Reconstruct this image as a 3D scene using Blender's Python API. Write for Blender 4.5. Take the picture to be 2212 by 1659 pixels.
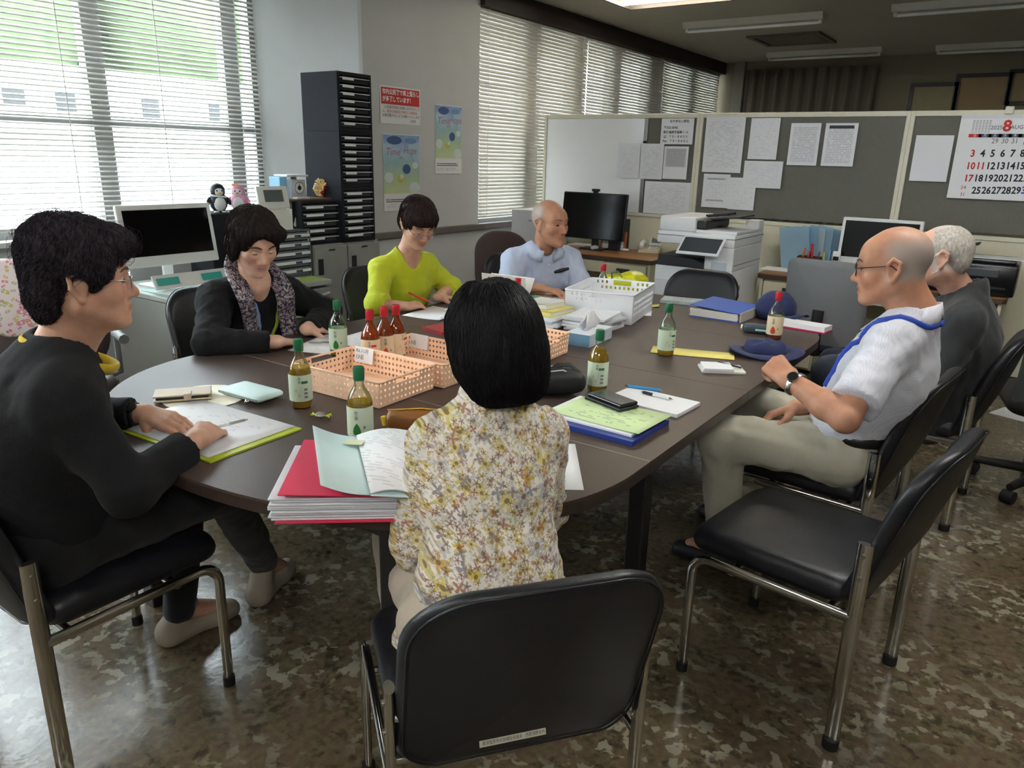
import bpy, bmesh, math, random
import numpy as np
from math import sin, cos, pi, radians, sqrt, atan2
from mathutils import Vector, Matrix, Euler

# ------------------------------------------------------------------ clear
for o in list(bpy.data.objects):
    bpy.data.objects.remove(o)
SC = bpy.context.scene
COL = SC.collection
random.seed(7)
RNG = np.random.RandomState(11)

# ------------------------------------------------------------------ camera
IMW, IMH, FPX = 2212.0, 1659.0, 1617.0
YAW, PIT, ROL, CAMH = radians(34.54), radians(16.86), radians(-1.48), 1.45
_f = np.array([-sin(YAW)*cos(PIT), cos(YAW)*cos(PIT), -sin(PIT)])
_r = np.array([cos(YAW), sin(YAW), 0.0])
_d = np.cross(_f, _r)
CR = cos(ROL)*_r + sin(ROL)*_d
CD = -sin(ROL)*_r + cos(ROL)*_d
cam_data = bpy.data.cameras.new('camera')
cam = bpy.data.objects.new('camera', cam_data)
COL.objects.link(cam)
SC.camera = cam
cam_data.sensor_fit = 'HORIZONTAL'
cam_data.sensor_width = 36.0
cam_data.lens = 36.0*FPX/IMW
cam_data.clip_start = 0.05
cam_data.clip_end = 300
m = Matrix.Identity(4)
for i in range(3):
    m[i][0] = CR[i]; m[i][1] = -CD[i]; m[i][2] = -_f[i]
m[2][3] = CAMH
cam.matrix_world = m

# ------------------------------------------------------------------ world, lights, exposure
W = bpy.data.worlds.new('world'); SC.world = W; W.use_nodes = True
W.node_tree.nodes['Background'].inputs[0].default_value = (0.86, 0.93, 1.0, 1)
W.node_tree.nodes['Background'].inputs[1].default_value = 4.6
SC.view_settings.view_transform = 'Standard'
SC.view_settings.look = 'None'
SC.view_settings.gamma = 1.0
SC.view_settings.use_curve_mapping = False
SC.view_settings.exposure = 2.05
LAMP_STRENGTH = 22.0

# pixel -> place helpers (the distance always comes from a plane, a wall or a usual size)
def ray(x, y):
    return CR*((x-IMW/2)/FPX) + CD*((y-IMH/2)/FPX) + _f
def onz(x, y, z):
    d = ray(x, y); t = (z-CAMH)/d[2]; return Vector((t*d[0], t*d[1], z))
def onx(x, y, X):
    d = ray(x, y); t = X/d[0]; return Vector((X, t*d[1], CAMH+t*d[2]))
def ony(x, y, Y):
    d = ray(x, y); t = Y/d[1]; return Vector((t*d[0], Y, CAMH+t*d[2]))
def atd(x, y, d):
    q = ray(x, y)*d; return Vector((q[0], q[1], CAMH+q[2]))

# ------------------------------------------------------------------ materials
def lin(c):
    return tuple(((v/255.0)/12.92 if v/255.0 <= 0.04045 else ((v/255.0+0.055)/1.055)**2.4) for v in c[:3]) + (1.0,)
MATS = {}
def nodes_of(name):
    mt = bpy.data.materials.new(name); mt.use_nodes = True
    nt = mt.node_tree
    return mt, nt, nt.nodes['Principled BSDF']
def setp(b, **kw):
    for k, v in kw.items():
        b.inputs[k].default_value = v
def mat(name, rgb, rough=0.5, metal=0.0, var=0.06, scale=30.0, bump=0.0, bscale=None, spec=0.5, sheen=0.0, coat=0.0, alpha=None, sss=0.0):
    """plain procedural material: base colour with slight noise variation and optional fine bump"""
    if name in MATS: return MATS[name]
    mt, nt, b = nodes_of(name)
    c = lin(rgb)
    setp(b, **{'Roughness': rough, 'Metallic': metal, 'Specular IOR Level': spec})
    if sheen: setp(b, **{'Sheen Weight': sheen})
    if coat: setp(b, **{'Coat Weight': coat, 'Coat Roughness': 0.1})
    if sss:
        setp(b, **{'Subsurface Weight': sss, 'Subsurface Scale': 0.01})
    tc = nt.nodes.new('ShaderNodeTexCoord')
    nz = nt.nodes.new('ShaderNodeTexNoise'); nz.inputs['Scale'].default_value = scale
    nz.inputs['Detail'].default_value = 4
    nt.links.new(tc.outputs['Object'], nz.inputs['Vector'])
    if var > 0:
        mx = nt.nodes.new('ShaderNodeMix'); mx.data_type = 'RGBA'
        mx.inputs['A'].default_value = tuple(v*(1-var) for v in c[:3])+(1,)
        mx.inputs['B'].default_value = tuple(min(1, v*(1+var)) for v in c[:3])+(1,)
        nt.links.new(nz.outputs['Fac'], mx.inputs['Factor'])
        nt.links.new(mx.outputs['Result'], b.inputs['Base Color'])
    else:
        b.inputs['Base Color'].default_value = c
    if bump > 0:
        n2 = nt.nodes.new('ShaderNodeTexNoise'); n2.inputs['Scale'].default_value = bscale or scale*6
        n2.inputs['Detail'].default_value = 3
        nt.links.new(tc.outputs['Object'], n2.inputs['Vector'])
        bp = nt.nodes.new('ShaderNodeBump'); bp.inputs['Strength'].default_value = bump
        bp.inputs['Distance'].default_value = 0.003
        nt.links.new(n2.outputs['Fac'], bp.inputs['Height'])
        nt.links.new(bp.outputs['Normal'], b.inputs['Normal'])
    MATS[name] = mt
    return mt
def emit(name, rgb, strength):
    if name in MATS: return MATS[name]
    mt, nt, b = nodes_of(name)
    setp(b, **{'Base Color': lin(rgb), 'Emission Color': lin(rgb), 'Emission Strength': strength, 'Roughness': 0.5})
    MATS[name] = mt
    return mt
def clear(name, rgb, transp=0.9, rough=0.03, haze=0.0, hazec=None):
    """thin clear sheet: mostly see-through with a glossy film"""
    if name in MATS: return MATS[name]
    mt, nt, b = nodes_of(name)
    out = nt.nodes['Material Output']
    tr = nt.nodes.new('ShaderNodeBsdfTransparent'); tr.inputs[0].default_value = lin(rgb)
    if haze > 0:
        setp(b, **{'Base Color': lin(hazec or rgb), 'Roughness': rough, 'Specular IOR Level': 0.6}); film = b.outputs[0]
    else:
        gl = nt.nodes.new('ShaderNodeBsdfGlossy'); gl.inputs['Roughness'].default_value = rough; film = gl.outputs[0]
    lw = nt.nodes.new('ShaderNodeLayerWeight'); lw.inputs['Blend'].default_value = 0.25
    mp = nt.nodes.new('ShaderNodeMapRange')
    mp.inputs['To Min'].default_value = 1-transp; mp.inputs['To Max'].default_value = 0.75
    nt.links.new(lw.outputs['Fresnel'], mp.inputs['Value'])
    ms = nt.nodes.new('ShaderNodeMixShader')
    nt.links.new(mp.outputs['Result'], ms.inputs[0])
    nt.links.new(tr.outputs[0], ms.inputs[1]); nt.links.new(film, ms.inputs[2])
    nt.links.new(ms.outputs[0], out.inputs['Surface'])
    MATS[name] = mt
    return mt
def math_node(nt, op, a, b=None, c=None):
    n = nt.nodes.new('ShaderNodeMath'); n.operation = op
    for i, v in enumerate((a, b, c)):
        if v is None: continue
        if isinstance(v, (int, float)): n.inputs[i].default_value = v
        else: nt.links.new(v, n.inputs[i])
    return n.outputs[0]
def mixc(nt, fac, a, b):
    mx = nt.nodes.new('ShaderNodeMix'); mx.data_type = 'RGBA'
    for key, v in (('Factor', fac), ('A', a), ('B', b)):
        if isinstance(v, (int, float)): mx.inputs[key].default_value = v
        elif isinstance(v, tuple): mx.inputs[key].default_value = v
        else: nt.links.new(v, mx.inputs[key])
    return mx.outputs['Result']
def ramp(nt, fac, stops, interp='LINEAR'):
    r = nt.nodes.new('ShaderNodeValToRGB'); r.color_ramp.interpolation = interp
    el = r.color_ramp.elements
    while len(el) < len(stops): el.new(0.5)
    for e, (p, c) in zip(el, stops):
        e.position = p; e.color = c
    nt.links.new(fac, r.inputs[0])
    return r.outputs[0]

# ------------------------------------------------------------------ mesh helpers
def B(): return bmesh.new()
def box(bm, c, s, rot=None, bev=0.0, seg=2):
    g = bmesh.ops.create_cube(bm, size=1.0)
    vs = g['verts']
    bmesh.ops.scale(bm, vec=Vector(s), verts=vs)
    if bev > 0:
        es = list({e for v in vs for e in v.link_edges})
        r = bmesh.ops.bevel(bm, geom=es, offset=min(bev, 0.49*min(s)), segments=seg, affect='EDGES', profile=0.5)
        vs = list({v for f in r['faces'] for v in f.verts} | {v for v in vs if v.is_valid})
    if rot is not None:
        mt = Euler(rot).to_matrix() if not isinstance(rot, Matrix) else rot
        bmesh.ops.rotate(bm, cent=(0, 0, 0), matrix=mt, verts=vs)
    bmesh.ops.translate(bm, vec=Vector(c), verts=vs)
    return vs
def box2(bm, lo, hi, bev=0.0, seg=2):
    lo = Vector(lo); hi = Vector(hi)
    return box(bm, (lo+hi)/2, hi-lo, bev=bev, seg=seg)
def frame_of(d):
    d = Vector(d).normalized()
    u = d.orthogonal().normalized(); return u, d.cross(u)
def tube(bm, pts, r, n=10, caps=True, flat=None, up=None):
    """tube through points; r number or list; flat=(su,sv) scales the section"""
    pts = [Vector(p) for p in pts]
    rr = r if isinstance(r, (list, tuple)) else [r]*len(pts)
    rings = []
    pu = None
    for i, p in enumerate(pts):
        d = (pts[min(i+1, len(pts)-1)]-pts[max(i-1, 0)])
        if d.length < 1e-9: d = Vector((0, 0, 1))
        d.normalize()
        if pu is None:
            u = (Vector(up)-d*d.dot(Vector(up))).normalized() if up is not None else frame_of(d)[0]
        else:
            u = (pu-d*d.dot(pu)).normalized()
        pu = u; v = d.cross(u)
        su, sv = flat or (1, 1)
        rings.append([bm.verts.new(p+u*(rr[i]*su*cos(2*pi*k/n))+v*(rr[i]*sv*sin(2*pi*k/n))) for k in range(n)])
    for a, b in zip(rings[:-1], rings[1:]):
        for k in range(n):
            bm.faces.new((a[k], a[(k+1) % n], b[(k+1) % n], b[k]))
    if caps:
        bm.faces.new(list(reversed(rings[0]))); bm.faces.new(rings[-1])
    return rings
def cyl(bm, p0, p1, r0, r1=None, n=16):
    return tube(bm, [p0, p1], [r0, r0 if r1 is None else r1], n)
def lathe(bm, prof, n=24, c=(0, 0, 0), close=False):
    c = Vector(c); rings = []
    for (r, z) in prof:
        if r < 1e-6: rings.append([bm.verts.new(c+Vector((0, 0, z)))])
        else: rings.append([bm.verts.new(c+Vector((r*cos(2*pi*k/n), r*sin(2*pi*k/n), z))) for k in range(n)])
    for a, b in zip(rings[:-1], rings[1:]):
        for k in range(n):
            k2 = (k+1) % n
            if len(a) == 1 and len(b) == 1: continue
            if len(a) == 1: bm.faces.new((a[0], b[k2], b[k]))
            elif len(b) == 1: bm.faces.new((a[k], a[k2], b[0]))
            else: bm.faces.new((a[k], a[k2], b[k2], b[k]))
    return rings
def prism(bm, pts, z0, z1, M=None):
    """extrude a 2D outline (x,y) from z0 to z1; M maps local to place"""
    M = M or Matrix.Identity(4)
    lo = [bm.verts.new(M @ Vector((x, y, z0))) for x, y in pts]
    hi = [bm.verts.new(M @ Vector((x, y, z1))) for x, y in pts]
    n = len(pts)
    bm.faces.new(list(reversed(lo))); bm.faces.new(hi)
    for k in range(n):
        bm.faces.new((lo[k], lo[(k+1) % n], hi[(k+1) % n], hi[k]))
def quad(bm, a, b, c, d):
    return bm.faces.new([bm.verts.new(Vector(p)) for p in (a, b, c, d)])
def sphere(bm, c, r, u=16, v=10):
    rx, ry, rz = r if isinstance(r, (tuple, list)) else (r, r, r)
    g = bmesh.ops.create_uvsphere(bm, u_segments=u, v_segments=v, radius=1.0)
    bmesh.ops.scale(bm, vec=(rx, ry, rz), verts=g['verts'])
    bmesh.ops.translate(bm, vec=Vector(c), verts=g['verts'])
    return g['verts']
def rrect(w, h, r, seg=6):
    """rounded rectangle outline centred on the origin; r number or 4 radii (tr, tl, bl, br)"""
    rs = r if isinstance(r, (list, tuple)) else (r,)*4
    out = []
    for (sx, sy, a0, q) in ((1, 1, 0, rs[0]), (-1, 1, 90, rs[1]), (-1, -1, 180, rs[2]), (1, -1, 270, rs[3])):
        for k in range(seg+1):
            a = radians(a0+90*k/seg)
            out.append((sx*(w/2-q)+q*cos(a), sy*(h/2-q)+q*sin(a)))
    return out
def obj(name, bm, m, parent=None, smooth=None, loc=None, rot=None):
    """link a bmesh as one mesh object; smooth = angle in degrees or None"""
    me = bpy.data.meshes.new(name)
    bmesh.ops.recalc_face_normals(bm, faces=bm.faces)
    if smooth is not None:
        for f in bm.faces: f.smooth = True
        a = radians(smooth)
        for e in bm.edges:
            if len(e.link_faces) == 2 and e.calc_face_angle(0) > a: e.smooth = False
    bm.to_mesh(me); bm.free()
    o = bpy.data.objects.new(name, me); COL.objects.link(o)
    if m is not None:
        for q in (m if isinstance(m, (list, tuple)) else [m]): me.materials.append(q)
    if parent is not None: o.parent = parent
    if loc is not None: o.location = loc
    if rot is not None: o.rotation_euler = rot
    return o
def thing(name, label, cat, loc=(0, 0, 0), rotz=0.0, group=None, rot=None):
    o = bpy.data.objects.new(name, None); COL.objects.link(o)
    o.empty_display_size = 0.1
    o.location = loc; o.rotation_euler = rot if rot is not None else (0, 0, rotz)
    o['label'] = label; o['category'] = cat
    if group: o['group'] = group
    return o
def tag(o, label, cat, group=None):
    o['label'] = label; o['category'] = cat
    if group: o['group'] = group
    return o
def struct(o, label=None):
    o['kind'] = 'structure'
    if label: o['label'] = label
    return o
def copyo(o, parent=None, loc=None):
    c = o.copy(); COL.objects.link(c)
    if parent is not None: c.parent = parent
    if loc is not None: c.location = loc
    return c
def dup(root, label, loc, rotz, group=None):
    r = root.copy(); COL.objects.link(r); r.location = loc; r.rotation_euler = (0, 0, rotz); r['label'] = label
    if group: r['group'] = group
    for ch in list(root.children):
        c = ch.copy(); COL.objects.link(c); c.parent = r
        for g in list(ch.children):
            d = g.copy(); COL.objects.link(d); d.parent = c
    return r
def text(body, size, m, parent, loc, rot=(0, 0, 0), name='lettering', align='LEFT', sx=1.0, ext=0.0003, shear=0.0, bold=0.0, ls=1.0):
    """flat print as a mesh of letters"""
    cu = bpy.data.curves.new(name, 'FONT'); cu.body = body; cu.size = size
    cu.align_x = align; cu.align_y = 'CENTER'; cu.resolution_u = 2; cu.shear = shear; cu.offset = bold
    cu.space_line = ls
    t = bpy.data.objects.new(name, cu); COL.objects.link(t)
    dg = bpy.context.evaluated_depsgraph_get()
    me = bpy.data.meshes.new_from_object(t.evaluated_get(dg))
    bpy.data.objects.remove(t)
    me.name = name
    o = bpy.data.objects.new(name, me); COL.objects.link(o)
    me.materials.clear(); me.materials.append(m)
    if parent is not None: o.parent = parent
    o.location = loc; o.rotation_euler = rot; o.scale = (sx, 1, 1)
    return o
# ================================================================== ROOM
ZC = 2.77            # ceiling
XW, XL = -4.05, -4.75  # window wall far part, recessed near part
YF, YB, XR = 10.9, -3.0, 3.6

def page_mat(name, ink=(95, 95, 100), paper=(236, 238, 242), rows=26, thr=0.45, margin=0.1, cols=1, gain=0.75):
    """printed sheet: rows of illegible fine print on paper, from Generated coordinates"""
    if name in MATS: return MATS[name]
    mt, nt, b = nodes_of(name)
    tc = nt.nodes.new('ShaderNodeTexCoord')
    sp = nt.nodes.new('ShaderNodeSeparateXYZ'); nt.links.new(tc.outputs['Generated'], sp.inputs[0])
    X, Y = sp.outputs[0], sp.outputs[1]
    rowf = math_node(nt, 'MULTIPLY', Y, rows)
    fr = math_node(nt, 'FRACT', rowf)
    inrow = math_node(nt, 'LESS_THAN', fr, 0.5)
    fl = math_node(nt, 'FLOOR', rowf)
    cx = nt.nodes.new('ShaderNodeCombineXYZ')
    nt.links.new(math_node(nt, 'MULTIPLY', X, 9.0*cols), cx.inputs[0]); nt.links.new(math_node(nt, 'MULTIPLY', fl, 3.7), cx.inputs[1])
    nz = nt.nodes.new('ShaderNodeTexNoise'); nz.inputs['Scale'].default_value = 1.0; nz.inputs['Detail'].default_value = 2
    nt.links.new(cx.outputs[0], nz.inputs['Vector'])
    on = math_node(nt, 'GREATER_THAN', nz.outputs['Fac'], thr)
    mxx = math_node(nt, 'LESS_THAN', math_node(nt, 'ABSOLUTE', math_node(nt, 'SUBTRACT', X, 0.5)), 0.5-margin)
    myy = math_node(nt, 'LESS_THAN', math_node(nt, 'ABSOLUTE', math_node(nt, 'SUBTRACT', Y, 0.5)), 0.5-margin*0.8)
    k = math_node(nt, 'MULTIPLY', math_node(nt, 'MULTIPLY', inrow, on), math_node(nt, 'MULTIPLY', mxx, myy))
    nt.links.new(mixc(nt, math_node(nt, 'MULTIPLY', k, gain), lin(paper), lin(ink)), b.inputs['Base Color'])
    setp(b, **{'Roughness': 0.6, 'Specular IOR Level': 0.3})
    MATS[name] = mt
    return mt

def floor_mat():
    mt, nt, b = nodes_of('mottled_floor')
    tc = nt.nodes.new('ShaderNodeTexCoord')
    def noise(s, d=5, off=0.0, dist=0.0):
        n = nt.nodes.new('ShaderNodeTexNoise'); n.inputs['Scale'].default_value = s; n.inputs['Detail'].default_value = d
        n.inputs['Distortion'].default_value = dist
        mp = nt.nodes.new('ShaderNodeMapping'); mp.inputs['Location'].default_value = (off, off*1.7, 0)
        nt.links.new(tc.outputs['Object'], mp.inputs[0]); nt.links.new(mp.outputs[0], n.inputs['Vector'])
        return n.outputs['Fac']
    base = ramp(nt, noise(9, 6, 1.3), [(0.34, lin((66, 60, 48))), (0.46, lin((90, 79, 60))), (0.56, lin((100, 82, 70))), (0.66, lin((84, 80, 56)))])
    base = mixc(nt, ramp(nt, noise(42, 4, 5.0), [(0.42, (0, 0, 0, 1)), (0.62, (1, 1, 1, 1))]), base, lin((108, 97, 74)))
    chips = ramp(nt, noise(22, 4, 9.0, 0.25), [(0.535, (0, 0, 0, 1)), (0.565, (1, 1, 1, 1))])
    clus = ramp(nt, noise(3.2, 2, 3.0), [(0.42, (0, 0, 0, 1)), (0.6, (1, 1, 1, 1))])
    cf = math_node(nt, 'MULTIPLY', chips, clus)
    base = mixc(nt, math_node(nt, 'MULTIPLY', cf, 0.8), base, lin((158, 153, 134)))
    dark = ramp(nt, noise(24, 4, 17.0, 0.2), [(0.58, (0, 0, 0, 1)), (0.66, (0.7, 0.7, 0.7, 1))])
    base = mixc(nt, dark, base, lin((62, 48, 40)))
    nt.links.new(base, b.inputs['Base Color'])
    bp = nt.nodes.new('ShaderNodeBump'); bp.inputs['Strength'].default_value = 0.22; bp.inputs['Distance'].default_value = 0.004
    hn = math_node(nt, 'ADD', noise(14, 3, 21.0), math_node(nt, 'MULTIPLY', noise(55, 2, 23.0), 0.35))
    nt.links.new(hn, bp.inputs['Height']); nt.links.new(bp.outputs[0], b.inputs['Normal'])
    rr = nt.nodes.new('ShaderNodeMapRange'); rr.inputs['To Min'].default_value = 0.10; rr.inputs['To Max'].default_value = 0.30
    nt.links.new(noise(5, 4, 31.0), rr.inputs['Value']); nt.links.new(rr.outputs[0], b.inputs['Roughness'])
    setp(b, **{'Specular IOR Level': 0.55})
    return mt

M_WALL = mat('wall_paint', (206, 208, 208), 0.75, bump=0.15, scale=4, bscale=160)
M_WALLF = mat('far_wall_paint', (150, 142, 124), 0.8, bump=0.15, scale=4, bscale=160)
M_CEIL = mat('ceiling_board', (200, 196, 186), 0.85, bump=0.25, scale=3, bscale=220)
M_RAIL = mat('brown_molding', (112, 104, 100), 0.45)
M_ALU = mat('aluminium_frame', (150, 152, 152), 0.5, 0.1)
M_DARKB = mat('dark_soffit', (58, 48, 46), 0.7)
M_SLAT = mat('blind_slat', (214, 212, 206), 0.42, var=0.03)
M_CORD = mat('white_cord', (235, 235, 232), 0.6)
M_GLASS = clear('window_glass', (250, 253, 253), 0.94, 0.0)

bm = B(); box2(bm, (-6.2, YB-0.2, -0.1), (XR+0.2, YF+0.2, 0)); struct(obj('floor', bm, floor_mat()))
bm = B(); box2(bm, (-5.2, YB-0.2, ZC), (XR+0.2, YF+0.2, ZC+0.12)); struct(obj('ceiling', bm, M_CEIL))
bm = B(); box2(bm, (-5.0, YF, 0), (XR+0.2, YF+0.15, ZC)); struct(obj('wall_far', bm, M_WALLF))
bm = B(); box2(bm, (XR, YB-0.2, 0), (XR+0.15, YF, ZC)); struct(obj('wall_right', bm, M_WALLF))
bm = B(); box2(bm, (-5.0, YB-0.15, 0), (XR, YB, ZC)); struct(obj('wall_back', bm, M_WALL))

Y_END_L = 3.60      # end of the near blind
Y_P0, Y_P1 = 3.98, 5.32
YL0 = -1.2          # near start of the left window
bm = B()
# recessed near part: apron, header, part behind the camera, angled return to the pillar face
box2(bm, (XL-0.18, YB, 0), (XL, 3.70, 0.90)); box2(bm, (XL-0.18, YB, 2.66), (XL, 3.70, ZC)); box2(bm, (XL-0.18, YB, 0.90), (XL, YL0, 2.66))
prism(bm, [(XL-0.2, 3.655), (XL-0.02, 3.66), (XW-0.02, 3.955), (XW, 3.97), (XW, 3.98), (XW-0.3, 3.98), (XL-0.2, 3.9)], 0, ZC)
# pillar face, apron under the far windows, header, far stub
box2(bm, (XW-0.3, 3.98, 0), (XW, 4.70, ZC)); box2(bm, (XW-0.3, 4.70, 0), (XW-0.018, Y_P1, ZC))
box2(bm, (XW-0.2, Y_P1, 0), (XW-0.018, YF, 0.83)); box2(bm, (XW-0.2, Y_P1, 2.68), (XW-0.03, YF, ZC))
struct(obj('wall_left', bm, M_WALL))
bm = B(); box2(bm, (XW-0.03, 3.99, 0.835), (XW+0.025, YF, 0.885), 0.006); struct(obj('trim_1', bm, M_RAIL))
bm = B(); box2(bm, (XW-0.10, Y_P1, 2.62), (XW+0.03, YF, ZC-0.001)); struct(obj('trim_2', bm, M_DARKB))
bm = B(); box2(bm, (XL-0.05, YL0, 0.90), (XL+0.10, 3.66, 0.93), 0.005); struct(obj('trim_3', bm, mat('sill_white', (222, 222, 220), 0.5)))
bm = B(); box2(bm, (-4.06, YF-0.012, 0), (XR, YF, 0.1)); struct(obj('baseboard_far', bm, M_RAIL))

def window(name, X, y0, y1, z0, z1, muls, rail, wmul=0.055):
    bm = B(); fr = 0.045
    box2(bm, (X-0.035, y0, z0), (X+0.035, y1, z0+fr)); box2(bm, (X-0.035, y0, z1-fr), (X+0.035, y1, z1))
    for y in [y0+fr/2, y1-fr/2]: box2(bm, (X-0.035, y-fr/2, z0+fr), (X+0.035, y+fr/2, z1-fr))
    o = struct(obj(name, bm, M_ALU))
    ys = [y0] + list(muls) + [y1]
    for y in muls:
        b2 = B(); box2(b2, (X-0.04, y-wmul, z0+fr), (X+0.04, y+wmul, z1-fr)); obj('mullion', b2, M_ALU, o)
    for a, b_ in zip(ys[:-1], ys[1:]):
        if rail:
            b2 = B(); box2(b2, (X-0.03, a+wmul, rail-0.022), (X+0.03, b_-wmul, rail+0.022)); obj('rail', b2, M_ALU, o)
        for (za, zb) in ([(z0+fr, rail-0.022), (rail+0.022, z1-fr)] if rail else [(z0+fr, z1-fr)]):
            b2 = B(); box2(b2, (X-0.003, a+wmul, za), (X+0.003, b_-wmul, zb)); obj('pane', b2, M_GLASS, o)
    return o
XWL = XL-0.08
window('window_1', XWL, YL0, 3.66, 0.93, 2.66, [onx(208, 215, XWL).y-1.75, onx(208, 215, XWL).y, onx(503, 215, XWL).y-0.02], onx(380, 273, XWL).z)
XWR = XW-0.13
window('window_2', XWR, Y_P1, YF, 0.87, 2.64, [onx(1138, 100, XWR).y, onx(1242, 120, XWR).y, onx(1325, 130, XWR).y, onx(1400, 150, XWR).y, 9.0, 10.0], None, 0.12)

SLAT_ME = {}
def blind(label, X, y0, y1, z0, z1, tilt, pitch=0.029, w=0.034, sag=0, cords=3):
    t = thing('venetian_blind', label, 'blind', (X, (y0+y1)/2, z0), group=None)
    L = y1-y0
    b2 = B(); box2(b2, (-0.02, -L/2, z1-z0-0.03), (0.02, L/2, z1-z0), 0.004); obj('headrail', b2, M_SLAT, t)
    b2 = B(); box2(b2, (-0.014, -L/2, 0), (0.014, L/2, 0.018), 0.004); obj('bottom_rail', b2, M_SLAT, t)
    key = round(L, 3)
    if key not in SLAT_ME:
        b2 = B(); n = 5; th = 0.0007; cs = []
        for k in range(n):
            u = k/(n-1)-0.5
            cs.append((u*w, 0.0028*(1-4*u*u)))
        ring = [(x, z+th) for x, z in cs] + [(x, z-th) for x, z in reversed(cs)]
        a = [b2.verts.new((x, -L/2, z)) for x, z in ring]; c = [b2.verts.new((x, L/2, z)) for x, z in ring]
        q = len(ring)
        for k in range(q): b2.faces.new((a[k], a[(k+1) % q], c[(k+1) % q], c[k]))
        b2.faces.new(list(reversed(a))); b2.faces.new(c)
        o = obj('slat', b2, M_SLAT, t); SLAT_ME[key] = o.data
        COL.objects.unlink(o); bpy.data.objects.remove(o)
    nz = int((z1-z0-0.06)/pitch)
    for k in range(nz):
        o = bpy.data.objects.new('slat', SLAT_ME[key]); COL.objects.link(o); o.parent = t
        o.location = (0, 0, 0.035+k*pitch)
        tl = tilt(k/nz) if callable(tilt) else tilt
        o.rotation_euler = (radians(random.uniform(-0.08, 0.08)), radians(tl+random.uniform(-2.5, 2.5)), 0)
    for j in range(cords):
        y = -L/2 + L*(0.06+0.88*j/(cords-1))
        b2 = B(); box2(b2, (0.016, y-0.0022, 0.01), (0.0185, y+0.0022, z1-z0-0.02)); obj('ladder_cord', b2, M_CORD, t)
    return t
XB = XL+0.035
blind('white venetian blind in the left window, beside the angled wall', XB, 0.95, Y_END_L, onx(100, 497, XB).z, 2.70, lambda f: 12+24*f, cords=5)
blind('white venetian blind in the left window, nearest the camera end', XB, YL0+0.02, 0.93, onx(100, 497, XB).z, 2.70, 10)
XB2 = XW-0.045
ya, yb = onx(1270, 100, XB2).y, onx(1434, 150, XB2).y
blind('half-closed venetian blind in the far window, right beside the wall pillar', XB2, Y_P1+0.03, ya-0.008, 0.93, 2.68, lambda f: 58+12*f, 0.031)
blind('brightest venetian blind, middle one of the far windows', XB2, ya+0.008, yb-0.01, 0.93, 2.68, lambda f: 48+20*f, 0.031)
blind('grey closed venetian blind, farthest one by the curtain corner', XB2, yb+0.01, YF-0.05, 0.93, 2.68, 62, 0.031)

# ------------------------------------------------------------------ outdoors seen through the blinds
bm = B(); box2(bm, (-60, -40, -0.9), (-6.21, 60, -0.4)); struct(obj('ground', bm, mat('concrete_ground', (205, 205, 198), 0.9)))
XO = -15.0
M_OUTW = mat('white_render', (214, 214, 210), 0.8)
tb = thing('neighbouring_building', 'white low building with small dark windows outside the left window', 'building', (XO-3, 10, -0.4))
zr1 = onx(150, 150, XO).z
def oloc(p): return (p[0]-(XO-3), p[1]-10, p[2]+0.4)
b2 = B(); box2(b2, oloc((XO-6, -8, -0.4)), oloc((XO, 30, onx(120, 172, XO).z))); obj('wall', b2, M_OUTW, tb)
b2 = B(); box2(b2, oloc((XO-6.3, -8.3, onx(120, 172, XO).z)), oloc((XO+0.5, 30.3, onx(120, 145, XO).z))); obj('roof', b2, mat('pale_roof', (225, 222, 214), 0.8), tb)
for (xa, xb_, yt, ybm) in ((2, 55, 188, 228), (118, 165, 200, 242), (305, 345, 213, 255), (450, 475, 224, 262)):
    p, q = onx(xa, yt, XO), onx(xb_, ybm, XO)
    b2 = B(); box2(b2, oloc((XO-0.05, p.y, q.z)), oloc((XO+0.03, q.y, p.z))); obj('window', b2, mat('far_window_glass', (26, 30, 34), 0.5), tb)
M_LEAF = mat('tree_foliage', (74, 90, 58), 0.8, var=0.45, scale=2.5, bump=0.6, bscale=4)
for i, (x, y, r) in enumerate(((-28, 1, 4.0), (-28, 9.8, 4.2), (-28, 18.8, 4.2), (-28, 28, 4.4), (-38, 16, 6.5), (-38, 32, 7.5))):
    lab = ['leftmost', 'second from left', 'third from left', 'fourth from left', 'left one of the back row', 'right one of the back row'][i]
    t = thing('tree', 'blurred green tree behind the white building, %s' % lab, 'tree', (x, y, -0.4), group='trees outside')
    b2 = B(); g = bmesh.ops.create_icosphere(b2, subdivisions=4, radius=1.0)
    for v in b2.verts:
        p = v.co.copy()
        k = 1+0.16*sin(p.x*6+i)*sin(p.y*7+1.3*i)*sin(p.z*6.5)+0.07*sin(p.x*15)*sin(p.y*17+i)*sin(p.z*16)
        v.co = Vector((p.x*r, p.y*r, p.z*r*1.15))*k+Vector((0, 0, 6.5))
    obj('crown', b2, M_LEAF, t, 180)
    b2 = B(); cyl(b2, (0, 0, 0), (0, 0, 4), 0.35, 0.2); obj('trunk', b2, mat('bark', (80, 66, 52), 0.9), t)

bm = B(); box2(bm, (-7.0, 5.0, 2.95), (XW-0.21, 12.0, 3.1)); struct(obj('added_shade_slab', bm, mat('shade_slab_beige', (196, 180, 156), 0.9)))  # added slab outside the far windows, darkens the view through the upper slats
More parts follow.
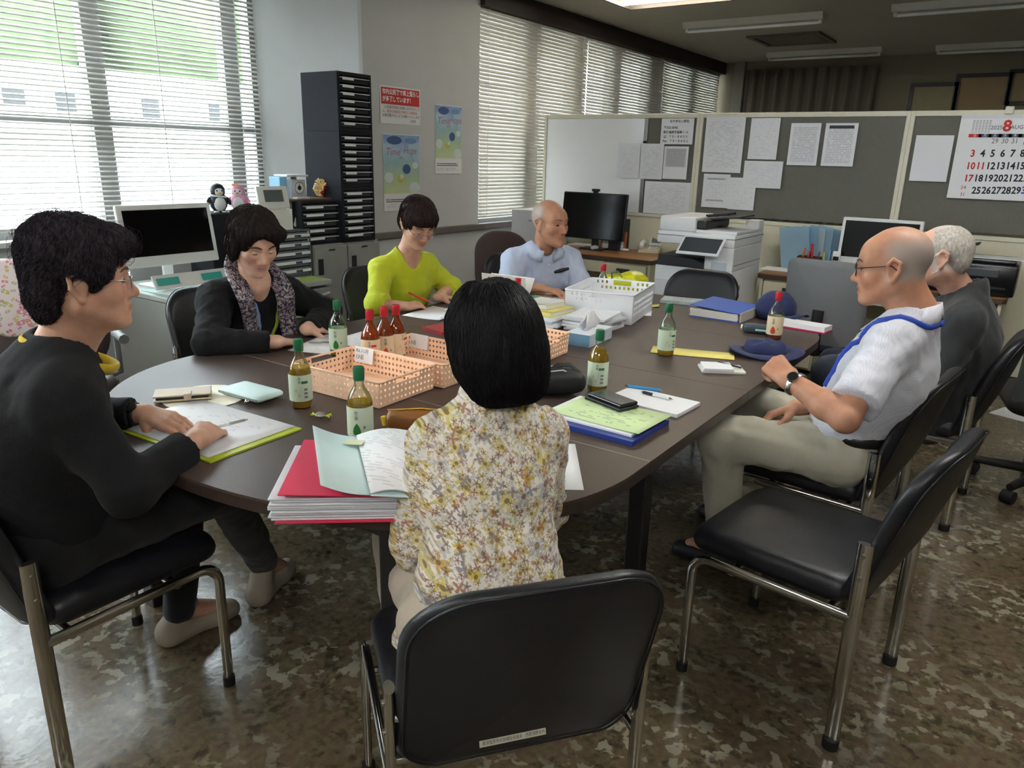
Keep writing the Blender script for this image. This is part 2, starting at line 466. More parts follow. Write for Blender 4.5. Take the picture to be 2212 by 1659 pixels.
# ------------------------------------------------------------------ ceiling fittings
M_FIX = mat('lamp_housing', (225, 225, 220), 0.45)
M_TUBE_OFF = mat('unlit_tube', (235, 238, 240), 0.25)
M_TUBE_ON = emit('lit_tube', (250, 252, 255), LAMP_STRENGTH)
def tube_lamp(label, c, L, on=False, w=0.17, rotz=0.0):
    t = thing('ceiling_lamp', label, 'lamp', (c[0], c[1], ZC), rotz, group='ceiling lamps')
    bm = B()
    prism(bm, [(-w/2, 0), (w/2, 0), (w*0.30, -0.055), (-w*0.30, -0.055)], -L/2, L/2, Matrix.Rotation(pi/2, 4, 'Y') @ Matrix.Rotation(pi/2, 4, 'Z'))
    obj('housing', bm, M_FIX, t)
    bm = B()
    for s in (-1, 1): box(bm, (s*(L/2-0.03), 0, -0.072), (0.03, 0.05, 0.035), bev=0.005)
    obj('socket', bm, M_FIX, t)
    for s in ((-0.035, 0.035) if on else (0,)):
        bm = B(); cyl(bm, (-L/2+0.04, s, -0.078), (L/2-0.04, s, -0.078), 0.015); obj('tube', bm, M_TUBE_ON if on else M_TUBE_OFF, t, 40)
    return t
def cpos(x, y): return onz(x, y, ZC-0.04)
p, q = cpos(1484, 62), cpos(1778, 36); tube_lamp('unlit white tube lamp on the ceiling, left of the air vent', ((p.x+q.x)/2, (p.y+q.y)/2), (q-p).length)
p, q = cpos(1662, 124), cpos(1904, 109); tube_lamp('unlit white tube lamp on the ceiling, nearest the curtain', ((p.x+q.x)/2, (p.y+q.y)/2), (q-p).length)
p = cpos(1928, 24); tube_lamp('unlit white tube lamp on the ceiling, at the top right', (p.x+0.8, p.y), 1.6)
p = cpos(2022, 108); tube_lamp('faint unlit tube lamp on the ceiling above the framed certificates', (p.x+0.95, p.y), 1.9)
# recessed lit luminaires over the meeting table and behind the camera
M_TUBE_DIM = emit('dim_tube', (255, 248, 232), LAMP_STRENGTH*0.4)
def troffer(label, x0, x1, y0, y1, tm=None):
    t = thing('recessed_lamp', label, 'lamp', ((x0+x1)/2, (y0+y1)/2, ZC), group='ceiling lamps')
    lx, ly = x1-x0, y1-y0
    bm = B()
    for s in (-1, 1):
        box(bm, (0, s*(ly/2), -0.02), (lx+0.04, 0.02, 0.04)); box(bm, (s*(lx/2), 0, -0.02), (0.02, ly, 0.04))
    obj('frame', bm, M_RAIL, t)
    bm = B(); box(bm, (0, 0, -0.004), (lx, ly, 0.006)); obj('reflector', bm, mat('reflector_cream', (232, 222, 196), 0.4), t)
    for k in (-1, 1):
        bm = B(); cyl(bm, (-lx/2+0.03, k*ly*0.22, -0.022), (lx/2-0.03, k*ly*0.22, -0.022), 0.014); obj('tube', bm, tm or M_TUBE_ON, t, 40)
    return t
p = onz(1440, 14, ZC-0.04)
troffer('recessed ceiling lamp with cream reflector at the top of the picture', p.x-0.35, p.x+1.15, p.y-0.62, p.y, M_TUBE_DIM)
troffer('recessed lit ceiling lamp high above the right table edge', -0.7, 0.8, 2.6, 3.2)
troffer('recessed lit ceiling lamp over the window-side corner behind the camera', -3.0, -1.5, -1.3, -0.7)
troffer('recessed lit ceiling lamp behind and to the right of the camera', 0.2, 1.7, -1.3, -0.7)
# air vent
a, b_, c_ = onz(1655, 82, ZC), onz(1750, 75, ZC), onz(1778, 90, ZC)
t = thing('air_vent', 'dark square air conditioner grille in the ceiling', 'vent', ((a.x+c_.x)/2, (b_.y+c_.y)/2-0.1, ZC))
s = (b_.x-a.x)*0.5+0.12
bm = B()
for k in (-1, 1):
    box(bm, (0, k*s, -0.012), (2*s+0.05, 0.05, 0.022)); box(bm, (k*s, 0, -0.012), (0.05, 2*s-0.05, 0.022))
obj('frame', bm, mat('vent_grey', (120, 116, 106), 0.6), t)
bm = B(); box(bm, (0, 0, -0.004), (2*s-0.05, 2*s-0.05, 0.006)); obj('backing', bm, mat('vent_dark', (38, 38, 34), 0.8), t)
for k in range(7):
    bm = B(); box(bm, (0, -s+0.1+k*(2*s-0.2)/6, -0.012), (2*s-0.1, 0.012, 0.014), rot=(0.6, 0, 0)); obj('slat', bm, mat('vent_grey', (120, 116, 106)), t)

# ------------------------------------------------------------------ far wall: curtain and frames
def drape(name, label, cat, x0, x1, y, z0, z1, n, amp, m, parent=None):
    bm = B(); N = n*10; rows = []
    for i in range(N+1):
        u = i/N; x = x0+(x1-x0)*u
        yy = y+amp*(sin(2*pi*n*u)+0.35*sin(4*pi*n*u+0.7*sin(9*u)))
        rows.append([bm.verts.new((x+0.3*amp*sin(2*pi*n*u+1.2), yy*1.0, z0)), bm.verts.new((x, y+(yy-y)*0.75, z1))])
    for a, b_ in zip(rows[:-1], rows[1:]): bm.faces.new((a[0], b_[0], b_[1], a[1]))
    o = obj(name, bm, m, parent, 60)
    sm = o.modifiers.new('thickness', 'SOLIDIFY'); sm.thickness = 0.004
    return tag(o, label, cat) if label else o
yc = YF-0.12
xa, xb_ = ony(1608, 200, yc).x, ony(1888, 200, yc).x
drape('curtain', 'dark brown pleated curtain hanging on the far wall', 'curtain', xa, xb_, yc, 0.3, ony(1700, 148, yc).z, 11, 0.045, mat('curtain_cloth', (134, 124, 112), 0.9, bump=0.3, bscale=300, sheen=0.2))
bm = B(); box2(bm, (xa-0.18, YF-0.10, 0), (xa-0.04, YF, ZC)); struct(obj('trim_4', bm, mat('corner_post', (168, 166, 158), 0.7)))
M_FRM = mat('black_picture_frame', (28, 22, 20), 0.4)
for i, (x0, x1, y0, y1, cc, lab) in enumerate(((1968, 2060, 180, 262, (168, 160, 120), 'smallest black framed certificate on the far wall, next to the curtain'),
        (2067, 2172, 160, 262, (172, 148, 108), 'tan certificate in a wide black frame, middle of the far wall row'),
        (2182, 2300, 150, 226, (170, 150, 104), 'black framed certificate cut by the right picture edge'))):
    p, q = ony(x0, y0, YF-0.03), ony(x1, y1, YF-0.03)
    w, h = q.x-p.x, p.z-q.z
    t = thing('framed_certificate', lab, 'picture frame', ((p.x+q.x)/2, YF-0.03, (p.z+q.z)/2), group='framed certificates')
    bm = B(); f = 0.045
    for s_ in (-1, 1):
        box(bm, (0, 0, s_*(h/2-f/2)), (w, 0.03, f)); box(bm, (s_*(w/2-f/2), 0, 0), (f, 0.03, h-2*f))
    obj('frame', bm, M_FRM, t)
    bm = B(); box(bm, (0, 0.006, 0), (w-2*f, 0.006, h-2*f)); obj('print', bm, mat('certificate_%d' % i, cc, 0.5, var=0.12, scale=9), t)
# ================================================================== PARTITION AND WHAT HANGS ON IT
YP = 6.10
M_PFRAME = mat('cream_partition_frame', (226, 222, 202), 0.5)
M_PFAB = mat('grey_partition_fabric', (116, 115, 106), 0.95, var=0.12, scale=60, bump=0.5, bscale=700, sheen=0.2)
M_PLOW = mat('cream_partition_board', (222, 217, 192), 0.6)
M_WB = mat('whiteboard', (252, 253, 254), 0.25, var=0.0, coat=0.5)
xs = [onz_.x for onz_ in (ony(1176, 300, YP), ony(1509, 300, YP), ony(1960, 300, YP))] + [0.62]
ZT, ZM = 1.825, 1.00
labs = ('left partition screen with a whiteboard half beside the far blinds', 'middle grey partition screen behind the copier', 'right grey partition screen with the calendar on it')
for i in range(3):
    x0, x1 = xs[i], xs[i+1]
    t = thing('partition_screen', labs[i], 'partition', ((x0+x1)/2, YP, 0), group='partition screens')
    w = x1-x0
    bm = B(); box(bm, (0, 0.02, ZT-0.018), (w-0.05, 0.05, 0.036), bev=0.004); obj('top_rail', bm, M_PFRAME, t)
    bm = B(); box(bm, (0, 0.02, ZM), (w-0.05, 0.05, 0.03), bev=0.004); obj('middle_rail', bm, M_PFRAME, t)
    for s in (-1, 1):
        bm = B(); box(bm, (s*(w/2-0.014), 0.02, ZT/2), (0.028, 0.056, ZT), bev=0.004); obj('post', bm, M_PFRAME, t)
    xo = 0.0; wf = w-0.056
    if i == 0:
        xm = ony(1388, 330, YP).x-(x0+x1)/2
        bm = B(); box2(bm, (-w/2+0.03, 0.0, ZM+0.016), (xm, 0.03, ZT-0.037)); obj('whiteboard', bm, M_WB, t)
        bm = B(); box2(bm, (xm, -0.004, ZM+0.016), (xm+0.035, 0.03, ZT-0.037), 0.004); obj('whiteboard_edge', bm, mat('brushed_edge', (150, 150, 146), 0.35, 0.5), t)
        bm = B(); box2(bm, (xm+0.036, 0.008, ZM+0.016), (w/2-0.03, 0.03, ZT-0.037)); obj('fabric_panel', bm, M_PFAB, t)
        bm = B(); box(bm, (xm+0.02, -0.012, 1.60), (0.03, 0.016, 0.02), bev=0.004); obj('catch', bm, mat('black_plastic', (26, 26, 28), 0.5), t)
    else:
        bm = B(); box(bm, (0, 0.019, (ZT+ZM)/2), (wf, 0.022, ZT-ZM-0.07)); obj('fabric_panel', bm, M_PFAB, t)
    bm = B(); box(bm, (0, 0.019, (ZM+0.06)/2), (wf, 0.022, ZM-0.09)); obj('lower_panel', bm, M_PLOW, t)
    for s in (-1, 1):
        bm = B(); box(bm, (s*(w/2-0.05), 0.02, 0.012), (0.05, 0.06, 0.024), bev=0.006); obj('foot', bm, M_PFRAME, t)

M_INK = mat('black_ink', (38, 38, 42), 0.7, var=0)
M_RED = mat('red_ink', (206, 40, 36), 0.6, var=0)
M_BLUEINK = mat('blue_ink', (54, 66, 190), 0.6, var=0)
M_GREYINK = mat('grey_ink', (130, 130, 134), 0.7, var=0)
M_WHITEINK = mat('white_ink', (245, 245, 245), 0.6, var=0)
FACE_Y = (pi/2, 0, 0); FACE_X = (pi/2, 0, pi/2)
def sheet_y(label, x0, y0, x1, y1, m, off=0.012, cat='paper', name='paper_sheet', group='papers on the partition', tilt=0.0):
    Y = YP-off
    p, q = ony(x0, y0, Y), ony(x1-(y1-y0)*1.38e-4*(x1-880), y1, Y)
    w, h = q.x-p.x, p.z-q.z
    bm = B(); box(bm, (0, 0, 0), (w, h, 0.0012))
    o = obj(name, bm, m, None, loc=((p.x+q.x)/2, Y, (p.z+q.z)/2), rot=(pi/2, tilt, 0))
    return tag(o, label, cat, group), w, h
P_a = page_mat('print_a', rows=30, thr=0.5, gain=0.2); P_b = page_mat('print_b', rows=22, thr=0.55, gain=0.16)
P_c = page_mat('print_c', (70, 70, 76), rows=26, thr=0.42, cols=2, gain=0.34); P_d = page_mat('print_d', rows=18, thr=0.5, gain=0.13)
P_form = page_mat('print_form', (120, 120, 126), (214, 214, 216), rows=24, thr=0.35, margin=0.06, cols=1.5, gain=0.7)
M_PAPER = mat('white_paper', (240, 241, 243), 0.65, var=0.02)
o, w, h = sheet_y('address notice with telephone and fax numbers on the left screen', 1430, 256, 1500, 312, M_PAPER, off=0.010)
for k, (s_, yy, sz) in enumerate((('なサポセン宛先', 0.38, 0.024), ('〒325-0042', 0.14, 0.026), ('那須塩原市桜町1－5', -0.04, 0.024), ('☎：７３－８４５０', -0.21, 0.024), ('Fax：７３－８４５１', -0.38, 0.024))):
    if s_[0] == '☎':
        text(s_[0], sz, M_INK, o, (-w*0.42, yy*h, 0.0012)); text(s_[1:], sz, M_INK, o, (-w*0.42+sz*1.1, yy*h, 0.0012), bold=0.0006)
    else: text(s_, sz, M_INK, o, (-w*0.42 if k else -w*0.24, yy*h, 0.0012), bold=0.0006)
sheet_y('faint text sheet on the whiteboard edge, leftmost paper on the left screen', 1336, 309, 1384, 386, P_d, 0.014)
sheet_y('text sheet right of the whiteboard edge on the left screen', 1386, 310, 1435, 388, P_a, 0.012)
o, w, h = sheet_y('sheet with a grey table form on the left screen', 1436, 316, 1488, 388, M_PAPER, 0.012)
bm = B(); box(bm, (0, h*0.16, 0.0008), (w*0.86, h*0.58, 0.0004)); obj('table_print', bm, P_form, o)
sheet_y('wide landscape sheet lowest on the left screen', 1394, 391, 1493, 466, P_a, 0.010)
sheet_y('tall dense text sheet in the top left of the middle screen', 1527, 253, 1611, 374, P_a, 0.011)
sheet_y('text sheet with a few red lines, second in the top row of the middle screen', 1624, 255, 1686, 345, P_b, 0.011)
sheet_y('landscape sheet under the second sheet of the middle screen', 1609, 347, 1692, 408, P_d, 0.014)
o, w, h = sheet_y('notice with two bold headings above the copier', 1521, 375, 1578, 450, P_d, 0.013)
for yy in (0.36, -0.28):
    bm = B(); box(bm, (-0.02*w, yy*h, 0.0008), (w*0.66, 0.012, 0.0004)); obj('heading', bm, page_mat('heading_print', (40, 40, 46), rows=1.9, thr=0.3, margin=0.0, cols=3, gain=0.9), o)
sheet_y('sheet half hidden behind the copier tray on the middle screen', 1578, 383, 1634, 455, P_b, 0.011)
sheet_y('list sheet with bold left column, third in the top row of the middle screen', 1710, 266, 1774, 358, P_c, 0.011)
o, w, h = sheet_y('sheet with a black title bar, rightmost on the middle screen', 1785, 266, 1854, 360, P_c, 0.011)
bm = B(); box(bm, (0, h*0.41, 0.0008), (w*0.76, 0.022, 0.0004)); obj('title_bar', bm, mat('dark_bar', (54, 58, 58), 0.6), o)
sheet_y('plain white sheet left of the calendar', 1980, 292, 2060, 393, page_mat('print_e', rows=40, thr=0.75, gain=0.15), 0.011)
# calendar
Yc = YP-0.016
p, q = ony(2078, 249, Yc), ony(2245, 436, Yc)
w, h = q.x-p.x, p.z-q.z; cx, cz = (p.x+q.x)/2, (p.z+q.z)/2
cal = thing('wall_calendar', 'large white August calendar hanging on the right screen', 'calendar', (cx, Yc, cz), rot=(pi/2, 0, 0))
bm = B(); box(bm, (0, 0, 0), (w, h, 0.004)); obj('page', bm, M_PAPER, cal)
bm = B(); box(bm, (0, h/2-0.012, 0.001), (w, 0.02, 0.004)); obj('binding_strip', bm, mat('binding', (222, 224, 228), 0.5), cal)
def cpt(x, y):
    r = ony(x, y, Yc); return (r.x-cx, r.z-cz, 0.0026)
colx = [2102+21.6*i for i in range(7)]
def num(s_, c, r, m, sz=0.062, bold=0.0018, dx=0):
    y = (305, 332, 359, 385.5, 412)[r]
    x = 2101.5+21.5*c-4.7*(r-1)+dx
    text(s_, sz, m, cal, cpt(x, y), name='numeral', align='CENTER', bold=bold, sx=0.86)
for c, s_ in ((2, '29'), (3, '30'), (4, '31')): num(s_, c, 0, M_GREYINK, 0.045, 0.0004)
num('1', 5, 0, M_INK); num('2', 6, 0, M_BLUEINK)
dd = 3
for r in (1, 2, 3):
    for c in range(7):
        num(str(dd), c, r, M_RED if (c == 0 or dd == 11) else (M_BLUEINK if c == 6 else M_INK)); dd += 1
for c in range(1, 7): num(str(24+c), c, 4, M_BLUEINK if c == 6 else M_INK)
text('24', 0.032, M_RED, cal, cpt(2081, 405), name='numeral', align='CENTER'); text('31', 0.032, M_RED, cal, cpt(2079, 420), name='numeral', align='CENTER')
text('8', 0.098, M_RED, cal, cpt(2176, 273), name='numeral', align='CENTER', bold=0.003)
text('2025', 0.034, M_GREYINK, cal, cpt(2153, 276), align='CENTER', bold=0.0006); text('AUG', 0.034, M_GREYINK, cal, cpt(2197, 275), align='CENTER', bold=0.0006)
for c in range(7):
    a = cpt(2095+21.6*c, 293)
    bm = B(); box(bm, (a[0]+0.03, a[1], 0.0024), (0.074, 0.022, 0.0006)); obj('weekday_bar', bm, M_RED if c == 0 else mat('navy_bar', (70, 72, 92), 0.6), cal)
    text('日月火水木金土'[c], 0.02, M_WHITEINK, cal, (a[0]+0.03, a[1], 0.0030), name='weekday', align='CENTER')
for k in range(6):
    a = cpt(2103+7*k, 273)
    bm = B(); box(bm, (a[0], a[1], 0.0022), (0.014, 0.085, 0.0006)); obj('small_month', bm, page_mat('tiny_print', (150, 140, 146), rows=9, thr=0.4, margin=0.02, gain=0.8), cal)
r = ony(2181, 238, YP-0.02)
bm = B(); box(bm, (0, 0, 0), (0.05, 0.03, 0.05), bev=0.008)
tag(obj('clip', bm, mat('white_clip', (225, 222, 205), 0.4), loc=(r.x, YP-0.005, r.z)), 'white plastic clip holding the calendar on the screen rail', 'clip')

# ================================================================== BACK DESKS
M_CREAM = mat('cream_steel', (214, 206, 178), 0.5, var=0.04)
M_WOODTOP = mat('worn_wood_top', (148, 104, 62), 0.4, var=0.2, scale=14)
M_DKEDGE = mat('dark_desk_edge', (70, 56, 42), 0.5)
M_BLACKP = mat('black_plastic', (26, 26, 28), 0.45)
M_WHITEP = mat('white_plastic', (228, 229, 228), 0.4, var=0.02)
M_GREYP = mat('grey_plastic', (150, 152, 152), 0.45)
M_SCREEN = mat('dark_screen', (9, 9, 11), 0.12, var=0, spec=0.3)
def steel_desk(label, x0, x1, y0, y1, ped, z=0.70, group='cream steel desks'):
    t = thing('office_desk', label, 'desk', ((x0+x1)/2, (y0+y1)/2, 0), group=group)
    w, d = x1-x0, y1-y0
    bm = B(); prism(bm, rrect(w, d, 0.03), z-0.006, z); obj('desk_top', bm, M_WOODTOP, t)
    bm = B(); prism(bm, rrect(w+0.004, d+0.004, 0.03), z-0.036, z-0.006); obj('top_edge', bm, M_DKEDGE, t)
    bm = B(); box(bm, (0, d/2-0.03, (z-0.04)/2+0.02), (w-0.04, 0.02, z-0.08)); obj('back_panel', bm, M_CREAM, t)
    for s in (-1, 1):
        bm = B(); box(bm, (s*(w/2-0.03), 0, (z-0.036)/2), (0.02, d-0.04, z-0.037)); obj('side_panel', bm, M_CREAM, t)
    s, pw = ped
    px = s*(w/2-0.045-pw/2)
    bm = B(); box(bm, (px, 0.01, (z-0.04)/2+0.02), (pw, d-0.06, z-0.08)); pd = obj('pedestal', bm, M_CREAM, t)
    hs = (0.13, 0.19, 0.27); zz = z-0.05
    for hh in hs:
        bm = B(); box(bm, (px, -d/2+0.012, zz-hh/2), (pw-0.012, 0.022, hh-0.006), bev=0.003); dr = obj('drawer', bm, M_CREAM, t)
        bm = B(); box(bm, (px, -d/2-0.001, zz-0.055), (0.115, 0.012, 0.036), bev=0.003); obj('handle_recess', bm, mat('dark_recess', (52, 48, 40), 0.6), dr)
        zz -= hh
    bm = B(); box(bm, (px*-0.35, -d/2+0.02, z-0.09), (w-pw-0.1, 0.02, 0.09)); obj('apron', bm, M_CREAM, t)
    return t
steel_desk('cream steel desk with wooden top under the white monitor at the right', -1.62, -0.10, 5.42, 6.06, (-1, 0.40))
steel_desk('cream steel desk with wooden top behind the man in the pale blue shirt', -3.93, -2.46, 5.46, 6.06, (1, 0.40))
DZ = 0.70
def D(x, y, z=DZ): return onz(x, y, z)

def monitor(name, label, loc, rotz, w, h, zb, bez, mb, tiltd=6, foot=(0.22, 0.16), chin=0.0, cam_=False):
    """flat monitor; faces local -Y; base at desk height"""
    t = thing(name, label, 'monitor', loc, rotz)
    R = Matrix.Rotation(radians(-tiltd), 3, 'X')
    c = Vector((0, 0, zb+h/2))
    bm = B(); box(bm, c, (w, 0.03, h), rot=R, bev=0.008); obj('casing', bm, mb, t)
    bm = B(); box(bm, c+R @ Vector((0, -0.0152, chin/2)), (w-2*bez, 0.003, h-2*bez-chin), rot=R); obj('screen', bm, M_SCREEN, t)
    bm = B(); box(bm, (0, 0.05, zb/2+0.06), (0.06, 0.02, zb+0.12), bev=0.004); obj('stand', bm, mb, t)
    bm = B(); prism(bm, rrect(foot[0], foot[1], 0.03), 0, 0.012, Matrix.Translation((0, 0.03, 0))); obj('foot', bm, mb, t)
    if cam_:
        bm = B(); box(bm, c+R @ Vector((0, -0.005, h/2+0.022)), (0.07, 0.03, 0.022), bev=0.006); wc = obj('webcam', bm, M_BLACKP, t)
        bm = B(); box(bm, c+R @ Vector((0, -0.004, h/2+0.006)), (0.03, 0.036, 0.014)); obj('webcam_clip', bm, M_BLACKP, wc)
    return t
ym = 5.78
p, q = ony(1218, 413, ym), ony(1356, 418, ym); bq = ony(1340, 522, ym)
monitor('monitor', 'large black monitor with a webcam behind the man in the pale blue shirt', ((p.x+q.x)/2, ym, DZ), 0, q.x-p.x, p.z-bq.z, bq.z-DZ, 0.008, M_BLACKP, cam_=True)
ym = 5.66
p, q = ony(1822, 468, ym), ony(1998, 478, ym); bq = ony(1808, 568, ym)
monitor('monitor', 'white-framed monitor on the right desk behind the bald man', ((p.x+q.x)/2, ym, DZ), 0, q.x-p.x, p.z-bq.z, bq.z-DZ, 0.022, M_WHITEP, chin=0.03)
# beige computer box behind the man in blue
p, q = ony(1097, 447, 5.75), ony(1165, 512, 5.75)
t = thing('computer_case', 'upright pale grey computer case at the window end of the back desk', 'computer', (-3.70, 5.75, DZ))
hh = p.z-DZ
bm = B(); box(bm, (0, 0, hh/2), (0.34, 0.40, hh), bev=0.006); obj('case', bm, mat('pale_grey_case', (206, 206, 210), 0.5), t)
bm = B(); box(bm, (0.06, -0.202, hh*0.72), (0.10, 0.004, 0.012)); obj('badge', bm, M_GREYP, t)
# small black pc, white router
p = D(1371, 533); bm = B(); box(bm, (0, 0, 0.13), (0.10, 0.2, 0.26), bev=0.004)
t = thing('mini_computer', 'slim black computer box standing beside the telephone', 'computer', (p.x, min(p.y+0.1, 5.94), DZ)); obj('case', bm, M_BLACKP, t)
bm = B(); box(bm, (0.012, -0.101, 0.17), (0.045, 0.003, 0.05)); obj('sticker', bm, M_WHITEP, t)
for k, zz in enumerate((0.24, 0.08)):
    bm = B(); cyl(bm, (-0.03, -0.1005, zz), (-0.03, -0.102, zz), 0.006); obj('button', bm, M_GREYP, t)
p = D(1391, 527); bm = B(); box(bm, (0, 0, 0.075), (0.105, 0.035, 0.15), bev=0.01)
t = thing('router', 'white upright router box behind the telephone', 'router', (p.x, min(p.y+0.03, 5.99), DZ), 0.1); obj('case', bm, M_WHITEP, t, 40)
bm = B(); box(bm, (0, 0, 0.004), (0.09, 0.06, 0.008), bev=0.003); obj('base', bm, M_WHITEP, t)
# desk phone
def desk_phone(loc, rz):
    t = thing('telephone', 'white desk telephone with handset beside the copier', 'telephone', loc, rz)
    bm = B(); prism(bm, [(-0.10, 0.0), (0.10, 0.0), (0.10, 0.045), (-0.10, 0.02)], -0.085, 0.085, Matrix.Rotation(pi/2, 4, 'Z') @ Matrix.Rotation(pi/2, 4, 'X')); obj('base', bm, mat('cream_phone', (226, 218, 188), 0.45), t)
    bm = B(); box(bm, (0.03, 0.09, 0.085), (0.11, 0.012, 0.09), rot=(-0.6, 0, 0), bev=0.006); dsp = obj('display_panel', bm, M_WHITEP, t)
    bm = B(); box(bm, (0.03, 0.0835, 0.09), (0.075, 0.006, 0.045), rot=(-0.6, 0, 0)); obj('display', bm, mat('lcd_grey', (120, 130, 120), 0.3), dsp)
    bm = B(); tube(bm, [(-0.065, -0.085, 0.045), (-0.065, -0.06, 0.068), (-0.065, 0.0, 0.078), (-0.065, 0.06, 0.075), (-0.065, 0.085, 0.055)], [0.018, 0.024, 0.017, 0.023, 0.016], 12); obj('handset', bm, M_WHITEP, t, 60)
    for i in range(3):
        for j in range(4):
            bm = B(); box(bm, (0.0+0.028*i, -0.07+0.026*j, 0.032+0.0032*j), (0.018, 0.015, 0.008), bev=0.002); obj('key', bm, M_WHITEP, t)
p = D(1398, 545); desk_phone((p.x, p.y+0.06, DZ), 0.25)
# orange framed desk calendar
p, q = D(1288, 540), D(1342, 543)
t = thing('desk_calendar', 'desk calendar in an orange frame below the black monitor', 'calendar', ((p.x+q.x)/2, (p.y+q.y)/2+0.05, DZ))
bm = B()
for s_ in (-1, 1):
    box(bm, (0, 0.028, 0.08+s_*0.075), (0.24, 0.014, 0.018), rot=(-0.12, 0, 0)); box(bm, (s_*0.112, 0.028, 0.08), (0.018, 0.014, 0.15), rot=(-0.12, 0, 0))
obj('frame', bm, mat('orange_wood', (196, 116, 62), 0.5), t)
bm = B(); box(bm, (0, 0.031, 0.08), (0.21, 0.006, 0.135), rot=(-0.12, 0, 0)); obj('page', bm, page_mat('calendar_page', (170, 176, 186), (244, 244, 244), 5, 0.4, 0.08, 1, 0.5), t)
bm = B(); box(bm, (0, 0.07, 0.006), (0.24, 0.1, 0.012)); obj('base', bm, mat('orange_wood', (196, 116, 62)), t)
# mouse, keyboard-side papers
p = D(1278, 541); bm = B(); sphere(bm, (0, 0, 0.012), (0.03, 0.05, 0.02)); tag(obj('computer_mouse', bm, M_WHITEP, smooth=180, loc=(p.x, p.y+0.05, DZ+0.008)), 'white computer mouse left of the orange desk calendar', 'mouse')
p = D(1346, 543); bm = B(); sphere(bm, (0, 0, 0.008), (0.045, 0.022, 0.012)); tag(obj('stapler_case', bm, M_WHITEP, smooth=180, loc=(p.x, p.y+0.02, DZ+0.004)), 'small white rounded object between desk calendar and telephone', 'desk item')
p = D(1262, 533); bm = B(); box(bm, (0, 0, 0.008), (0.22, 0.15, 0.016), bev=0.004); tag(obj('keyboard', bm, M_WHITEP, loc=(p.x-0.05, p.y+0.06, DZ)), 'white keyboard end on the desk behind the man in pale blue', 'keyboard')
# ---- right desk things
p, q = D(1648, 589), D(1735, 579)
bm = B(); box(bm, (0, 0, 0.001), (0.297, 0.21, 0.002)); tag(obj('paper_sheet', bm, M_PAPER, loc=(D(1690, 583).x, D(1690, 583).y+0.02, DZ), rot=(0, 0, 0.0)), 'white sheet of paper on the left corner of the right desk', 'paper')
M_FILE = [clear('clear_file_%d' % k, c, 0.3, 0.3, 1.0) for k, c in enumerate(((176, 212, 232), (160, 202, 228), (206, 224, 234)))]
M_FILEP = page_mat('file_print', (90, 96, 120), (196, 208, 216), 14, 0.5, 0.1, 1, 0.5)
p = ony(1742, 573, 5.80); p.y = 5.80
for k in range(6):
    t = thing('document_file', ['leftmost pale blue clear file leaning in the rack on the right desk', 'second pale blue clear file from the left on the right desk', 'third clear file from the left on the right desk', 'fourth clear file from the left on the right desk, with a white slip', 'fifth clear file from the left on the right desk', 'rightmost clear file beside the white monitor'][k], 'file', (p.x-0.10+0.040*k, p.y+0.03*k, DZ), 0.05*k-0.2, group='clear files on the right desk')
    bm = B(); box(bm, (0, 0, 0.157), (0.225, 0.004, 0.31), rot=(0.1, 0.06*(k-2), 0)); obj('sleeve', bm, M_FILE[k % 3], t)
    bm = B(); box(bm, (0.0, 0.003, 0.15), (0.205, 0.0015, 0.28), rot=(0.1, 0.06*(k-2), 0)); obj('insert', bm, M_FILEP if k % 2 else mat('file_blue', (140, 176, 204), 0.6), t)
    if k == 3:
        bm = B(); box(bm, (-0.03, -0.006, 0.17), (0.05, 0.0015, 0.21), rot=(0.1, 0.1, 0)); obj('slip', bm, M_PAPER, t)
M_BRN = mat('brown_leather_cup', (86, 42, 30), 0.5, var=0.12)
p = ony(1742, 577, 5.62); p.y = 5.62
t = thing('pen_stand', 'brown leather pen stand full of pens on the right desk', 'pen stand', (p.x, p.y+0.05, DZ), 0.05)
bm = B()
for s_ in (-1, 1):
    box(bm, (0, s_*0.048, 0.06), (0.15, 0.004, 0.12)); box(bm, (s_*0.075, 0, 0.06), (0.004, 0.1, 0.12))
box(bm, (0, 0, 0.003), (0.15, 0.1, 0.006)); obj('cup', bm, M_BRN, t)
bm = B()
for s_ in (-1, 1):
    box(bm, (0.115, s_*0.036-0.01, 0.045), (0.07, 0.004, 0.09)); 
box(bm, (0.15, -0.01, 0.045), (0.004, 0.072, 0.09)); box(bm, (0.115, -0.01, 0.003), (0.07, 0.07, 0.006)); obj('side_cup', bm, M_BRN, t)
for k, (x, y) in enumerate(((-0.03, -0.052), (0.012, -0.052), (0.0, -0.052))):
    bm = B(); cyl(bm, (x, -0.0505, 0.045+0.02*k), (x, -0.0515, 0.045+0.02*k), 0.01, n=10); obj('ornament', bm, mat('ivory_ornament', (214, 196, 160), 0.5), t)
pens = [(-0.055, -0.01, 'orange', (240, 110, 60)), (-0.04, 0.01, 'yellow', (240, 200, 60)), (-0.02, -0.02, 'coral', (236, 92, 84)), (0.0, 0.02, 'black', (40, 34, 34)), (0.02, 0.0, 'red', (214, 30, 44)), (0.045, 0.02, 'grey', (110, 116, 124)), (0.10, -0.01, 'lemon', (226, 224, 70)), (0.12, 0.0, 'navy', (44, 58, 130)), (0.13, -0.02, 'light blue', (120, 180, 206))]
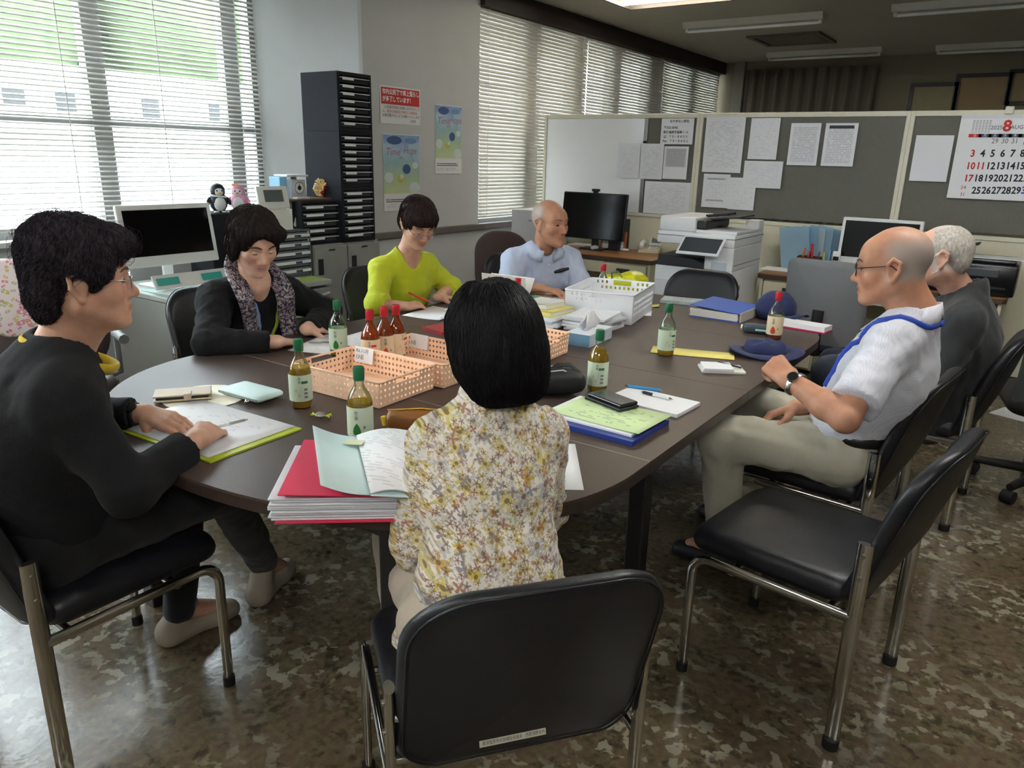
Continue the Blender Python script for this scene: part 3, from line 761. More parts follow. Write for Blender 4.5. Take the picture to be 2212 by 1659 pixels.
for k, (x, y, cn, c) in enumerate(pens):
    r = Vector((p.x, p.y+0.05, DZ))+Vector((x, y, 0.03))
    top = r+Vector((random.uniform(-0.02, 0.02), random.uniform(-0.02, 0.02), 0.12+0.03*random.random()+(0.05 if cn == 'red' else 0)))
    bm = B(); cyl(bm, r-top*0, top, 0.006 if cn != 'red' else 0.009, n=8)
    o = obj('pen', bm, mat('pen_'+cn.replace(' ', '_'), c, 0.35), None, 40)
    tag(o, '%s pen standing in the brown pen stand' % cn, 'pen', 'pens in the brown stand')
p = ony(1768, 582, 5.5); p.y = 5.5; bm = B(); prism(bm, [(-0.035, 0), (0.035, 0), (0.03, 0.022), (0, 0.032), (-0.03, 0.022)], -0.02, 0.02, Matrix.Rotation(pi/2, 4, 'X'))
tag(obj('sponge', bm, mat('cream_sponge', (240, 230, 180), 0.8, bump=0.5), loc=(p.x, p.y+0.02, DZ)), 'small cream sponge at the front edge of the right desk', 'sponge')
p = ony(1803, 576, 5.56); p.y = 5.54
t = thing('cordless_phone', 'white cordless handset in its cradle beside the white monitor', 'telephone', (p.x, p.y+0.02, DZ), 0.1)
bm = B(); box(bm, (0, 0.0, 0.012), (0.09, 0.08, 0.024), bev=0.01); obj('cradle', bm, M_WHITEP, t, 40)
bm = B(); box(bm, (0, 0.012, 0.10), (0.052, 0.024, 0.165), rot=(-0.15, 0, 0), bev=0.008); hs = obj('handset', bm, M_WHITEP, t, 40)
bm = B(); box(bm, (0, -0.008, 0.135), (0.036, 0.006, 0.026), rot=(-0.15, 0, 0)); obj('display', bm, M_SCREEN, hs)
for i in range(3):
    for j in range(4):
        bm = B(); box(bm, (-0.013+0.013*i, -0.006+0.0022*j*-1, 0.06+0.015*j), (0.009, 0.006, 0.009), rot=(-0.15, 0, 0)); obj('key', bm, M_GREYP, hs)
p = D(1832, 584); bm = B(); box(bm, (0, 0, 0.01), (0.36, 0.12, 0.02), bev=0.005); tag(obj('keyboard', bm, mat('cream_keyboard', (224, 220, 196), 0.5), loc=(p.x+0.13, p.y+0.06, DZ)), 'cream keyboard in front of the white monitor', 'keyboard')
# black inkjet printer at far right
p = D(2178, 632)
t = thing('inkjet_printer', 'black inkjet printer with white paper on the right end of the desk', 'printer', (-0.20, 5.72, DZ), 0.0)
x0, x1 = -0.38, 0.13
bm = B(); box2(bm, (x0, -0.26, 0.0), (x1, 0.16, 0.19), 0.015); obj('body', bm, mat('gloss_black', (16, 16, 18), 0.25), t, 40)
bm = B(); box2(bm, (x0+0.01, -0.268, 0.115), (x1-0.10, -0.255, 0.165), 0.004); pn = obj('control_panel', bm, mat('panel_grey', (70, 74, 80), 0.3), t)
bm = B(); cyl(bm, (x0+0.2, -0.2685, 0.13), (x0+0.2, -0.27, 0.13), 0.008); obj('lamp', bm, mat('amber_button', (226, 190, 80), 0.4), pn)
bm = B(); box2(bm, (x0+0.04, -0.266, 0.045), (x1-0.05, -0.256, 0.058)); obj('output_slot', bm, M_BLACKP, t)
bm = B(); box2(bm, (x0+0.02, -0.20, 0.19), (x1-0.02, 0.14, 0.215), 0.01); obj('lid', bm, mat('gloss_black', (16, 16, 18)), t, 40)
bm = B(); box(bm, (x0+0.12, 0.02, 0.25), (0.30, 0.20, 0.008), rot=(0, -0.28, 0)); obj('rear_tray', bm, M_BLACKP, t)
bm = B(); box(bm, (x1-0.14, -0.06, 0.2185), (0.30, 0.21, 0.003), rot=(0, 0, 0.05)); obj('paper', bm, M_PAPER, t)

# ================================================================== COPIER
X0, X1, Y0, Y1 = -2.225, -1.665, 5.0, 5.60
M_COP = mat('copier_white', (236, 238, 240), 0.42, var=0.015); M_COPD = mat('copier_charcoal', (40, 42, 46), 0.5)
t = thing('photocopier', 'white office photocopier with grey touch screen in front of the screens', 'copier', ((X0+X1)/2, (Y0+Y1)/2, 0))
w, d = X1-X0, Y1-Y0
zb1 = ony(1413, 570, Y0).z   # front left top of lower cabinet
bm = B(); box2(bm, (-w/2, -d/2, 0.04), (w/2, d/2, zb1), 0.008); obj('paper_cabinet', bm, M_COP, t, 40)
for k in range(3):
    bm = B(); box2(bm, (-w/2+0.012, -d/2-0.006, 0.06+0.2*k), (w/2-0.012, -d/2+0.002, 0.25+0.2*k), 0.004); obj('paper_drawer', bm, M_COP, t)
for a_ in (-1, 1):
    for b_ in (-1, 1):
        bm = B(); cyl(bm, (a_*(w/2-0.06), b_*(d/2-0.06), 0), (a_*(w/2-0.06), b_*(d/2-0.06), 0.045), 0.025); obj('caster', bm, M_BLACKP, t)
bm = B(); box2(bm, (w/2-0.20, -d/2, zb1), (w/2, d/2, 0.90), 0.006); obj('right_column', bm, M_COP, t)
bm = B(); box2(bm, (-w/2, d/2-0.10, zb1), (w/2-0.2, d/2, 0.90)); obj('rear_column', bm, M_COP, t)
bm = B(); box2(bm, (-w/2+0.19, -d/2+0.14, zb1+0.02), (w/2-0.2, d/2-0.1, 0.895)); obj('inner_bay', bm, M_COPD, t)
bm = B(); prism(bm, [(-w/2+0.01, zb1), (w/2-0.2, zb1), (w/2-0.2, zb1+0.03), (0.0, zb1+0.06), (-w/2+0.02, zb1+0.075)], -d/2+0.002, d/2-0.1, Matrix(((1, 0, 0, 0), (0, 0, 1, 0), (0, 1, 0, 0), (0, 0, 0, 1)))); obj('output_tray', bm, M_COPD, t)
bm = B(); box2(bm, (-w/2, -d/2-0.005, 0.90), (w/2, d/2, 0.985), 0.01); sc = obj('scanner_deck', bm, M_COP, t, 40)
bm = B(); box2(bm, (-w/2-0.002, -d/2-0.007, 0.955), (w/2+0.002, d/2, 0.960)); obj('seam', bm, mat('seam_grey', (120, 122, 124), 0.6), sc)
bm = B(); box2(bm, (-w/2, -d/2+0.01, 0.985), (-w/2+0.27, d/2-0.04, 1.085), 0.02); obj('document_feeder', bm, M_COP, t, 40)
bm = B(); box2(bm, (-w/2+0.27, -d/2+0.02, 0.985), (w/2, d/2-0.04, 1.005), 0.006); obj('feeder_tray', bm, M_COP, t)
bm = B(); box2(bm, (w/2-0.10, d/2-0.12, 0.985), (w/2, d/2, 1.06), 0.01); obj('hinge_block', bm, M_COP, t)
bm = B(); box2(bm, (-w/2+0.26, -d/2+0.03, 1.00), (-w/2+0.34, d/2-0.1, 1.07), 0.02); obj('feeder_mouth', bm, M_COPD, t)
bm = B(); box(bm, (0.08, 0.0, 1.075), (0.34, 0.30, 0.012), rot=(0, -0.12, 0), bev=0.004); dt = obj('document_tray', bm, M_COPD, t)
bm = B(); box(bm, (0.05, -0.05, 1.095), (0.16, 0.03, 0.018), rot=(0, -0.12, 0), bev=0.004); obj('paper_guide', bm, M_BLACKP, dt)
bm = B(); box(bm, (0.05, 0.09, 1.095), (0.16, 0.03, 0.018), rot=(0, -0.12, 0), bev=0.004); obj('paper_guide', bm, M_BLACKP, dt)
# touch panel
R = Matrix.Rotation(radians(-52), 3, 'X')
c = Vector((0.075, -d/2-0.08, 0.905))
bm = B(); box(bm, c, (0.30, 0.012, 0.17), rot=R, bev=0.006); tp = obj('touch_panel', bm, M_COP, t, 40)
bm = B(); box(bm, c+R @ Vector((0, -0.0075, 0.004)), (0.265, 0.002, 0.135), rot=R); obj('screen', bm, mat('panel_screen', (70, 76, 82), 0.2), tp)
bm = B(); box2(bm, (0.0, -d/2-0.06, 0.86), (0.15, -d/2+0.02, 0.90)); obj('panel_arm', bm, M_COP, t)
for k, zz in enumerate((0.42, 0.36)):
    bm = B(); box2(bm, (w/2-0.001, -d/2+0.10, zz+0.18), (w/2+0.004, -d/2+0.19, zz+0.21)); obj('latch', bm, M_GREYP if k == 0 else M_BLACKP, t)
for zz in (0.22, 0.78):
    bm = B(); box2(bm, (w/2-0.001, -d/2+0.02, zz), (w/2+0.002, d/2-0.02, zz+0.004)); obj('seam', bm, mat('seam_grey', (120, 122, 124)), t)
bm = B(); box2(bm, (w/2-0.15, -d/2-0.002, 0.70), (w/2-0.04, -d/2+0.001, 0.80)); obj('notice', bm, mat('pale_notice', (196, 204, 214), 0.3), t)

# ================================================================== LEFT SIDE: desk, computer, drawers, cabinets
M_STEELG = mat('grey_steel', (150, 152, 146), 0.45, var=0.03); M_STEELT = mat('grey_desk_top', (176, 182, 174), 0.4)
XD0, XD1, YD0, YD1 = -4.30, -3.55, 2.15, 3.16
t = thing('office_desk', 'grey steel desk by the left window with curved drawer pulls', 'desk', ((XD0+XD1)/2, (YD0+YD1)/2, 0), pi/2)
# local: x along +Y of the room, y towards -X (local -Y is the front, facing +X)
w, d, z = YD1-YD0, XD1-XD0, 0.70
bm = B(); box(bm, (0, 0, z-0.016), (w, d, 0.032), bev=0.006); obj('desk_top', bm, M_STEELT, t)
bm = B(); box(bm, (-w/2+0.016, 0, (z-0.033)/2), (0.03, d-0.03, z-0.034)); obj('side_panel', bm, M_STEELG, t)
bm = B(); box(bm, (0, d/2-0.02, (z-0.033)/2+0.05), (w-0.04, 0.02, z-0.15)); obj('back_panel', bm, M_STEELG, t)
bm = B(); box(bm, (-0.2, -d/2+0.02, z-0.075), (w-0.46, 0.02, 0.085)); obj('apron', bm, M_STEELG, t)
bm = B(); box(bm, (w/2-0.205, 0.01, (z-0.04)/2), (0.40, d-0.06, z-0.05)); obj('pedestal', bm, M_STEELG, t)
zz = z-0.045
for hh in (0.10, 0.18, 0.30):
    bm = B(); box(bm, (w/2-0.205, -d/2+0.014, zz-hh/2), (0.385, 0.024, hh-0.006), bev=0.004); dr = obj('drawer', bm, M_STEELG, t)
    bm = B()
    tube(bm, [(w/2-0.205+0.18*u, -d/2-0.006, zz-0.034-0.018*(1-u*u)) for u in [k/8-1 for k in range(17)]], 0.009, 8, flat=(1, 0.6)); obj('pull', bm, mat('pale_pull', (186, 188, 182), 0.4), dr, 60)
    zz -= hh
bm = B(); box(bm, (-w/2+0.10, -d/2-0.002, z-0.075), (0.045, 0.003, 0.04)); obj('yellow_tag', bm, mat('yellow_tag', (222, 200, 60), 0.6), t)
# all-in-one computer
XM = -4.02
p, q = onx(250, 443, XM), onx(455, 439, XM); bl = onx(473, 564, XM+0.06)
monitor('desktop_computer', 'white all-in-one computer with dark screen by the left window', (XM, (p.y+q.y)/2, DZ), pi/2, q.y-p.y, (p.z+q.z)/2-bl.z, bl.z-DZ, 0.028, M_WHITEP, tiltd=9, foot=(0.3, 0.2), chin=0.03)
# desk mat, papers, tablet, turquoise tray
p = D(400, 640)
bm = B(); box(bm, (0, 0, 0.0015), (0.36, 0.52, 0.003)); tag(obj('desk_mat', bm, mat('turquoise_mat', (120, 186, 172), 0.4), loc=(-3.80, 2.44, DZ)), 'turquoise desk mat under the papers on the grey desk', 'desk mat')
bm = B(); box(bm, (0, 0, 0.0008), (0.24, 0.5, 0.0016)); tag(obj('paper_sheet', bm, M_PAPER, loc=(-3.78, 2.44, DZ+0.0035), rot=(0, 0, 0.12)), 'white sheets spread on the desk below the all-in-one computer', 'paper')
t = thing('note_stand', 'white note stand with turquoise panels under the all-in-one computer', 'stand', (-3.90, 2.44, DZ+0.0055))
bm = B(); box(bm, (0, 0, 0.04), (0.012, 0.46, 0.08), rot=(0, -0.5, 0)); obj('board', bm, M_WHITEP, t)
for y in (-0.15, 0.12):
    bm = B(); box(bm, (0.012, y, 0.045), (0.003, 0.13, 0.04), rot=(0, -0.5, 0)); obj('panel', bm, mat('turquoise_panel', (64, 170, 158), 0.4), t)
p = D(383, 623); bm = B(); box(bm, (0, 0, 0.007), (0.15, 0.21, 0.014), bev=0.004); tag(obj('tablet', bm, mat('brown_cover', (74, 52, 42), 0.5), loc=(-3.655, 2.34, DZ+0.0052), rot=(0, 0, 0.1)), 'dark brown tablet cover on the near corner of the grey desk', 'tablet')
p = D(668, 596); bm = B(); box(bm, (0, 0, 0.002), (0.30, 0.34, 0.004)); tag(obj('desk_pad', bm, mat('lime_pad', (176, 206, 110), 0.5), loc=(-3.74, 2.98, DZ)), 'lime green pad on the right end of the grey desk', 'desk mat')
bm = B(); box(bm, (0, 0, 0.001), (0.21, 0.2, 0.002)); tag(obj('paper_sheet', bm, M_PAPER, loc=(-3.78, 2.93, DZ+0.004), rot=(0, 0, 0.1)), 'pale sheet on the lime green pad', 'paper')
bm = B(); box(bm, (0, 0, 0.012), (0.17, 0.11, 0.024), bev=0.006); tag(obj('black_case', bm, M_BLACKP, loc=(-3.64, 2.79, DZ), rot=(0, 0, 0.1)), 'black flat case on the grey desk behind the seated woman in the cardigan', 'case')
# dark drawer unit carrying the penguins (stands on the desk, back)
XA = -4.02
M_NAVY = mat('black_cabinet', (34, 36, 42), 0.75, spec=0.15); M_TRAY = mat('smoke_tray', (44, 46, 52), 0.25); M_LABEL = mat('paper_label', (232, 234, 236), 0.6, var=0.0)
def label_drawers(name, label, X, y0, y1, z0, z1, n, depth, body, tray, lw=0.45, handle=False, group='drawer units on the left', lab2=False, rim=0.012):
    t = thing(name, label, 'drawers', (X-depth/2, (y0+y1)/2, z0), pi/2, group=group)
    w, h = y1-y0, z1-z0
    bm = B()
    for s_ in (-1, 1): box(bm, (s_*(w/2-rim/2), 0, h/2), (rim, depth, h))
    box(bm, (0, 0, h-rim/2), (w-2*rim, depth, rim)); box(bm, (0, 0, rim/2), (w-2*rim, depth, rim)); box(bm, (0, depth/2-0.005, h/2), (w-2*rim, 0.01, h-2*rim))
    obj('casing', bm, body, t)
    hh = (h-2*rim)/n
    for k in range(n):
        zc = rim+hh*(k+0.5)
        bm = B(); box(bm, (0, -0.012, zc-0.002), (w-2*rim-0.006, depth-0.03, hh-0.008), bev=0.002); dr = obj('drawer', bm, tray, t)
        bm = B(); box(bm, (0, -depth/2-0.004, zc+hh*0.18), (w-2*rim-0.01, 0.022, 0.005), bev=0.002); obj('lip', bm, mat('clear_lip', (206, 210, 216), 0.2), dr)
        lx = -w/2+rim+w*lw/2+0.006
        bm = B(); box(bm, (lx, -depth/2-0.0165, zc+hh*0.06), (w*lw*0.9, 0.002, min(0.016, hh*0.42))); obj('label', bm, M_LABEL, dr)
        if lab2:
            bm = B(); box(bm, (w/2-rim-w*0.13, -depth/2-0.0165, zc+hh*0.06), (w*0.2, 0.002, min(0.015, hh*0.4))); obj('label', bm, M_LABEL, dr)
    return t
pa, pb = onx(452, 462, XA), onx(575, 458, XA)
bm = B(); box2(bm, (XA-0.24, pa.y, DZ), (XA, pb.y, (pa.z+pb.z)/2), 0.006)
tag(obj('black_box_shelf', bm, M_NAVY), 'black storage box behind the woman in the cardigan, under the penguins', 'box')
zpen = (pa.z+pb.z)/2
XB3 = -3.72
ztB = onx(630, 497, XB3).z
yB0, yB1 = onx(578, 540, XB3).y, 3.155
label_drawers('label_drawer_unit', 'grey five-drawer unit with white labels behind the scarf wearer', XB3, yB0, yB1, DZ+0.005, ztB, 5, 0.25, mat('slate_plastic', (92, 98, 104), 0.4), mat('slate_drawer', (112, 118, 124), 0.35), 0.55, lab2=True)
# low grey cabinets
XCF = -3.70
zc = (onx(664, 530, XCF).z+onx(818, 520, XCF).z)/2
yc0, yc1, ycm = 3.168, onx(822, 540, XCF).y, onx(752, 540, XCF).y
for k, (a_, b_, hp) in enumerate(((yc0, ycm, (693, 577)), (ycm, yc1, (765, 568)))):
    t = thing('low_cabinet', ['grey low cabinet with black handle, left one under the drawer tower', 'grey low cabinet with black handle, right one nearer the pillar'][k], 'cabinet', (XCF-0.165, (a_+b_)/2, 0), pi/2, group='low grey cabinets')
    w = b_-a_
    bm = B(); box(bm, (0, 0.01, zc/2), (w-0.003, 0.31, zc)); obj('body', bm, M_STEELG, t)
    bm = B(); box(bm, (0, -0.155, zc/2+0.02), (w-0.012, 0.02, zc-0.07), bev=0.004); dr = obj('door', bm, M_STEELG, t)
    hy = onx(hp[0], hp[1], XCF)
    bm = B(); box(bm, (hy.y-(a_+b_)/2, -0.168, hy.z), (0.04, 0.01, 0.10), bev=0.004); obj('handle', bm, M_BLACKP, dr)
    bm = B(); box(bm, (0, -0.166, zc-0.035), (0.05, 0.003, 0.008)); obj('label_slot', bm, M_BLACKP, dr)
# black drawers with brown top
pa = onx(655, 432, -3.74); pb = onx(733, 432, -3.74)
yu0, yu1 = onx(652, 480, -3.74).y, onx(733, 480, -3.74).y
label_drawers('drawer_unit', 'black four-drawer unit under the postal scale and flower ball', -3.74, yu0, yu1, zc, pa.z-0.012, 5, 0.30, M_NAVY, M_TRAY, 0.5)
yl = onx(603, 430, -3.85).y
bm = B(); box2(bm, (-4.045, yl, pa.z-0.0115), (-3.80, yu1-0.0, pa.z), 0.003); ob = tag(obj('shelf_board', bm, mat('brown_board', (120, 92, 66), 0.5)), 'thin brown board under the postal scale and flower ball', 'board')
zt = pa.z
ym0 = onx(632, 470, -3.80).y
bm = B(); box2(bm, (-4.02, ym0, ztB+0.001), (-3.80, yu0-0.004, zt-0.0125), 0.003); tag(obj('dark_box', bm, mat('maroon_box', (44, 30, 34), 0.45)), 'dark maroon box with a hanging white tag under the brown board', 'box')
p = onx(644, 478, -3.795); bm = B(); prism(bm, rrect(0.05, 0.075, 0.012), -0.002, 0.002)
tag(obj('paper_tag', bm, M_LABEL, loc=(-3.796, p.y, p.z), rot=(pi/2, 0.35, pi/2)), 'white tag hanging from the dark maroon box', 'tag')
# tower of three letter trays
YT0, YT1 = onx(735, 300, XCF-0.0).y, onx(807, 300, XCF).y
zs = [zc, onx(740, 405, XCF).z, onx(738, 283, XCF).z, onx(735, 153, XCF).z]
nm = ['lowest black letter-tray unit of the tall tower', 'middle black letter-tray unit of the tall tower', 'topmost black letter-tray unit of the tall tower']
for k in range(3):
    label_drawers('letter_tray_unit', nm[k], XCF-0.01, YT0, YT1, zs[k]+0.001, zs[k+1], 7, 0.33, M_NAVY, M_TRAY, 0.36 if k else 0.5, group='letter-tray units of the tower', rim=0.02)
# ================================================================== POSTERS ON THE PILLAR
def poster_x(name, label, x0, y0, x1, y1, X, m, cat='poster'):
    p, q = onx(x0, y0, X), onx(x1, y1, X)
    w, h = q.y-p.y, p.z-q.z
    t = thing(name, label, cat, (X, (p.y+q.y)/2, (p.z+q.z)/2), rot=FACE_X)
    bm = B(); box(bm, (0, 0, 0), (w, h, 0.0016)); obj('sheet', bm, m, t)
    return t, w, h
t, w, h = poster_x('notice_poster', 'red and white warning notice on the pillar', 820, 183, 908, 272, XW+0.003, M_PAPER)
bm = B(); box(bm, (0, h*0.24, 0.001), (w*0.95, h*0.44, 0.0012)); obj('red_panel', bm, M_RED, t)
for k, s_ in enumerate(('市内公民館で車上荒らし', 'が多発しています！')):
    text(s_, 0.040, M_WHITEINK, t, (-w*0.45, h*(0.34-0.19*k), 0.0022), bold=0.0012, sx=w*0.9/(11*0.040*0.98))
for k, (s_, m_) in enumerate((('　公民館利用者の皆様におかれまして', M_INK), ('は、車両の施錠及び車内には貴重品', M_RED), ('を絶対置かないようお願いいたします', M_INK))):
    text(s_, 0.024, m_, t, (-w*0.46, h*(-0.06-0.11*k), 0.0014), sx=w*0.92/(17*0.024*0.98))
text('公民館', 0.022, M_INK, t, (w*0.22, -h*0.40, 0.0014))
def art_mat():
    mt, nt, b = nodes_of('watercolour_print')
    tc = nt.nodes.new('ShaderNodeTexCoord'); sp = nt.nodes.new('ShaderNodeSeparateXYZ'); nt.links.new(tc.outputs['Generated'], sp.inputs[0])
    n = nt.nodes.new('ShaderNodeTexNoise'); n.inputs['Scale'].default_value = 3.5; n.inputs['Detail'].default_value = 5; nt.links.new(tc.outputs['Generated'], n.inputs['Vector'])
    a = ramp(nt, math_node(nt, 'ADD', sp.outputs[1], math_node(nt, 'MULTIPLY', math_node(nt, 'SUBTRACT', n.outputs['Fac'], 0.5), 0.7)),
             [(0.05, lin((206, 220, 170))), (0.3, lin((186, 212, 178))), (0.55, lin((160, 198, 206))), (0.8, lin((186, 214, 232))), (1.0, lin((132, 166, 214)))])
    nt.links.new(a, b.inputs['Base Color']); setp(b, Roughness=0.45)
    return mt
M_ART = art_mat(); M_PALE = mat('pale_puff', (222, 232, 230), 0.6); M_ROSE = mat('rose_script', (176, 120, 150), 0.6, var=0); M_NAVYP = mat('navy_figure', (70, 96, 156), 0.6); M_YELP = mat('yellow_figure', (214, 206, 70), 0.6)
for k, (x0, y0, x1, y1, X, lab) in enumerate(((826, 288, 908, 452, XW+0.003, 'pale blue and green event poster on the pillar under the red notice'), (940, 225, 997, 375, XW-0.018+0.003, 'pale blue and green event poster on the right side of the pillar'))):
    t, w, h = poster_x('event_poster', lab, x0, y0, x1, y1, X, M_PAPER)
    bm = B(); box(bm, (0, h*0.11, 0.0011), (w*0.985, h*0.76, 0.0008)); obj('picture', bm, M_ART, t)
    def disc(cx, cy, rx, ry, m_, nm, z=0.0018):
        bm = B(); prism(bm, [(cx+rx*cos(2*pi*i/20), cy+ry*sin(2*pi*i/20)) for i in range(20)], z, z+0.0004); obj(nm, bm, m_, t)
    disc(w*0.33, -h*0.20, w*0.15, h*0.075, M_PALE, 'puff'); disc(w*0.36, h*0.10, w*0.09, h*0.045, M_PALE, 'puff'); disc(-w*0.36, -h*0.06, w*0.12, h*0.07, M_PALE, 'puff')
    disc(w*0.12, h*0.05, w*0.11, h*0.065, M_NAVYP, 'figure'); disc(-w*0.05, -h*0.08, w*0.08, h*0.05, M_YELP, 'figure', 0.0021); disc(-w*0.02, -h*0.05, w*0.05, h*0.03, M_PALE, 'figure', 0.0026)
    disc(-w*0.2, h*0.42, w*0.2, h*0.055, M_NAVYP, 'blossom'); disc(w*0.24, h*0.42, w*0.16, h*0.04, mat('sky_patch', (120, 158, 206), 0.6), 'blossom')
    text('Time', 0.075, M_ROSE, t, (-w*0.44, h*0.27, 0.0030), shear=0.2); text('with', 0.026, M_ROSE, t, (-w*0.10, h*0.20, 0.0030), shear=0.2); text('Hope', 0.075, M_ROSE, t, (w*0.04, h*0.29, 0.0030), shear=0.2, sx=0.85)
    bm = B(); box(bm, (-w*0.05, -h*0.36, 0.0012), (w*0.8, h*0.05, 0.0004)); obj('caption', bm, page_mat('caption_print', (70, 70, 76), rows=1.9, thr=0.35, margin=0.0, cols=2, gain=0.9), t)
    bm = B(); box(bm, (-w*0.05, -h*0.43, 0.0012), (w*0.8, h*0.05, 0.0004)); obj('caption', bm, page_mat('caption_fine', rows=3, thr=0.5, margin=0.0, cols=2, gain=0.4), t)

# ================================================================== ORNAMENTS ON THE LEFT DRAWERS
def penguin(label, loc, rz, back, h, sash):
    t = thing('penguin_figurine', label, 'figurine', loc, rz, group='penguin figurines')
    bm = B(); sphere(bm, (0, 0, h*0.36), (h*0.31, h*0.29, h*0.37), 20, 14); sphere(bm, (0, 0, h*0.74), (h*0.25, h*0.24, h*0.26), 20, 14); obj('body', bm, back, t, 180)
    bm = B(); sphere(bm, (0, -h*0.09, h*0.33), (h*0.24, h*0.235, h*0.29), 18, 12); obj('belly', bm, M_WHITEP, t, 180)
    bm = B(); sphere(bm, (0, -h*0.075, h*0.72), (h*0.19, h*0.19, h*0.185), 18, 12); fc = obj('face', bm, M_WHITEP, t, 180)
    bm = B(); sphere(bm, (0, -h*0.27, h*0.68), (h*0.055, h*0.06, h*0.032), 12, 8); obj('beak', bm, mat('orange_beak', (236, 160, 50), 0.5), fc, 180)
    for s_ in (-1, 1):
        bm = B(); sphere(bm, (s_*h*0.085, -h*0.245, h*0.75), (h*0.028, h*0.018, h*0.035), 10, 8); obj('eye', bm, M_BLACKP, fc, 180)
        bm = B(); tube(bm, [(s_*h*0.27, 0, h*0.50), (s_*h*0.36, -h*0.06, h*0.38), (s_*h*0.37, -h*0.12, h*0.26)], [h*0.06, h*0.07, h*0.03], 10); obj('wing', bm, back, t, 180)
        bm = B(); sphere(bm, (s_*h*0.13, -h*0.16, h*0.03), (h*0.1, h*0.14, h*0.035), 12, 8); obj('foot', bm, M_WHITEP if sash else mat('orange_beak', (236, 160, 50)), t, 180)
    if sash:
        bm = B(); tube(bm, [(h*0.27*cos(a), h*0.26*sin(a)-h*0.02, h*0.56-h*0.03*cos(a)) for a in [2*pi*i/24 for i in range(25)]], h*0.035, 8); obj('sash', bm, M_WHITEP, t, 180)
    else:
        bm = B()
        for s_ in (-1, 1): sphere(bm, (s_*h*0.06-h*0.08, -h*0.08, h*0.97), (h*0.07, h*0.035, h*0.045), 10, 8)
        obj('bow', bm, mat('peach_bow', (240, 180, 110), 0.6), t, 180)
XPN = -4.12
p = onx(474, 459, XPN); penguin('black and white penguin figurine on the storage box', (XPN, p.y, zpen), pi/2-0.35, mat('penguin_black', (30, 36, 44), 0.5), 0.172, True)
p = onx(518, 457, XPN); penguin('pink and white penguin figurine with a peach bow', (XPN, p.y, zpen), pi/2-0.75, mat('penguin_pink', (222, 150, 176), 0.5), 0.165, False)
# white box and digital clock
XC_ = -3.73
y0, y1 = onx(580, 470, XC_).y, onx(631, 470, XC_).y; zb_ = onx(605, 452, XC_).z
bm = B(); box2(bm, (XC_-0.06, y0, ztB+0.001), (XC_+0.005, y1, zb_), 0.003); tag(obj('white_box', bm, M_WHITEP), 'white carton under the digital clock', 'box')
t = thing('digital_clock', 'white digital desk clock with grey display beside the penguins', 'clock', (XC_-0.028, (onx(562, 430, XC_).y+onx(628, 430, XC_).y)/2, zb_+0.001), pi/2-0.1)
wc, hc = onx(624, 430, XC_).y-onx(562, 430, XC_).y, onx(590, 403, XC_).z-zb_
R = Matrix.Rotation(radians(-14), 3, 'X')
bm = B(); box(bm, (0, 0, hc/2), (wc, 0.022, hc), rot=R, bev=0.006); obj('case', bm, M_WHITEP, t, 40)
bm = B(); box(bm, R @ Vector((0, -0.013, 0))+Vector((0, 0, hc*0.56)), (wc*0.6, 0.004, hc*0.52), rot=R); obj('display', bm, mat('clock_lcd', (96, 104, 106), 0.25), t)
bm = B(); box(bm, (0, 0.004, 0.004), (wc*0.7, 0.05, 0.008)); obj('foot', bm, M_WHITEP, t)
# postal scale
XS = -3.90
p = onx(645, 431, XS)
t = thing('postal_scale', 'white postal scale with round dial on the brown board', 'scale', (XS-0.04, p.y, zt), pi/2)
hs_ = onx(640, 378, XS).z-zt
bm = B(); prism(bm, [(-0.062, 0), (0.062, 0), (0.05, hs_*0.80), (-0.05, hs_*0.80)], -0.05, 0.05, Matrix(((1, 0, 0, 0), (0, 0, 1, 0), (0, 1, 0, 0), (0, 0, 0, 1)))); obj('body', bm, mat('scale_grey', (196, 202, 206), 0.4), t)
bm = B(); cyl(bm, (0, -0.0505, hs_*0.45), (0, -0.054, hs_*0.45), 0.042, n=28); dl = obj('dial', bm, M_WHITEP, t, 40)
bm = B(); 
for i in range(36):
    a = 2*pi*i/36; box(bm, (0.036*sin(a), -0.0546, hs_*0.45+0.036*cos(a)), (0.003, 0.001, 0.007), rot=(0, a, 0))
obj('dial_marks', bm, M_INK, dl)
bm = B(); cyl(bm, (0, -0.0542, hs_*0.45), (0, -0.0565, hs_*0.45), 0.014, n=16); box(bm, (0, -0.0555, hs_*0.45+0.015), (0.003, 0.001, 0.03)); obj('pointer', bm, M_INK, dl)
bm = B(); cyl(bm, (0, 0, hs_*0.8), (0, 0, hs_*0.94), 0.02); obj('post', bm, M_GREYP, t)
bm = B(); box(bm, (-0.015, 0, hs_*0.97), (0.17, 0.13, 0.012), bev=0.004); obj('plate', bm, M_WHITEP, t)
p = onx(620, 431, XS); bm = B(); box(bm, (0, 0, 0.065), (0.10, 0.055, 0.13), bev=0.003); tag(obj('blue_carton', bm, mat('light_blue_carton', (140, 196, 232), 0.5), loc=(XS-0.05, p.y-0.02, zt)), 'light blue carton behind the postal scale', 'box')
p = onx(660, 430, -3.79); bm = B(); box(bm, (0, 0, 0.006), (0.05, 0.1, 0.012), bev=0.003); tag(obj('white_tray', bm, M_WHITEP, loc=(-3.83, p.y, zt)), 'small white tray in front of the postal scale', 'tray')
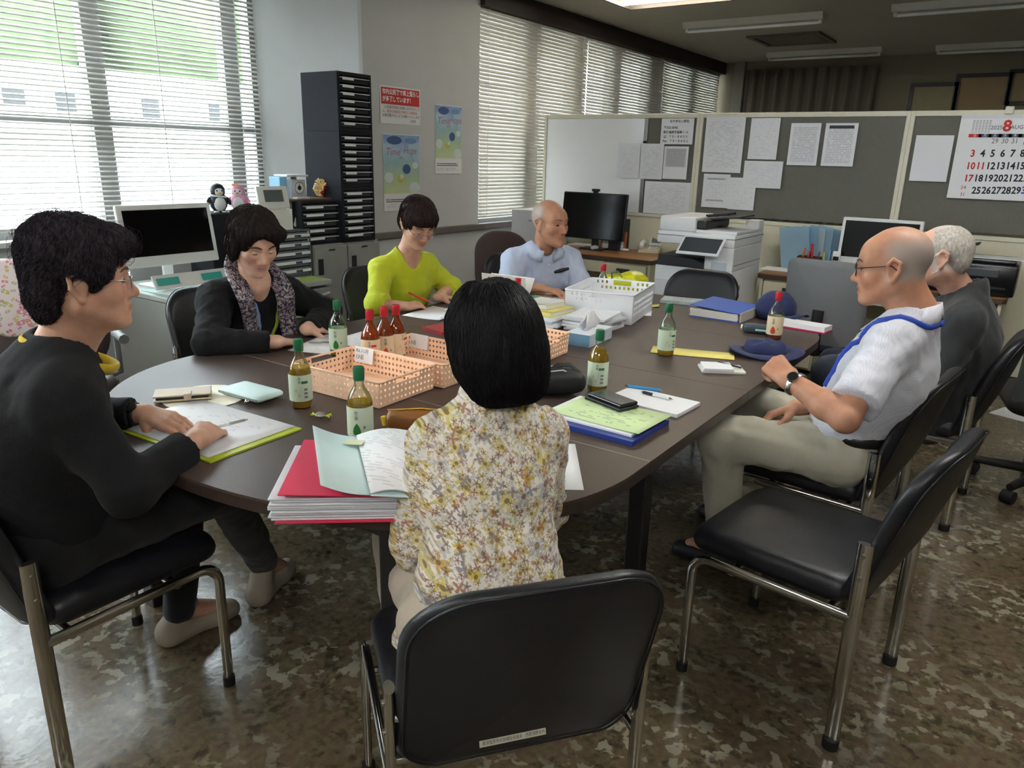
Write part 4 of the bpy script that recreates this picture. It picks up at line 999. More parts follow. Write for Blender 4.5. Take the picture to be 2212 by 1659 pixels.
# paper flower ball
XFB = -3.90
p = onx(698, 414, XFB); rb = 0.062
t = thing('flower_ball', 'ball of folded paper flowers in red, cream and pink', 'ornament', (XFB, p.y, zt))
cols = [mat('petal_cream', (240, 214, 150), 0.7), mat('petal_pink', (242, 206, 206), 0.7), mat('petal_red', (186, 34, 46), 0.7), mat('petal_gold', (228, 190, 110), 0.7), mat('petal_white', (246, 236, 228), 0.7)]
dirs = [Vector((0, 0, 1)), Vector((0, 0, -1))]
for i in range(5):
    for (zz, o_) in ((0.447, 0), (-0.447, 0.5)):
        a = 2*pi*(i+o_)/5+0.3; dirs.append(Vector((0.894*cos(a), 0.894*sin(a), zz)))
def petal_flower(bm, c, n, r):
    u, v = frame_of(n); ctr = bm.verts.new(c+n*0.002)
    for k in range(5):
        a = 2*pi*k/5
        e = c+(u*cos(a)+v*sin(a))*r+n*r*0.35
        l = c+(u*cos(a-0.5)+v*sin(a-0.5))*r*0.62+n*r*0.5; r_ = c+(u*cos(a+0.5)+v*sin(a+0.5))*r*0.62+n*r*0.5
        ev, lv, rv = bm.verts.new(e), bm.verts.new(l), bm.verts.new(r_)
        m_ = bm.verts.new(c+(u*cos(a)+v*sin(a))*r*0.55+n*r*0.15)
        bm.faces.new((ctr, lv, m_)); bm.faces.new((lv, ev, m_)); bm.faces.new((ev, rv, m_)); bm.faces.new((rv, ctr, m_))
best = max(range(12), key=lambda i: dirs[i].dot(Vector((0.75, -0.55, -0.35))))
for i, n in enumerate(dirs):
    bm = B(); petal_flower(bm, Vector((0, 0, rb))+n*rb*0.55, n, rb*0.72); o = obj('paper_flower', bm, cols[2] if i == best else cols[(i*3) % 5 if (i*3) % 5 != 2 else 0], t)
    sm = o.modifiers.new('thickness', 'SOLIDIFY'); sm.thickness = 0.001
bm = B(); sphere(bm, (0, 0, rb), rb*0.55, 12, 8); obj('core', bm, cols[0], t, 180)
bm = B(); sphere(bm, (0, 0, rb*2.02), rb*0.13, 10, 8); obj('bead', bm, M_WHITEP, t, 180)

# ================================================================== MEETING TABLE
TX, TW, TZ = -1.64, 0.915, 0.70
YS = [1.70, 2.495, 3.29]
def edge_y(x, end):
    u = min(1, abs(x-TX)/TW); k = (1-u**2.1)**(1/2.1)
    return 1.60-0.69*k if end < 0 else 3.39+0.69*k
def table_mat():
    mt, nt, b = nodes_of('dark_table_laminate')
    tc = nt.nodes.new('ShaderNodeTexCoord')
    n = nt.nodes.new('ShaderNodeTexNoise'); n.inputs['Scale'].default_value = 220; n.inputs['Detail'].default_value = 3; nt.links.new(tc.outputs['Object'], n.inputs['Vector'])
    n2 = nt.nodes.new('ShaderNodeTexNoise'); n2.inputs['Scale'].default_value = 3.0; n2.inputs['Detail'].default_value = 4; nt.links.new(tc.outputs['Object'], n2.inputs['Vector'])
    f = math_node(nt, 'ADD', math_node(nt, 'MULTIPLY', n.outputs['Fac'], 0.7), math_node(nt, 'MULTIPLY', n2.outputs['Fac'], 0.3))
    nt.links.new(ramp(nt, f, [(0.3, lin((62, 50, 45))), (0.7, lin((88, 74, 67)))]), b.inputs['Base Color'])
    rr = nt.nodes.new('ShaderNodeMapRange'); rr.inputs['To Min'].default_value = 0.36; rr.inputs['To Max'].default_value = 0.5; setp(b, **{'Specular IOR Level': 0.36})
    nt.links.new(n2.outputs['Fac'], rr.inputs['Value']); nt.links.new(rr.outputs[0], b.inputs['Roughness'])
    bp = nt.nodes.new('ShaderNodeBump'); bp.inputs['Strength'].default_value = 0.06; bp.inputs['Distance'].default_value = 0.001
    nt.links.new(n.outputs['Fac'], bp.inputs['Height']); nt.links.new(bp.outputs[0], b.inputs['Normal'])
    return mt
M_TABLE = table_mat(); M_TEDGE = mat('table_edge', (58, 46, 40), 0.35); M_TLEG = mat('table_leg_black', (30, 28, 28), 0.4)
names = ['rounded near section of the dark meeting table', 'second section of the dark meeting table, under the peach baskets', 'third section of the dark meeting table, by the white basket', 'rounded far section of the dark meeting table']
cuts = [None, 1.70, 2.495, 3.29, None]
for i in range(4):
    g = 0.0012
    out = []
    if i == 0:
        out = [(TX+TW*sin(a), 0) for a in [pi/2-pi*k/48 for k in range(49)]]
        out = [(x, edge_y(x, -1)) for x, _ in out]
        out = [(TX+TW, 1.70-g)] + out + [(TX-TW, 1.70-g)]
        out = out[::-1]
    elif i == 3:
        out = [(TX+TW*sin(a), 0) for a in [-pi/2+pi*k/48 for k in range(49)]]
        out = [(x, edge_y(x, 1)) for x, _ in out]
        out = [(TX-TW, 3.29+g)] + out + [(TX+TW, 3.29+g)]
        out = out[::-1]
    else:
        y0, y1 = cuts[i]+g, cuts[i+1]-g
        out = [(TX-TW, y0), (TX+TW, y0), (TX+TW, y1), (TX-TW, y1)]
    cy = sum(p_[1] for p_ in out)/len(out)
    t = thing('meeting_table', names[i], 'table', (TX, cy, 0), group='meeting table sections')
    loc2 = [(x-TX, y-cy) for x, y in out]
    bm = B(); prism(bm, loc2, TZ-0.008, TZ); obj('table_top', bm, M_TABLE, t)
    bm = B(); prism(bm, [(x*0.999, y*0.999) for x, y in loc2], TZ-0.036, TZ-0.0085); obj('edge_band', bm, M_TEDGE, t)
    if i == 0:
        bm = B(); box(bm, (0, 1.70-cy, TZ-0.003), (2*TW-0.004, 0.0032, 0.0068)); obj('edge_strip', bm, mat('pale_edge_strip', (150, 140, 130), 0.5), t)
    if i in (0, 3):
        s_ = -1 if i == 0 else 1
        spots = [(-0.55, 0.05*s_), (0.55, 0.05*s_)]
    else:
        spots = [(-0.72, 0), (0.72, 0)]
    for (x, y) in spots:
        bm = B(); box(bm, (x, y, (TZ-0.036)/2), (0.06, 0.06, TZ-0.037), bev=0.006); obj('leg', bm, M_TLEG, t)
    bm = B(); box(bm, (0, spots[0][1], TZ-0.07), (abs(spots[0][0])*2, 0.03, 0.06)); obj('crossbar', bm, M_TLEG, t)

# ================================================================== CHAIRS
M_VINYL = mat('black_vinyl', (27, 28, 33), 0.38, var=0.1, scale=20, bump=0.18, bscale=420)
M_CHROME = mat('chrome', (205, 203, 196), 0.14, 1.0, var=0.03)
M_RUBBER = mat('black_rubber', (18, 18, 18), 0.6)
def cushion(bm, outline, th, bulge, fn, N=7, crown=1.0):
    """pillow: outline in (u,v) shrunk towards its middle in rings, both sides; fn maps (u,v,w) to place"""
    n = len(outline); cu = sum(p_[0] for p_ in outline)/n; cv = sum(p_[1] for p_ in outline)/n
    prof = []
    for k in range(N+1):
        a = (pi/2)*k/N
        prof.append((1-0.10*(1-sin(pi/2-a))*1.0 if k < N else None, a))
    rings = []
    ed = [(0.0, 1.0), (0.35, 0.992), (0.7, 0.965), (0.92, 0.915), (1.0, 0.84), (1.0+bulge*0.6, 0.6), (1.0+bulge, 0.3)]
    for side in (-1, 1):
        rs = []
        for (wv, sc) in (ed if side > 0 else ed):
            rs.append([bm.verts.new(fn(cu+(u-cu)*sc, cv+(v-cv)*sc, side*th/2*wv)) for u, v in outline])
        rings.append(rs)
    for side, rs in zip((-1, 1), rings):
        for a, b_ in zip(rs[:-1], rs[1:]):
            for k in range(n):
                f = (a[k], a[(k+1) % n], b_[(k+1) % n], b_[k]); bm.faces.new(f if side > 0 else f[::-1])
        c = bm.verts.new(fn(cu, cv, side*th/2*(1.0+bulge)))
        for k in range(n):
            f = (rs[-1][k], rs[-1][(k+1) % n], c); bm.faces.new(f if side > 0 else f[::-1])
    for k in range(n):
        try: bm.faces.new((rings[0][0][(k+1) % n], rings[0][0][k], rings[1][0][k], rings[1][0][(k+1) % n]))
        except ValueError: pass
def make_chair(label):
    t = thing('meeting_chair', label, 'chair', group='black vinyl meeting chairs')
    # seat
    bm = B(); sw, sd = 0.45, 0.46
    cushion(bm, rrect(sw, sd, (0.07, 0.07, 0.05, 0.05), 6), 0.075, 0.25, lambda u, v, w: Vector((u, v+0.045, 0.425+w-0.018*max(0, (v-0.12)/0.11)**2)))
    bmesh.ops.remove_doubles(bm, verts=bm.verts, dist=0.0002); obj('seat', bm, M_VINYL, t, 60)
    # backrest: curved, leaning back
    bw, bh = 0.46, 0.45
    def fb(u, v, w):
        th = radians(17); zc = 0.612
        y = -0.265-0.10*(u/0.23)**2*-0.35+w
        z = v
        return Vector((u, y-z*sin(th)*1.0-0.0, zc+z*cos(th)-w*sin(th)))
    bm = B(); cushion(bm, rrect(bw, bh, (0.13, 0.13, 0.06, 0.06), 9), 0.055, 0.18, fb)
    bmesh.ops.remove_doubles(bm, verts=bm.verts, dist=0.0002); obj('backrest', bm, M_VINYL, t, 60)
    bm = B(); op = [fb(u*0.955, 0.0+v*0.955, -0.0268) for u, v in rrect(bw, bh, (0.13, 0.13, 0.06, 0.06), 9)]; tube(bm, op+[op[0]], 0.0022, 6, caps=False); obj('piping', bm, M_VINYL, t, 60)
    for s_ in (-1, 1):
        x = s_*0.238
        zr, rb_ = 0.385, 0.055
        pts = [(x, 0.235, 0.012)] + [(x, 0.235, 0.15), (x, 0.235, zr-rb_)] + [(x, 0.235-rb_+rb_*cos(a), zr-rb_+rb_*sin(a)) for a in [pi/2*k/6 for k in range(1, 7)]] + [(x, 0.10, zr), (x, -0.198, zr)]
        bm = B(); tube(bm, pts, 0.0125, 12, flat=(1.15, 0.8), up=(0, 1, 0)); fl = obj('front_leg', bm, M_CHROME, t, 60)
        bm = B(); cyl(bm, (x, 0.235, 0), (x, 0.235, 0.028), 0.0165, n=14); obj('glide', bm, M_RUBBER, fl, 40)
        bm = B(); tube(bm, [(x, -0.205, 0.012), (x, -0.205, 0.3), (x, -0.205, 0.59)], 0.0125, 14, flat=(1.55, 0.8), up=(0, 1, 0)); rl = obj('rear_leg', bm, M_CHROME, t, 60)
        bm = B(); cyl(bm, (x, -0.205, 0), (x, -0.205, 0.028), 0.0205, n=14); obj('glide', bm, M_RUBBER, rl, 40)
        for zz in (0.50, 0.56):
            bm = B(); cyl(bm, (x+s_*0.009, -0.205, zz), (x+s_*0.0135, -0.205, zz), 0.006, n=12); obj('bolt', bm, M_CHROME, rl, 40)
        bm = B(); tube(bm, [(x*0.985, -0.208, 0.53), (x*0.88, -0.215, 0.53)], 0.009, 10); obj('bracket', bm, M_CHROME, rl, 40)
    bm = B(); cyl(bm, (-0.238, 0.12, 0.375), (0.238, 0.12, 0.375), 0.011, n=12); cyl(bm, (-0.238, -0.14, 0.375), (0.238, -0.14, 0.375), 0.011, n=12); obj('crossbar', bm, M_CHROME, t, 40)
    return t
def face(fx, fy): return atan2(-fx, fy)
ch0 = make_chair('black vinyl chair under the woman in the black cardigan at the left')
ch0.location = (-1.89, 0.79, 0); ch0.rotation_euler = (0, 0, 0.0)
chairs = [
    ('nearest black vinyl chair, behind the woman in the floral blouse, with a label strip', (-0.775, 1.075), (-0.788, 0.616)),
    ('empty black vinyl chair at the right front of the table', (-0.375, 2.065), (-0.985, 0.137)),
    ('black vinyl chair under the man in the checked white shirt', (-0.48, 2.71), (-0.995, 0.10)),
    ('black vinyl chair under the man in the dark jacket', (-0.30, 3.62), (-0.98, 0.05)),
    ('black vinyl chair under the woman with the patterned scarf', (-2.90, 2.06), (1.0, -0.05)),
    ('black vinyl chair under the woman in the lime blouse', (-2.84, 3.06), (0.98, -0.12)),
    ('black vinyl chair under the man in the pale blue shirt', (-2.66, 4.06), (0.85, -0.52)),
    ('empty black vinyl chair at the far end of the table before the copier', (-1.62, 4.06), (-0.02, -1.0)),
]
CH = [ch0]
for lab, c, f in chairs: CH.append(dup(ch0, lab, (c[0], c[1], 0), face(*f)))
# label strip on the nearest chair back
bm = B(); box(bm, (0, 0, 0), (0.118, 0.0012, 0.011)); st = obj('label_strip', bm, mat('strip_white', (196, 192, 176), 0.5), CH[1], loc=(-0.04, -0.2815, 0.505), rot=(radians(17)*-1, 0, 0))
text('那須塩原市社会福祉協議会　西那須野支所', 0.0075, M_INK, st, (-0.054, -0.0008, 0.0), rot=(pi/2, 0, 0), sx=0.78)

# office chairs
def office_chair(name, label, loc, rz, mback, mseat, back_w, back_h, back_z, casters=True, shape='round', arms=False, lean=8, seat=True):
    t = thing(name, label, 'chair', loc, rz, group='office swivel chairs')
    th = radians(lean)
    def fb(u, v, w):
        return Vector((u, -0.24+0.05*(u/(back_w/2))**2-v*sin(th)+w, back_z+v*cos(th)))
    bm = B(); cushion(bm, rrect(back_w, back_h, back_w*0.42 if shape == 'round' else 0.05, 8), 0.05, 0.2, fb); bmesh.ops.remove_doubles(bm, verts=bm.verts, dist=0.0002); obj('backrest', bm, mback, t, 60)
    bm = B(); cushion(bm, rrect(0.48, 0.46, 0.09), 0.08, 0.25, lambda u, v, w: Vector((u, v, 0.44+w))); bmesh.ops.remove_doubles(bm, verts=bm.verts, dist=0.0002); obj('seat', bm, mseat, t, 60)
    bm = B(); tube(bm, [(0, -0.10, 0.38), (0, -0.26, 0.40), (0, -0.285, 0.55), (0, -0.28, back_z)], 0.02, 10, flat=(1.6, 0.7), up=(1, 0, 0)); obj('back_support', bm, M_BLACKP, t, 60)
    bm = B(); cyl(bm, (0, 0, 0.08), (0, 0, 0.40), 0.028); obj('column', bm, M_BLACKP, t, 40)
    for k in range(5):
        a = 2*pi*k/5+0.3
        bm = B(); tube(bm, [(0, 0, 0.10), (0.29*cos(a), 0.29*sin(a), 0.075)], [0.026, 0.018], 10); lg = obj('base_arm', bm, M_BLACKP, t, 40)
        bm = B(); u = Vector((-sin(a), cos(a), 0)); c = Vector((0.29*cos(a), 0.29*sin(a), 0.03)); cyl(bm, c-u*0.025, c+u*0.025, 0.03); obj('caster', bm, M_RUBBER, lg, 40)
    if arms:
        for s_ in (-1, 1):
            bm = B(); tube(bm, [(s_*0.22, 0.05, 0.42), (s_*0.29, 0.05, 0.44), (s_*0.29, 0.05, 0.62)], 0.014, 8); tube(bm, [(s_*0.29, -0.12, 0.63), (s_*0.29, 0.15, 0.63)], 0.022, 8); obj('armrest', bm, M_GREYP, t, 60)
    return t
M_BRLEATHER = mat('brown_grey_leather', (96, 84, 86), 0.35, var=0.08); M_MESH = mat('grey_mesh', (118, 120, 122), 0.8, bump=0.5, bscale=900); M_BRCLOTH = mat('brown_cloth', (78, 62, 58), 0.85, bump=0.4, bscale=500)
office_chair('office_chair', 'brown-grey leather office chair behind the woman at the left, holding a bag', (-3.46, 1.44, 0), face(-1, 0.3), M_BRLEATHER, M_BRLEATHER, 0.46, 0.54, 0.76, arms=True)
office_chair('office_chair', 'dark brown office chair behind the man in the pale blue shirt', (-3.28, 4.62, 0), face(-0.5, 0.85), M_BRCLOTH, M_BRCLOTH, 0.40, 0.50, 0.70)
office_chair('office_chair', 'grey mesh-backed office chair at the right desk', (-0.93, 4.72, 0), face(0.1, 1.0), M_MESH, mat('navy_cloth', (34, 38, 60), 0.85), 0.46, 0.56, 0.66, shape='square', lean=6)
office_chair('office_chair', 'dark office chair cut by the right picture edge', (0.22, 4.12, 0), face(-0.2, 1.0), mat('olive_mesh', (86, 92, 88), 0.8, bump=0.4, bscale=800), mat('dark_seat', (38, 36, 36), 0.8), 0.46, 0.52, 0.66, shape='square')
p = onz(2160, 892, 0); bm = B(); box(bm, (0, 0, 0.002), (0.30, 0.21, 0.002)); tag(obj('paper_sheet', bm, M_PAPER, loc=(p.x+0.12, p.y, 0), rot=(0, 0, -0.35)), 'white sheet of paper lying on the floor at the right', 'paper')
# ================================================================== THINGS ON THE TABLE
def T(x, y, z=TZ): return onz(x, y, z)
# ---- bottles
M_PET = clear('bottle_plastic', (244, 250, 244), 0.93, 0.06)
M_TEA = clear('green_tea', (240, 218, 120), 0.55, 0.08, 1.0, (206, 164, 20)); M_TEAR = clear('black_tea', (236, 160, 90), 0.5, 0.08, 1.0, (196, 84, 20))
M_CAPG = mat('green_cap', (22, 106, 66), 0.4); M_CAPR = mat('red_cap', (190, 26, 44), 0.4)
M_LABG = mat('pale_green_label', (206, 222, 196), 0.45, var=0.03); M_LABC = mat('cream_label', (228, 208, 176), 0.45, var=0.03)
M_LEAFG = mat('leaf_print', (40, 122, 44), 0.5, var=0.35, scale=60); M_FLAME = mat('flame_print', (212, 74, 22), 0.5, var=0.3, scale=60); M_PRINTG = mat('green_print', (60, 110, 70), 0.6, var=0)
PROF = [(0.0, 0.0), (0.026, 0.0), (0.031, 0.004), (0.033, 0.014), (0.0325, 0.02), (0.034, 0.024), (0.034, 0.108), (0.0335, 0.116), (0.031, 0.127), (0.025, 0.142), (0.0165, 0.156), (0.0135, 0.164), (0.0125, 0.182)]
def prof_to(level, inset):
    out = [(0.0, inset)]
    for (r, z) in PROF[1:]:
        if z >= level: break
        out.append((max(0.001, r-inset), max(z, inset)))
    rr = np.interp(level, [p_[1] for p_ in PROF], [p_[0] for p_ in PROF])-inset
    return out + [(rr, level), (0.0, level)]
def wrap(name, pts, r, m, parent, a0):
    """flat print bent round a bottle: pts are (arc, height)"""
    us = [p_[0] for p_ in pts]; u0, u1 = min(us), max(us); n = 10; bm = B(); rows = []
    for i in range(n+1):
        u = u0+(u1-u0)*(0.001+0.998*i/n); zs = []
        for (a, b_) in zip(pts, pts[1:]+pts[:1]):
            if (a[0]-u)*(b_[0]-u) <= 0 and a[0] != b_[0]: zs.append(a[1]+(b_[1]-a[1])*(u-a[0])/(b_[0]-a[0]))
        rows.append([bm.verts.new((r*cos(a0+u/r), r*sin(a0+u/r), z)) for z in (min(zs), max(zs))])
    for a, b_ in zip(rows[:-1], rows[1:]): bm.faces.new((a[0], b_[0], b_[1], a[1]))
    return obj(name, bm, m, parent)
def wraptext(s_, size, r, m, parent, a0, z, vert=False):
    o = text(s_, size, m, parent, (0, 0, 0), name='lettering', align='CENTER')
    for v in o.data.vertices:
        u, h = v.co.x, v.co.y
        v.co = (r*cos(a0+u/r), r*sin(a0+u/r), z+h)
    return o
CAMDIR = lambda p: atan2(-p[1], -p[0])
def bottle(label, loc, level, red=False, turn=0.0, side='front', group='tea bottles on the table'):
    t = thing('tea_bottle', label, 'bottle', (loc[0], loc[1], TZ), group=group)
    a = CAMDIR(loc)+turn
    bm = B(); lathe(bm, PROF, 28); o = obj('body', bm, M_PET, t, 50)
    bm = B(); lathe(bm, prof_to(level, 0.0015), 24); obj('tea', bm, M_TEAR if red else M_TEA, t, 50)
    bm = B(); lathe(bm, [(0.0347, 0.026), (0.0350, 0.028), (0.0350, 0.106), (0.0347, 0.108)], 32); lb = obj('label', bm, M_LABC if red else M_LABG, t, 50)
    R_ = 0.0354
    if side == 'front':
        wrap('leaf_mark', [(0.011*sin(x_)*(1 if 1 else 1), z_) for x_, z_ in [(0, 0.066), (0.6, 0.058), (1.2, 0.048), (1.5, 0.042), (0.9, 0.034), (0, 0.031), (-0.9, 0.034), (-1.5, 0.042), (-1.2, 0.048), (-0.6, 0.058)]], R_, M_FLAME if red else M_LEAFG, lb, a-0.28)
        wraptext('生', 0.013, R_, M_INK, lb, a-0.30, 0.093); wraptext('茶', 0.013, R_, M_INK, lb, a-0.30, 0.079)
        wrap('print_block', [(-0.003, 0.05), (0.003, 0.05), (0.003, 0.058), (-0.003, 0.058)], R_, M_GREYINK, lb, a+0.3)
    else:
        wrap('print_band', [(-0.010, 0.082), (0.010, 0.082), (0.010, 0.09), (-0.010, 0.09)], R_, M_RED if red else M_PRINTG, lb, a+0.35)
        pts = [(-0.012+0.024*u, 0.045+0.014*sin(7*u)+0.018*u) for u in [k/14 for k in range(15)]]
        bm = B()
        for (p0, p1) in zip(pts[:-1], pts[1:]):
            bm.faces.new([bm.verts.new((R_*cos(a-0.25+u/R_), R_*sin(a-0.25+u/R_), z)) for u, z in ((p0[0], p0[1]-0.001), (p1[0], p1[1]-0.001), (p1[0], p1[1]+0.001), (p0[0], p0[1]+0.001))])
        obj('vine_mark', bm, M_PRINTG if not red else M_RED, lb)
        for k in range(3):
            wrap('print_block', [(-0.005, 0.036+0.012*k), (0.006, 0.036+0.012*k), (0.006, 0.043+0.012*k), (-0.005, 0.043+0.012*k)], R_, M_GREYINK, lb, a+0.42)
        wraptext('生', 0.009, R_, M_INK, lb, a-0.1, 0.098); wraptext('茶', 0.009, R_, M_INK, lb, a-0.1, 0.087)
    bm = B(); lathe(bm, [(0.0145, 0.182), (0.0152, 0.184), (0.0152, 0.206), (0.0135, 0.213), (0.0, 0.215)], 24); cp = obj('cap', bm, M_CAPR if red else M_CAPG, t, 40)
    bm = B(); lathe(bm, [(0.0135, 0.176), (0.0148, 0.177), (0.0148, 0.181), (0.0135, 0.182)], 24); obj('cap_ring', bm, M_CAPR if red else M_CAPG, cp, 40)
    return t
bottle('green-capped tea bottle two thirds full, left of the peach baskets', T(652, 878), 0.128, side='back')
bottle('green-capped tea bottle half hidden by the open pale blue file', T(780, 955), 0.118)
bottle('nearly empty green-capped tea bottle before the woman with the scarf', T(732, 766), 0.020)
bottle('full green-capped tea bottle to the right of the woman in the floral blouse', T(1289, 845), 0.150, side='back')
bottle('nearly empty green-capped tea bottle on the yellow envelope', T(1437, 767), 0.020, side='back', turn=0.5)
p = T(798, 669, 0.913); bottle('full red-capped tea bottle, leftmost of the three before the lime blouse', (p.x, p.y), 0.172, True, side='back')
p = T(829, 662, 0.913); bottle('full red-capped tea bottle, middle of the three before the lime blouse', (p.x+0.0, p.y), 0.172, True, turn=0.4)
p = T(855, 658, 0.913); bottle('full red-capped tea bottle, rightmost of the three before the lime blouse', (p.x, p.y), 0.172, True, side='back', turn=0.8)
bottle('empty red-capped tea bottle by the navy hats', T(1670, 733), 0.012, True, turn=0.1)
p = T(1119, 601, 0.913); bottle('red-capped tea bottle behind the dark bob hair', (p.x, p.y), 0.172, True)
p = T(1304, 570, 0.913); bottle('clear red-capped bottle behind the white basket', (p.x, p.y), 0.02, True)

# ---- baskets
def holed_wall(bm, P, U, V, w, h, cols, rows, r, shape='round', keep=None):
    """plate from P spanned by U*w, V*h with a grid of holes"""
    U, V = Vector(U), Vector(V); cw, ch_ = w/cols, h/rows
    for i in range(cols):
        for j in range(rows):
            c = P+U*(cw*(i+0.5))+V*(ch_*(j+0.5))
            k = keep(i, j) if keep else True
            corners = [c+U*(cw/2*a)+V*(ch_/2*b_) for a, b_ in ((1, 1), (-1, 1), (-1, -1), (1, -1))]
            if not k:
                if k is False: quad(bm, *corners)
                continue
            n = 8
            if shape == 'round': ang = [2*pi*(q+0.5)/n for q in range(n)]; inner = [c+U*(r*cos(a))+V*(r*sin(a)) for a in ang]
            else:
                rx, ry = r; inner = [c+U*(rx*a)+V*(ry*b_) for a, b_ in ((1, 0.6), (0.6, 1), (-0.6, 1), (-1, 0.6), (-1, -0.6), (-0.6, -1), (0.6, -1), (1, -0.6))]
            e = cw/2; g = ch_/2
            outer = [c+U*(e*a)+V*(g*b_) for a, b_ in ((1, 0.41), (0.41, 1), (-0.41, 1), (-1, 0.41), (-1, -0.41), (-0.41, -1), (0.41, -1), (1, -0.41))]
            iv = [bm.verts.new(x) for x in inner]; ov = [bm.verts.new(x) for x in outer]; cv = [bm.verts.new(x) for x in corners]
            for q in range(8):
                q2 = (q+1) % 8
                if q in (0, 2, 4, 6): bm.faces.new((iv[q], ov[q], cv[(0, 0, 1, 1, 2, 2, 3, 3)[q]], ov[q2], iv[q2]))
                else: bm.faces.new((iv[q], ov[q], ov[q2], iv[q2]))
def basket(label, loc, rz, L, Wd, H_, m, cells, shape, r, group, flare=0.012, handle_cells=None):
    t = thing('storage_basket', label, 'basket', (loc[0], loc[1], TZ), rz, group=group)
    cl, cw_, rows = cells
    hc = handle_cells
    for (P, U, ln, cols, nm) in ((Vector((-L/2, -Wd/2, 0.006)), (1, 0, 0), L, cl, 'long_wall'), (Vector((-L/2, Wd/2, 0.006)), (1, 0, 0), L, cl, 'long_wall'),
                             (Vector((-L/2, -Wd/2, 0.006)), (0, 1, 0), Wd, cw_, 'short_wall'), (Vector((L/2, -Wd/2, 0.006)), (0, 1, 0), Wd, cw_, 'short_wall')):
        keep = None
        if nm == 'short_wall' and hc: keep = lambda i, j, cols=cols: (0 < j < rows-1 and 0 < i < cols-1) or False
        elif nm == 'short_wall': keep = lambda i, j, cols=cols: None if (j == rows-1 and abs(i-(cols-1)/2) < cols*0.2) else True
        elif hc: keep = lambda i, j, cols=cols: (None if abs(i-(cols-1)/2) < 2.1 else (True if 2.8 < abs(i-(cols-1)/2) < 5.6 else False)) if j == rows-1 else (True if (j == rows-2 and abs(i-(cols-1)/2) < 5) else False)
        bm = B(); holed_wall(bm, P, U, (0, 0, 1), ln, H_-0.006, cols, rows, r, shape, keep)
        bmesh.ops.remove_doubles(bm, verts=bm.verts, dist=0.0001)
        for v in bm.verts:   # walls flare outwards
            k = 1+flare*(v.co.z/H_); v.co.x *= 1+(k-1)*2; v.co.y *= 1+(k-1)*2
        o = obj(nm, bm, m, t); sm = o.modifiers.new('thickness', 'SOLIDIFY'); sm.thickness = 0.0022; sm.offset = 0
    bm = B(); box(bm, (0, 0, 0.004), (L, Wd, 0.004)); obj('bottom', bm, m, t)
    k = 1+2*flare
    bm = B(); rp = rrect(L*k+0.006, Wd*k+0.006, 0.012, 4); pts = [(x, y, H_) for x, y in rp]
    tube(bm, pts+[pts[0]], 0.0035, 8, caps=False); obj('rim', bm, m, t, 60)
    return t
M_PEACH = mat('peach_plastic', (255, 212, 178), 0.4, var=0.02, sss=0.0); M_WBASK = mat('white_basket_plastic', (238, 240, 243), 0.4, var=0.01)
def card(label, basket_t, lx, ly, lz, lines):
    bm = B(); box(bm, (0, 0, 0), (0.085, 0.055, 0.001))
    Mw = Matrix.Translation(basket_t.location) @ Euler(basket_t.rotation_euler).to_matrix().to_4x4()
    o = obj('name_card', bm, M_PAPER, None); o.location = Mw @ Vector((lx, ly, lz)); o.rotation_euler = (radians(82), 0, basket_t.rotation_euler[2]+0.02)
    tag(o, label, 'card', 'cards on the baskets')
    for k, (s_, sz) in enumerate(lines): text(s_, sz, M_INK, o, (-0.038, 0.014-0.022*k, 0.0008), name='handwriting', shear=0.1)
b1 = basket('nearest peach plastic basket with a white name card', (-1.755, 1.685), 0.03, 0.37, 0.262, 0.085, M_PEACH, (22, 14, 4), 'round', 0.0048, 'peach plastic baskets')
b2 = basket('middle peach plastic basket, partly behind the dark bob hair', (-1.735, 1.972), 0.02, 0.37, 0.262, 0.085, M_PEACH, (22, 14, 4), 'round', 0.0048, 'peach plastic baskets')
b3 = basket('farthest peach plastic basket, beside the tissue box', (-1.655, 2.39), 0.05, 0.37, 0.262, 0.085, M_PEACH, (22, 14, 4), 'round', 0.0048, 'peach plastic baskets')
card('handwritten card inside the nearest peach basket', b1, -0.12, 0.122, 0.068, (('R6.11月', 0.018), ('13名', 0.020)))
card('handwritten card inside the middle peach basket', b2, -0.14, 0.122, 0.066, (('', 0.018), ('5名', 0.018)))
wb = basket('large white plastic basket at the far half of the table', (-1.715, 3.345), 0.20, 0.33, 0.41, 0.145, M_WBASK, (14, 20, 5), 'slot', (0.0055, 0.008), 'white plastic baskets', 0.012, True)

# ---- paper things: flat stacks
def slab(name, label, cat, c, size, rz, m, z0=TZ, group=None, bev=0.0):
    bm = B(); box(bm, (0, 0, size[2]/2), size, bev=bev)
    o = obj(name, bm, m, None, loc=(c[0], c[1], z0), rot=(0, 0, rz))
    return tag(o, label, cat, group)
def loose(name, label, cat, c, w, d, rz, m, z0, curl=0.0, th=0.0012, lift=0.0, axis=0):
    """one sheet with a little curl"""
    bm = B(); n = 12; rows = []
    for i in range(n+1):
        u = i/n-0.5
        for j in (0, 1):
            pass
        rows.append([bm.verts.new((u*w, -d/2, curl*(2*u)**2 + max(0, u)*lift)), bm.verts.new((u*w, d/2, curl*(2*u)**2 + max(0, u)*lift))])
    for a, b_ in zip(rows[:-1], rows[1:]): bm.faces.new((a[0], b_[0], b_[1], a[1]))
    o = obj(name, bm, m, None, 60, loc=(c[0], c[1], z0+th), rot=(0, 0, rz))
    sm = o.modifiers.new('thickness', 'SOLIDIFY'); sm.thickness = th; sm.offset = -1
    return tag(o, label, cat)
P_memo = page_mat('memo_print', (150, 150, 158), (244, 245, 248), 34, 0.62, 0.12, 1, 0.3)
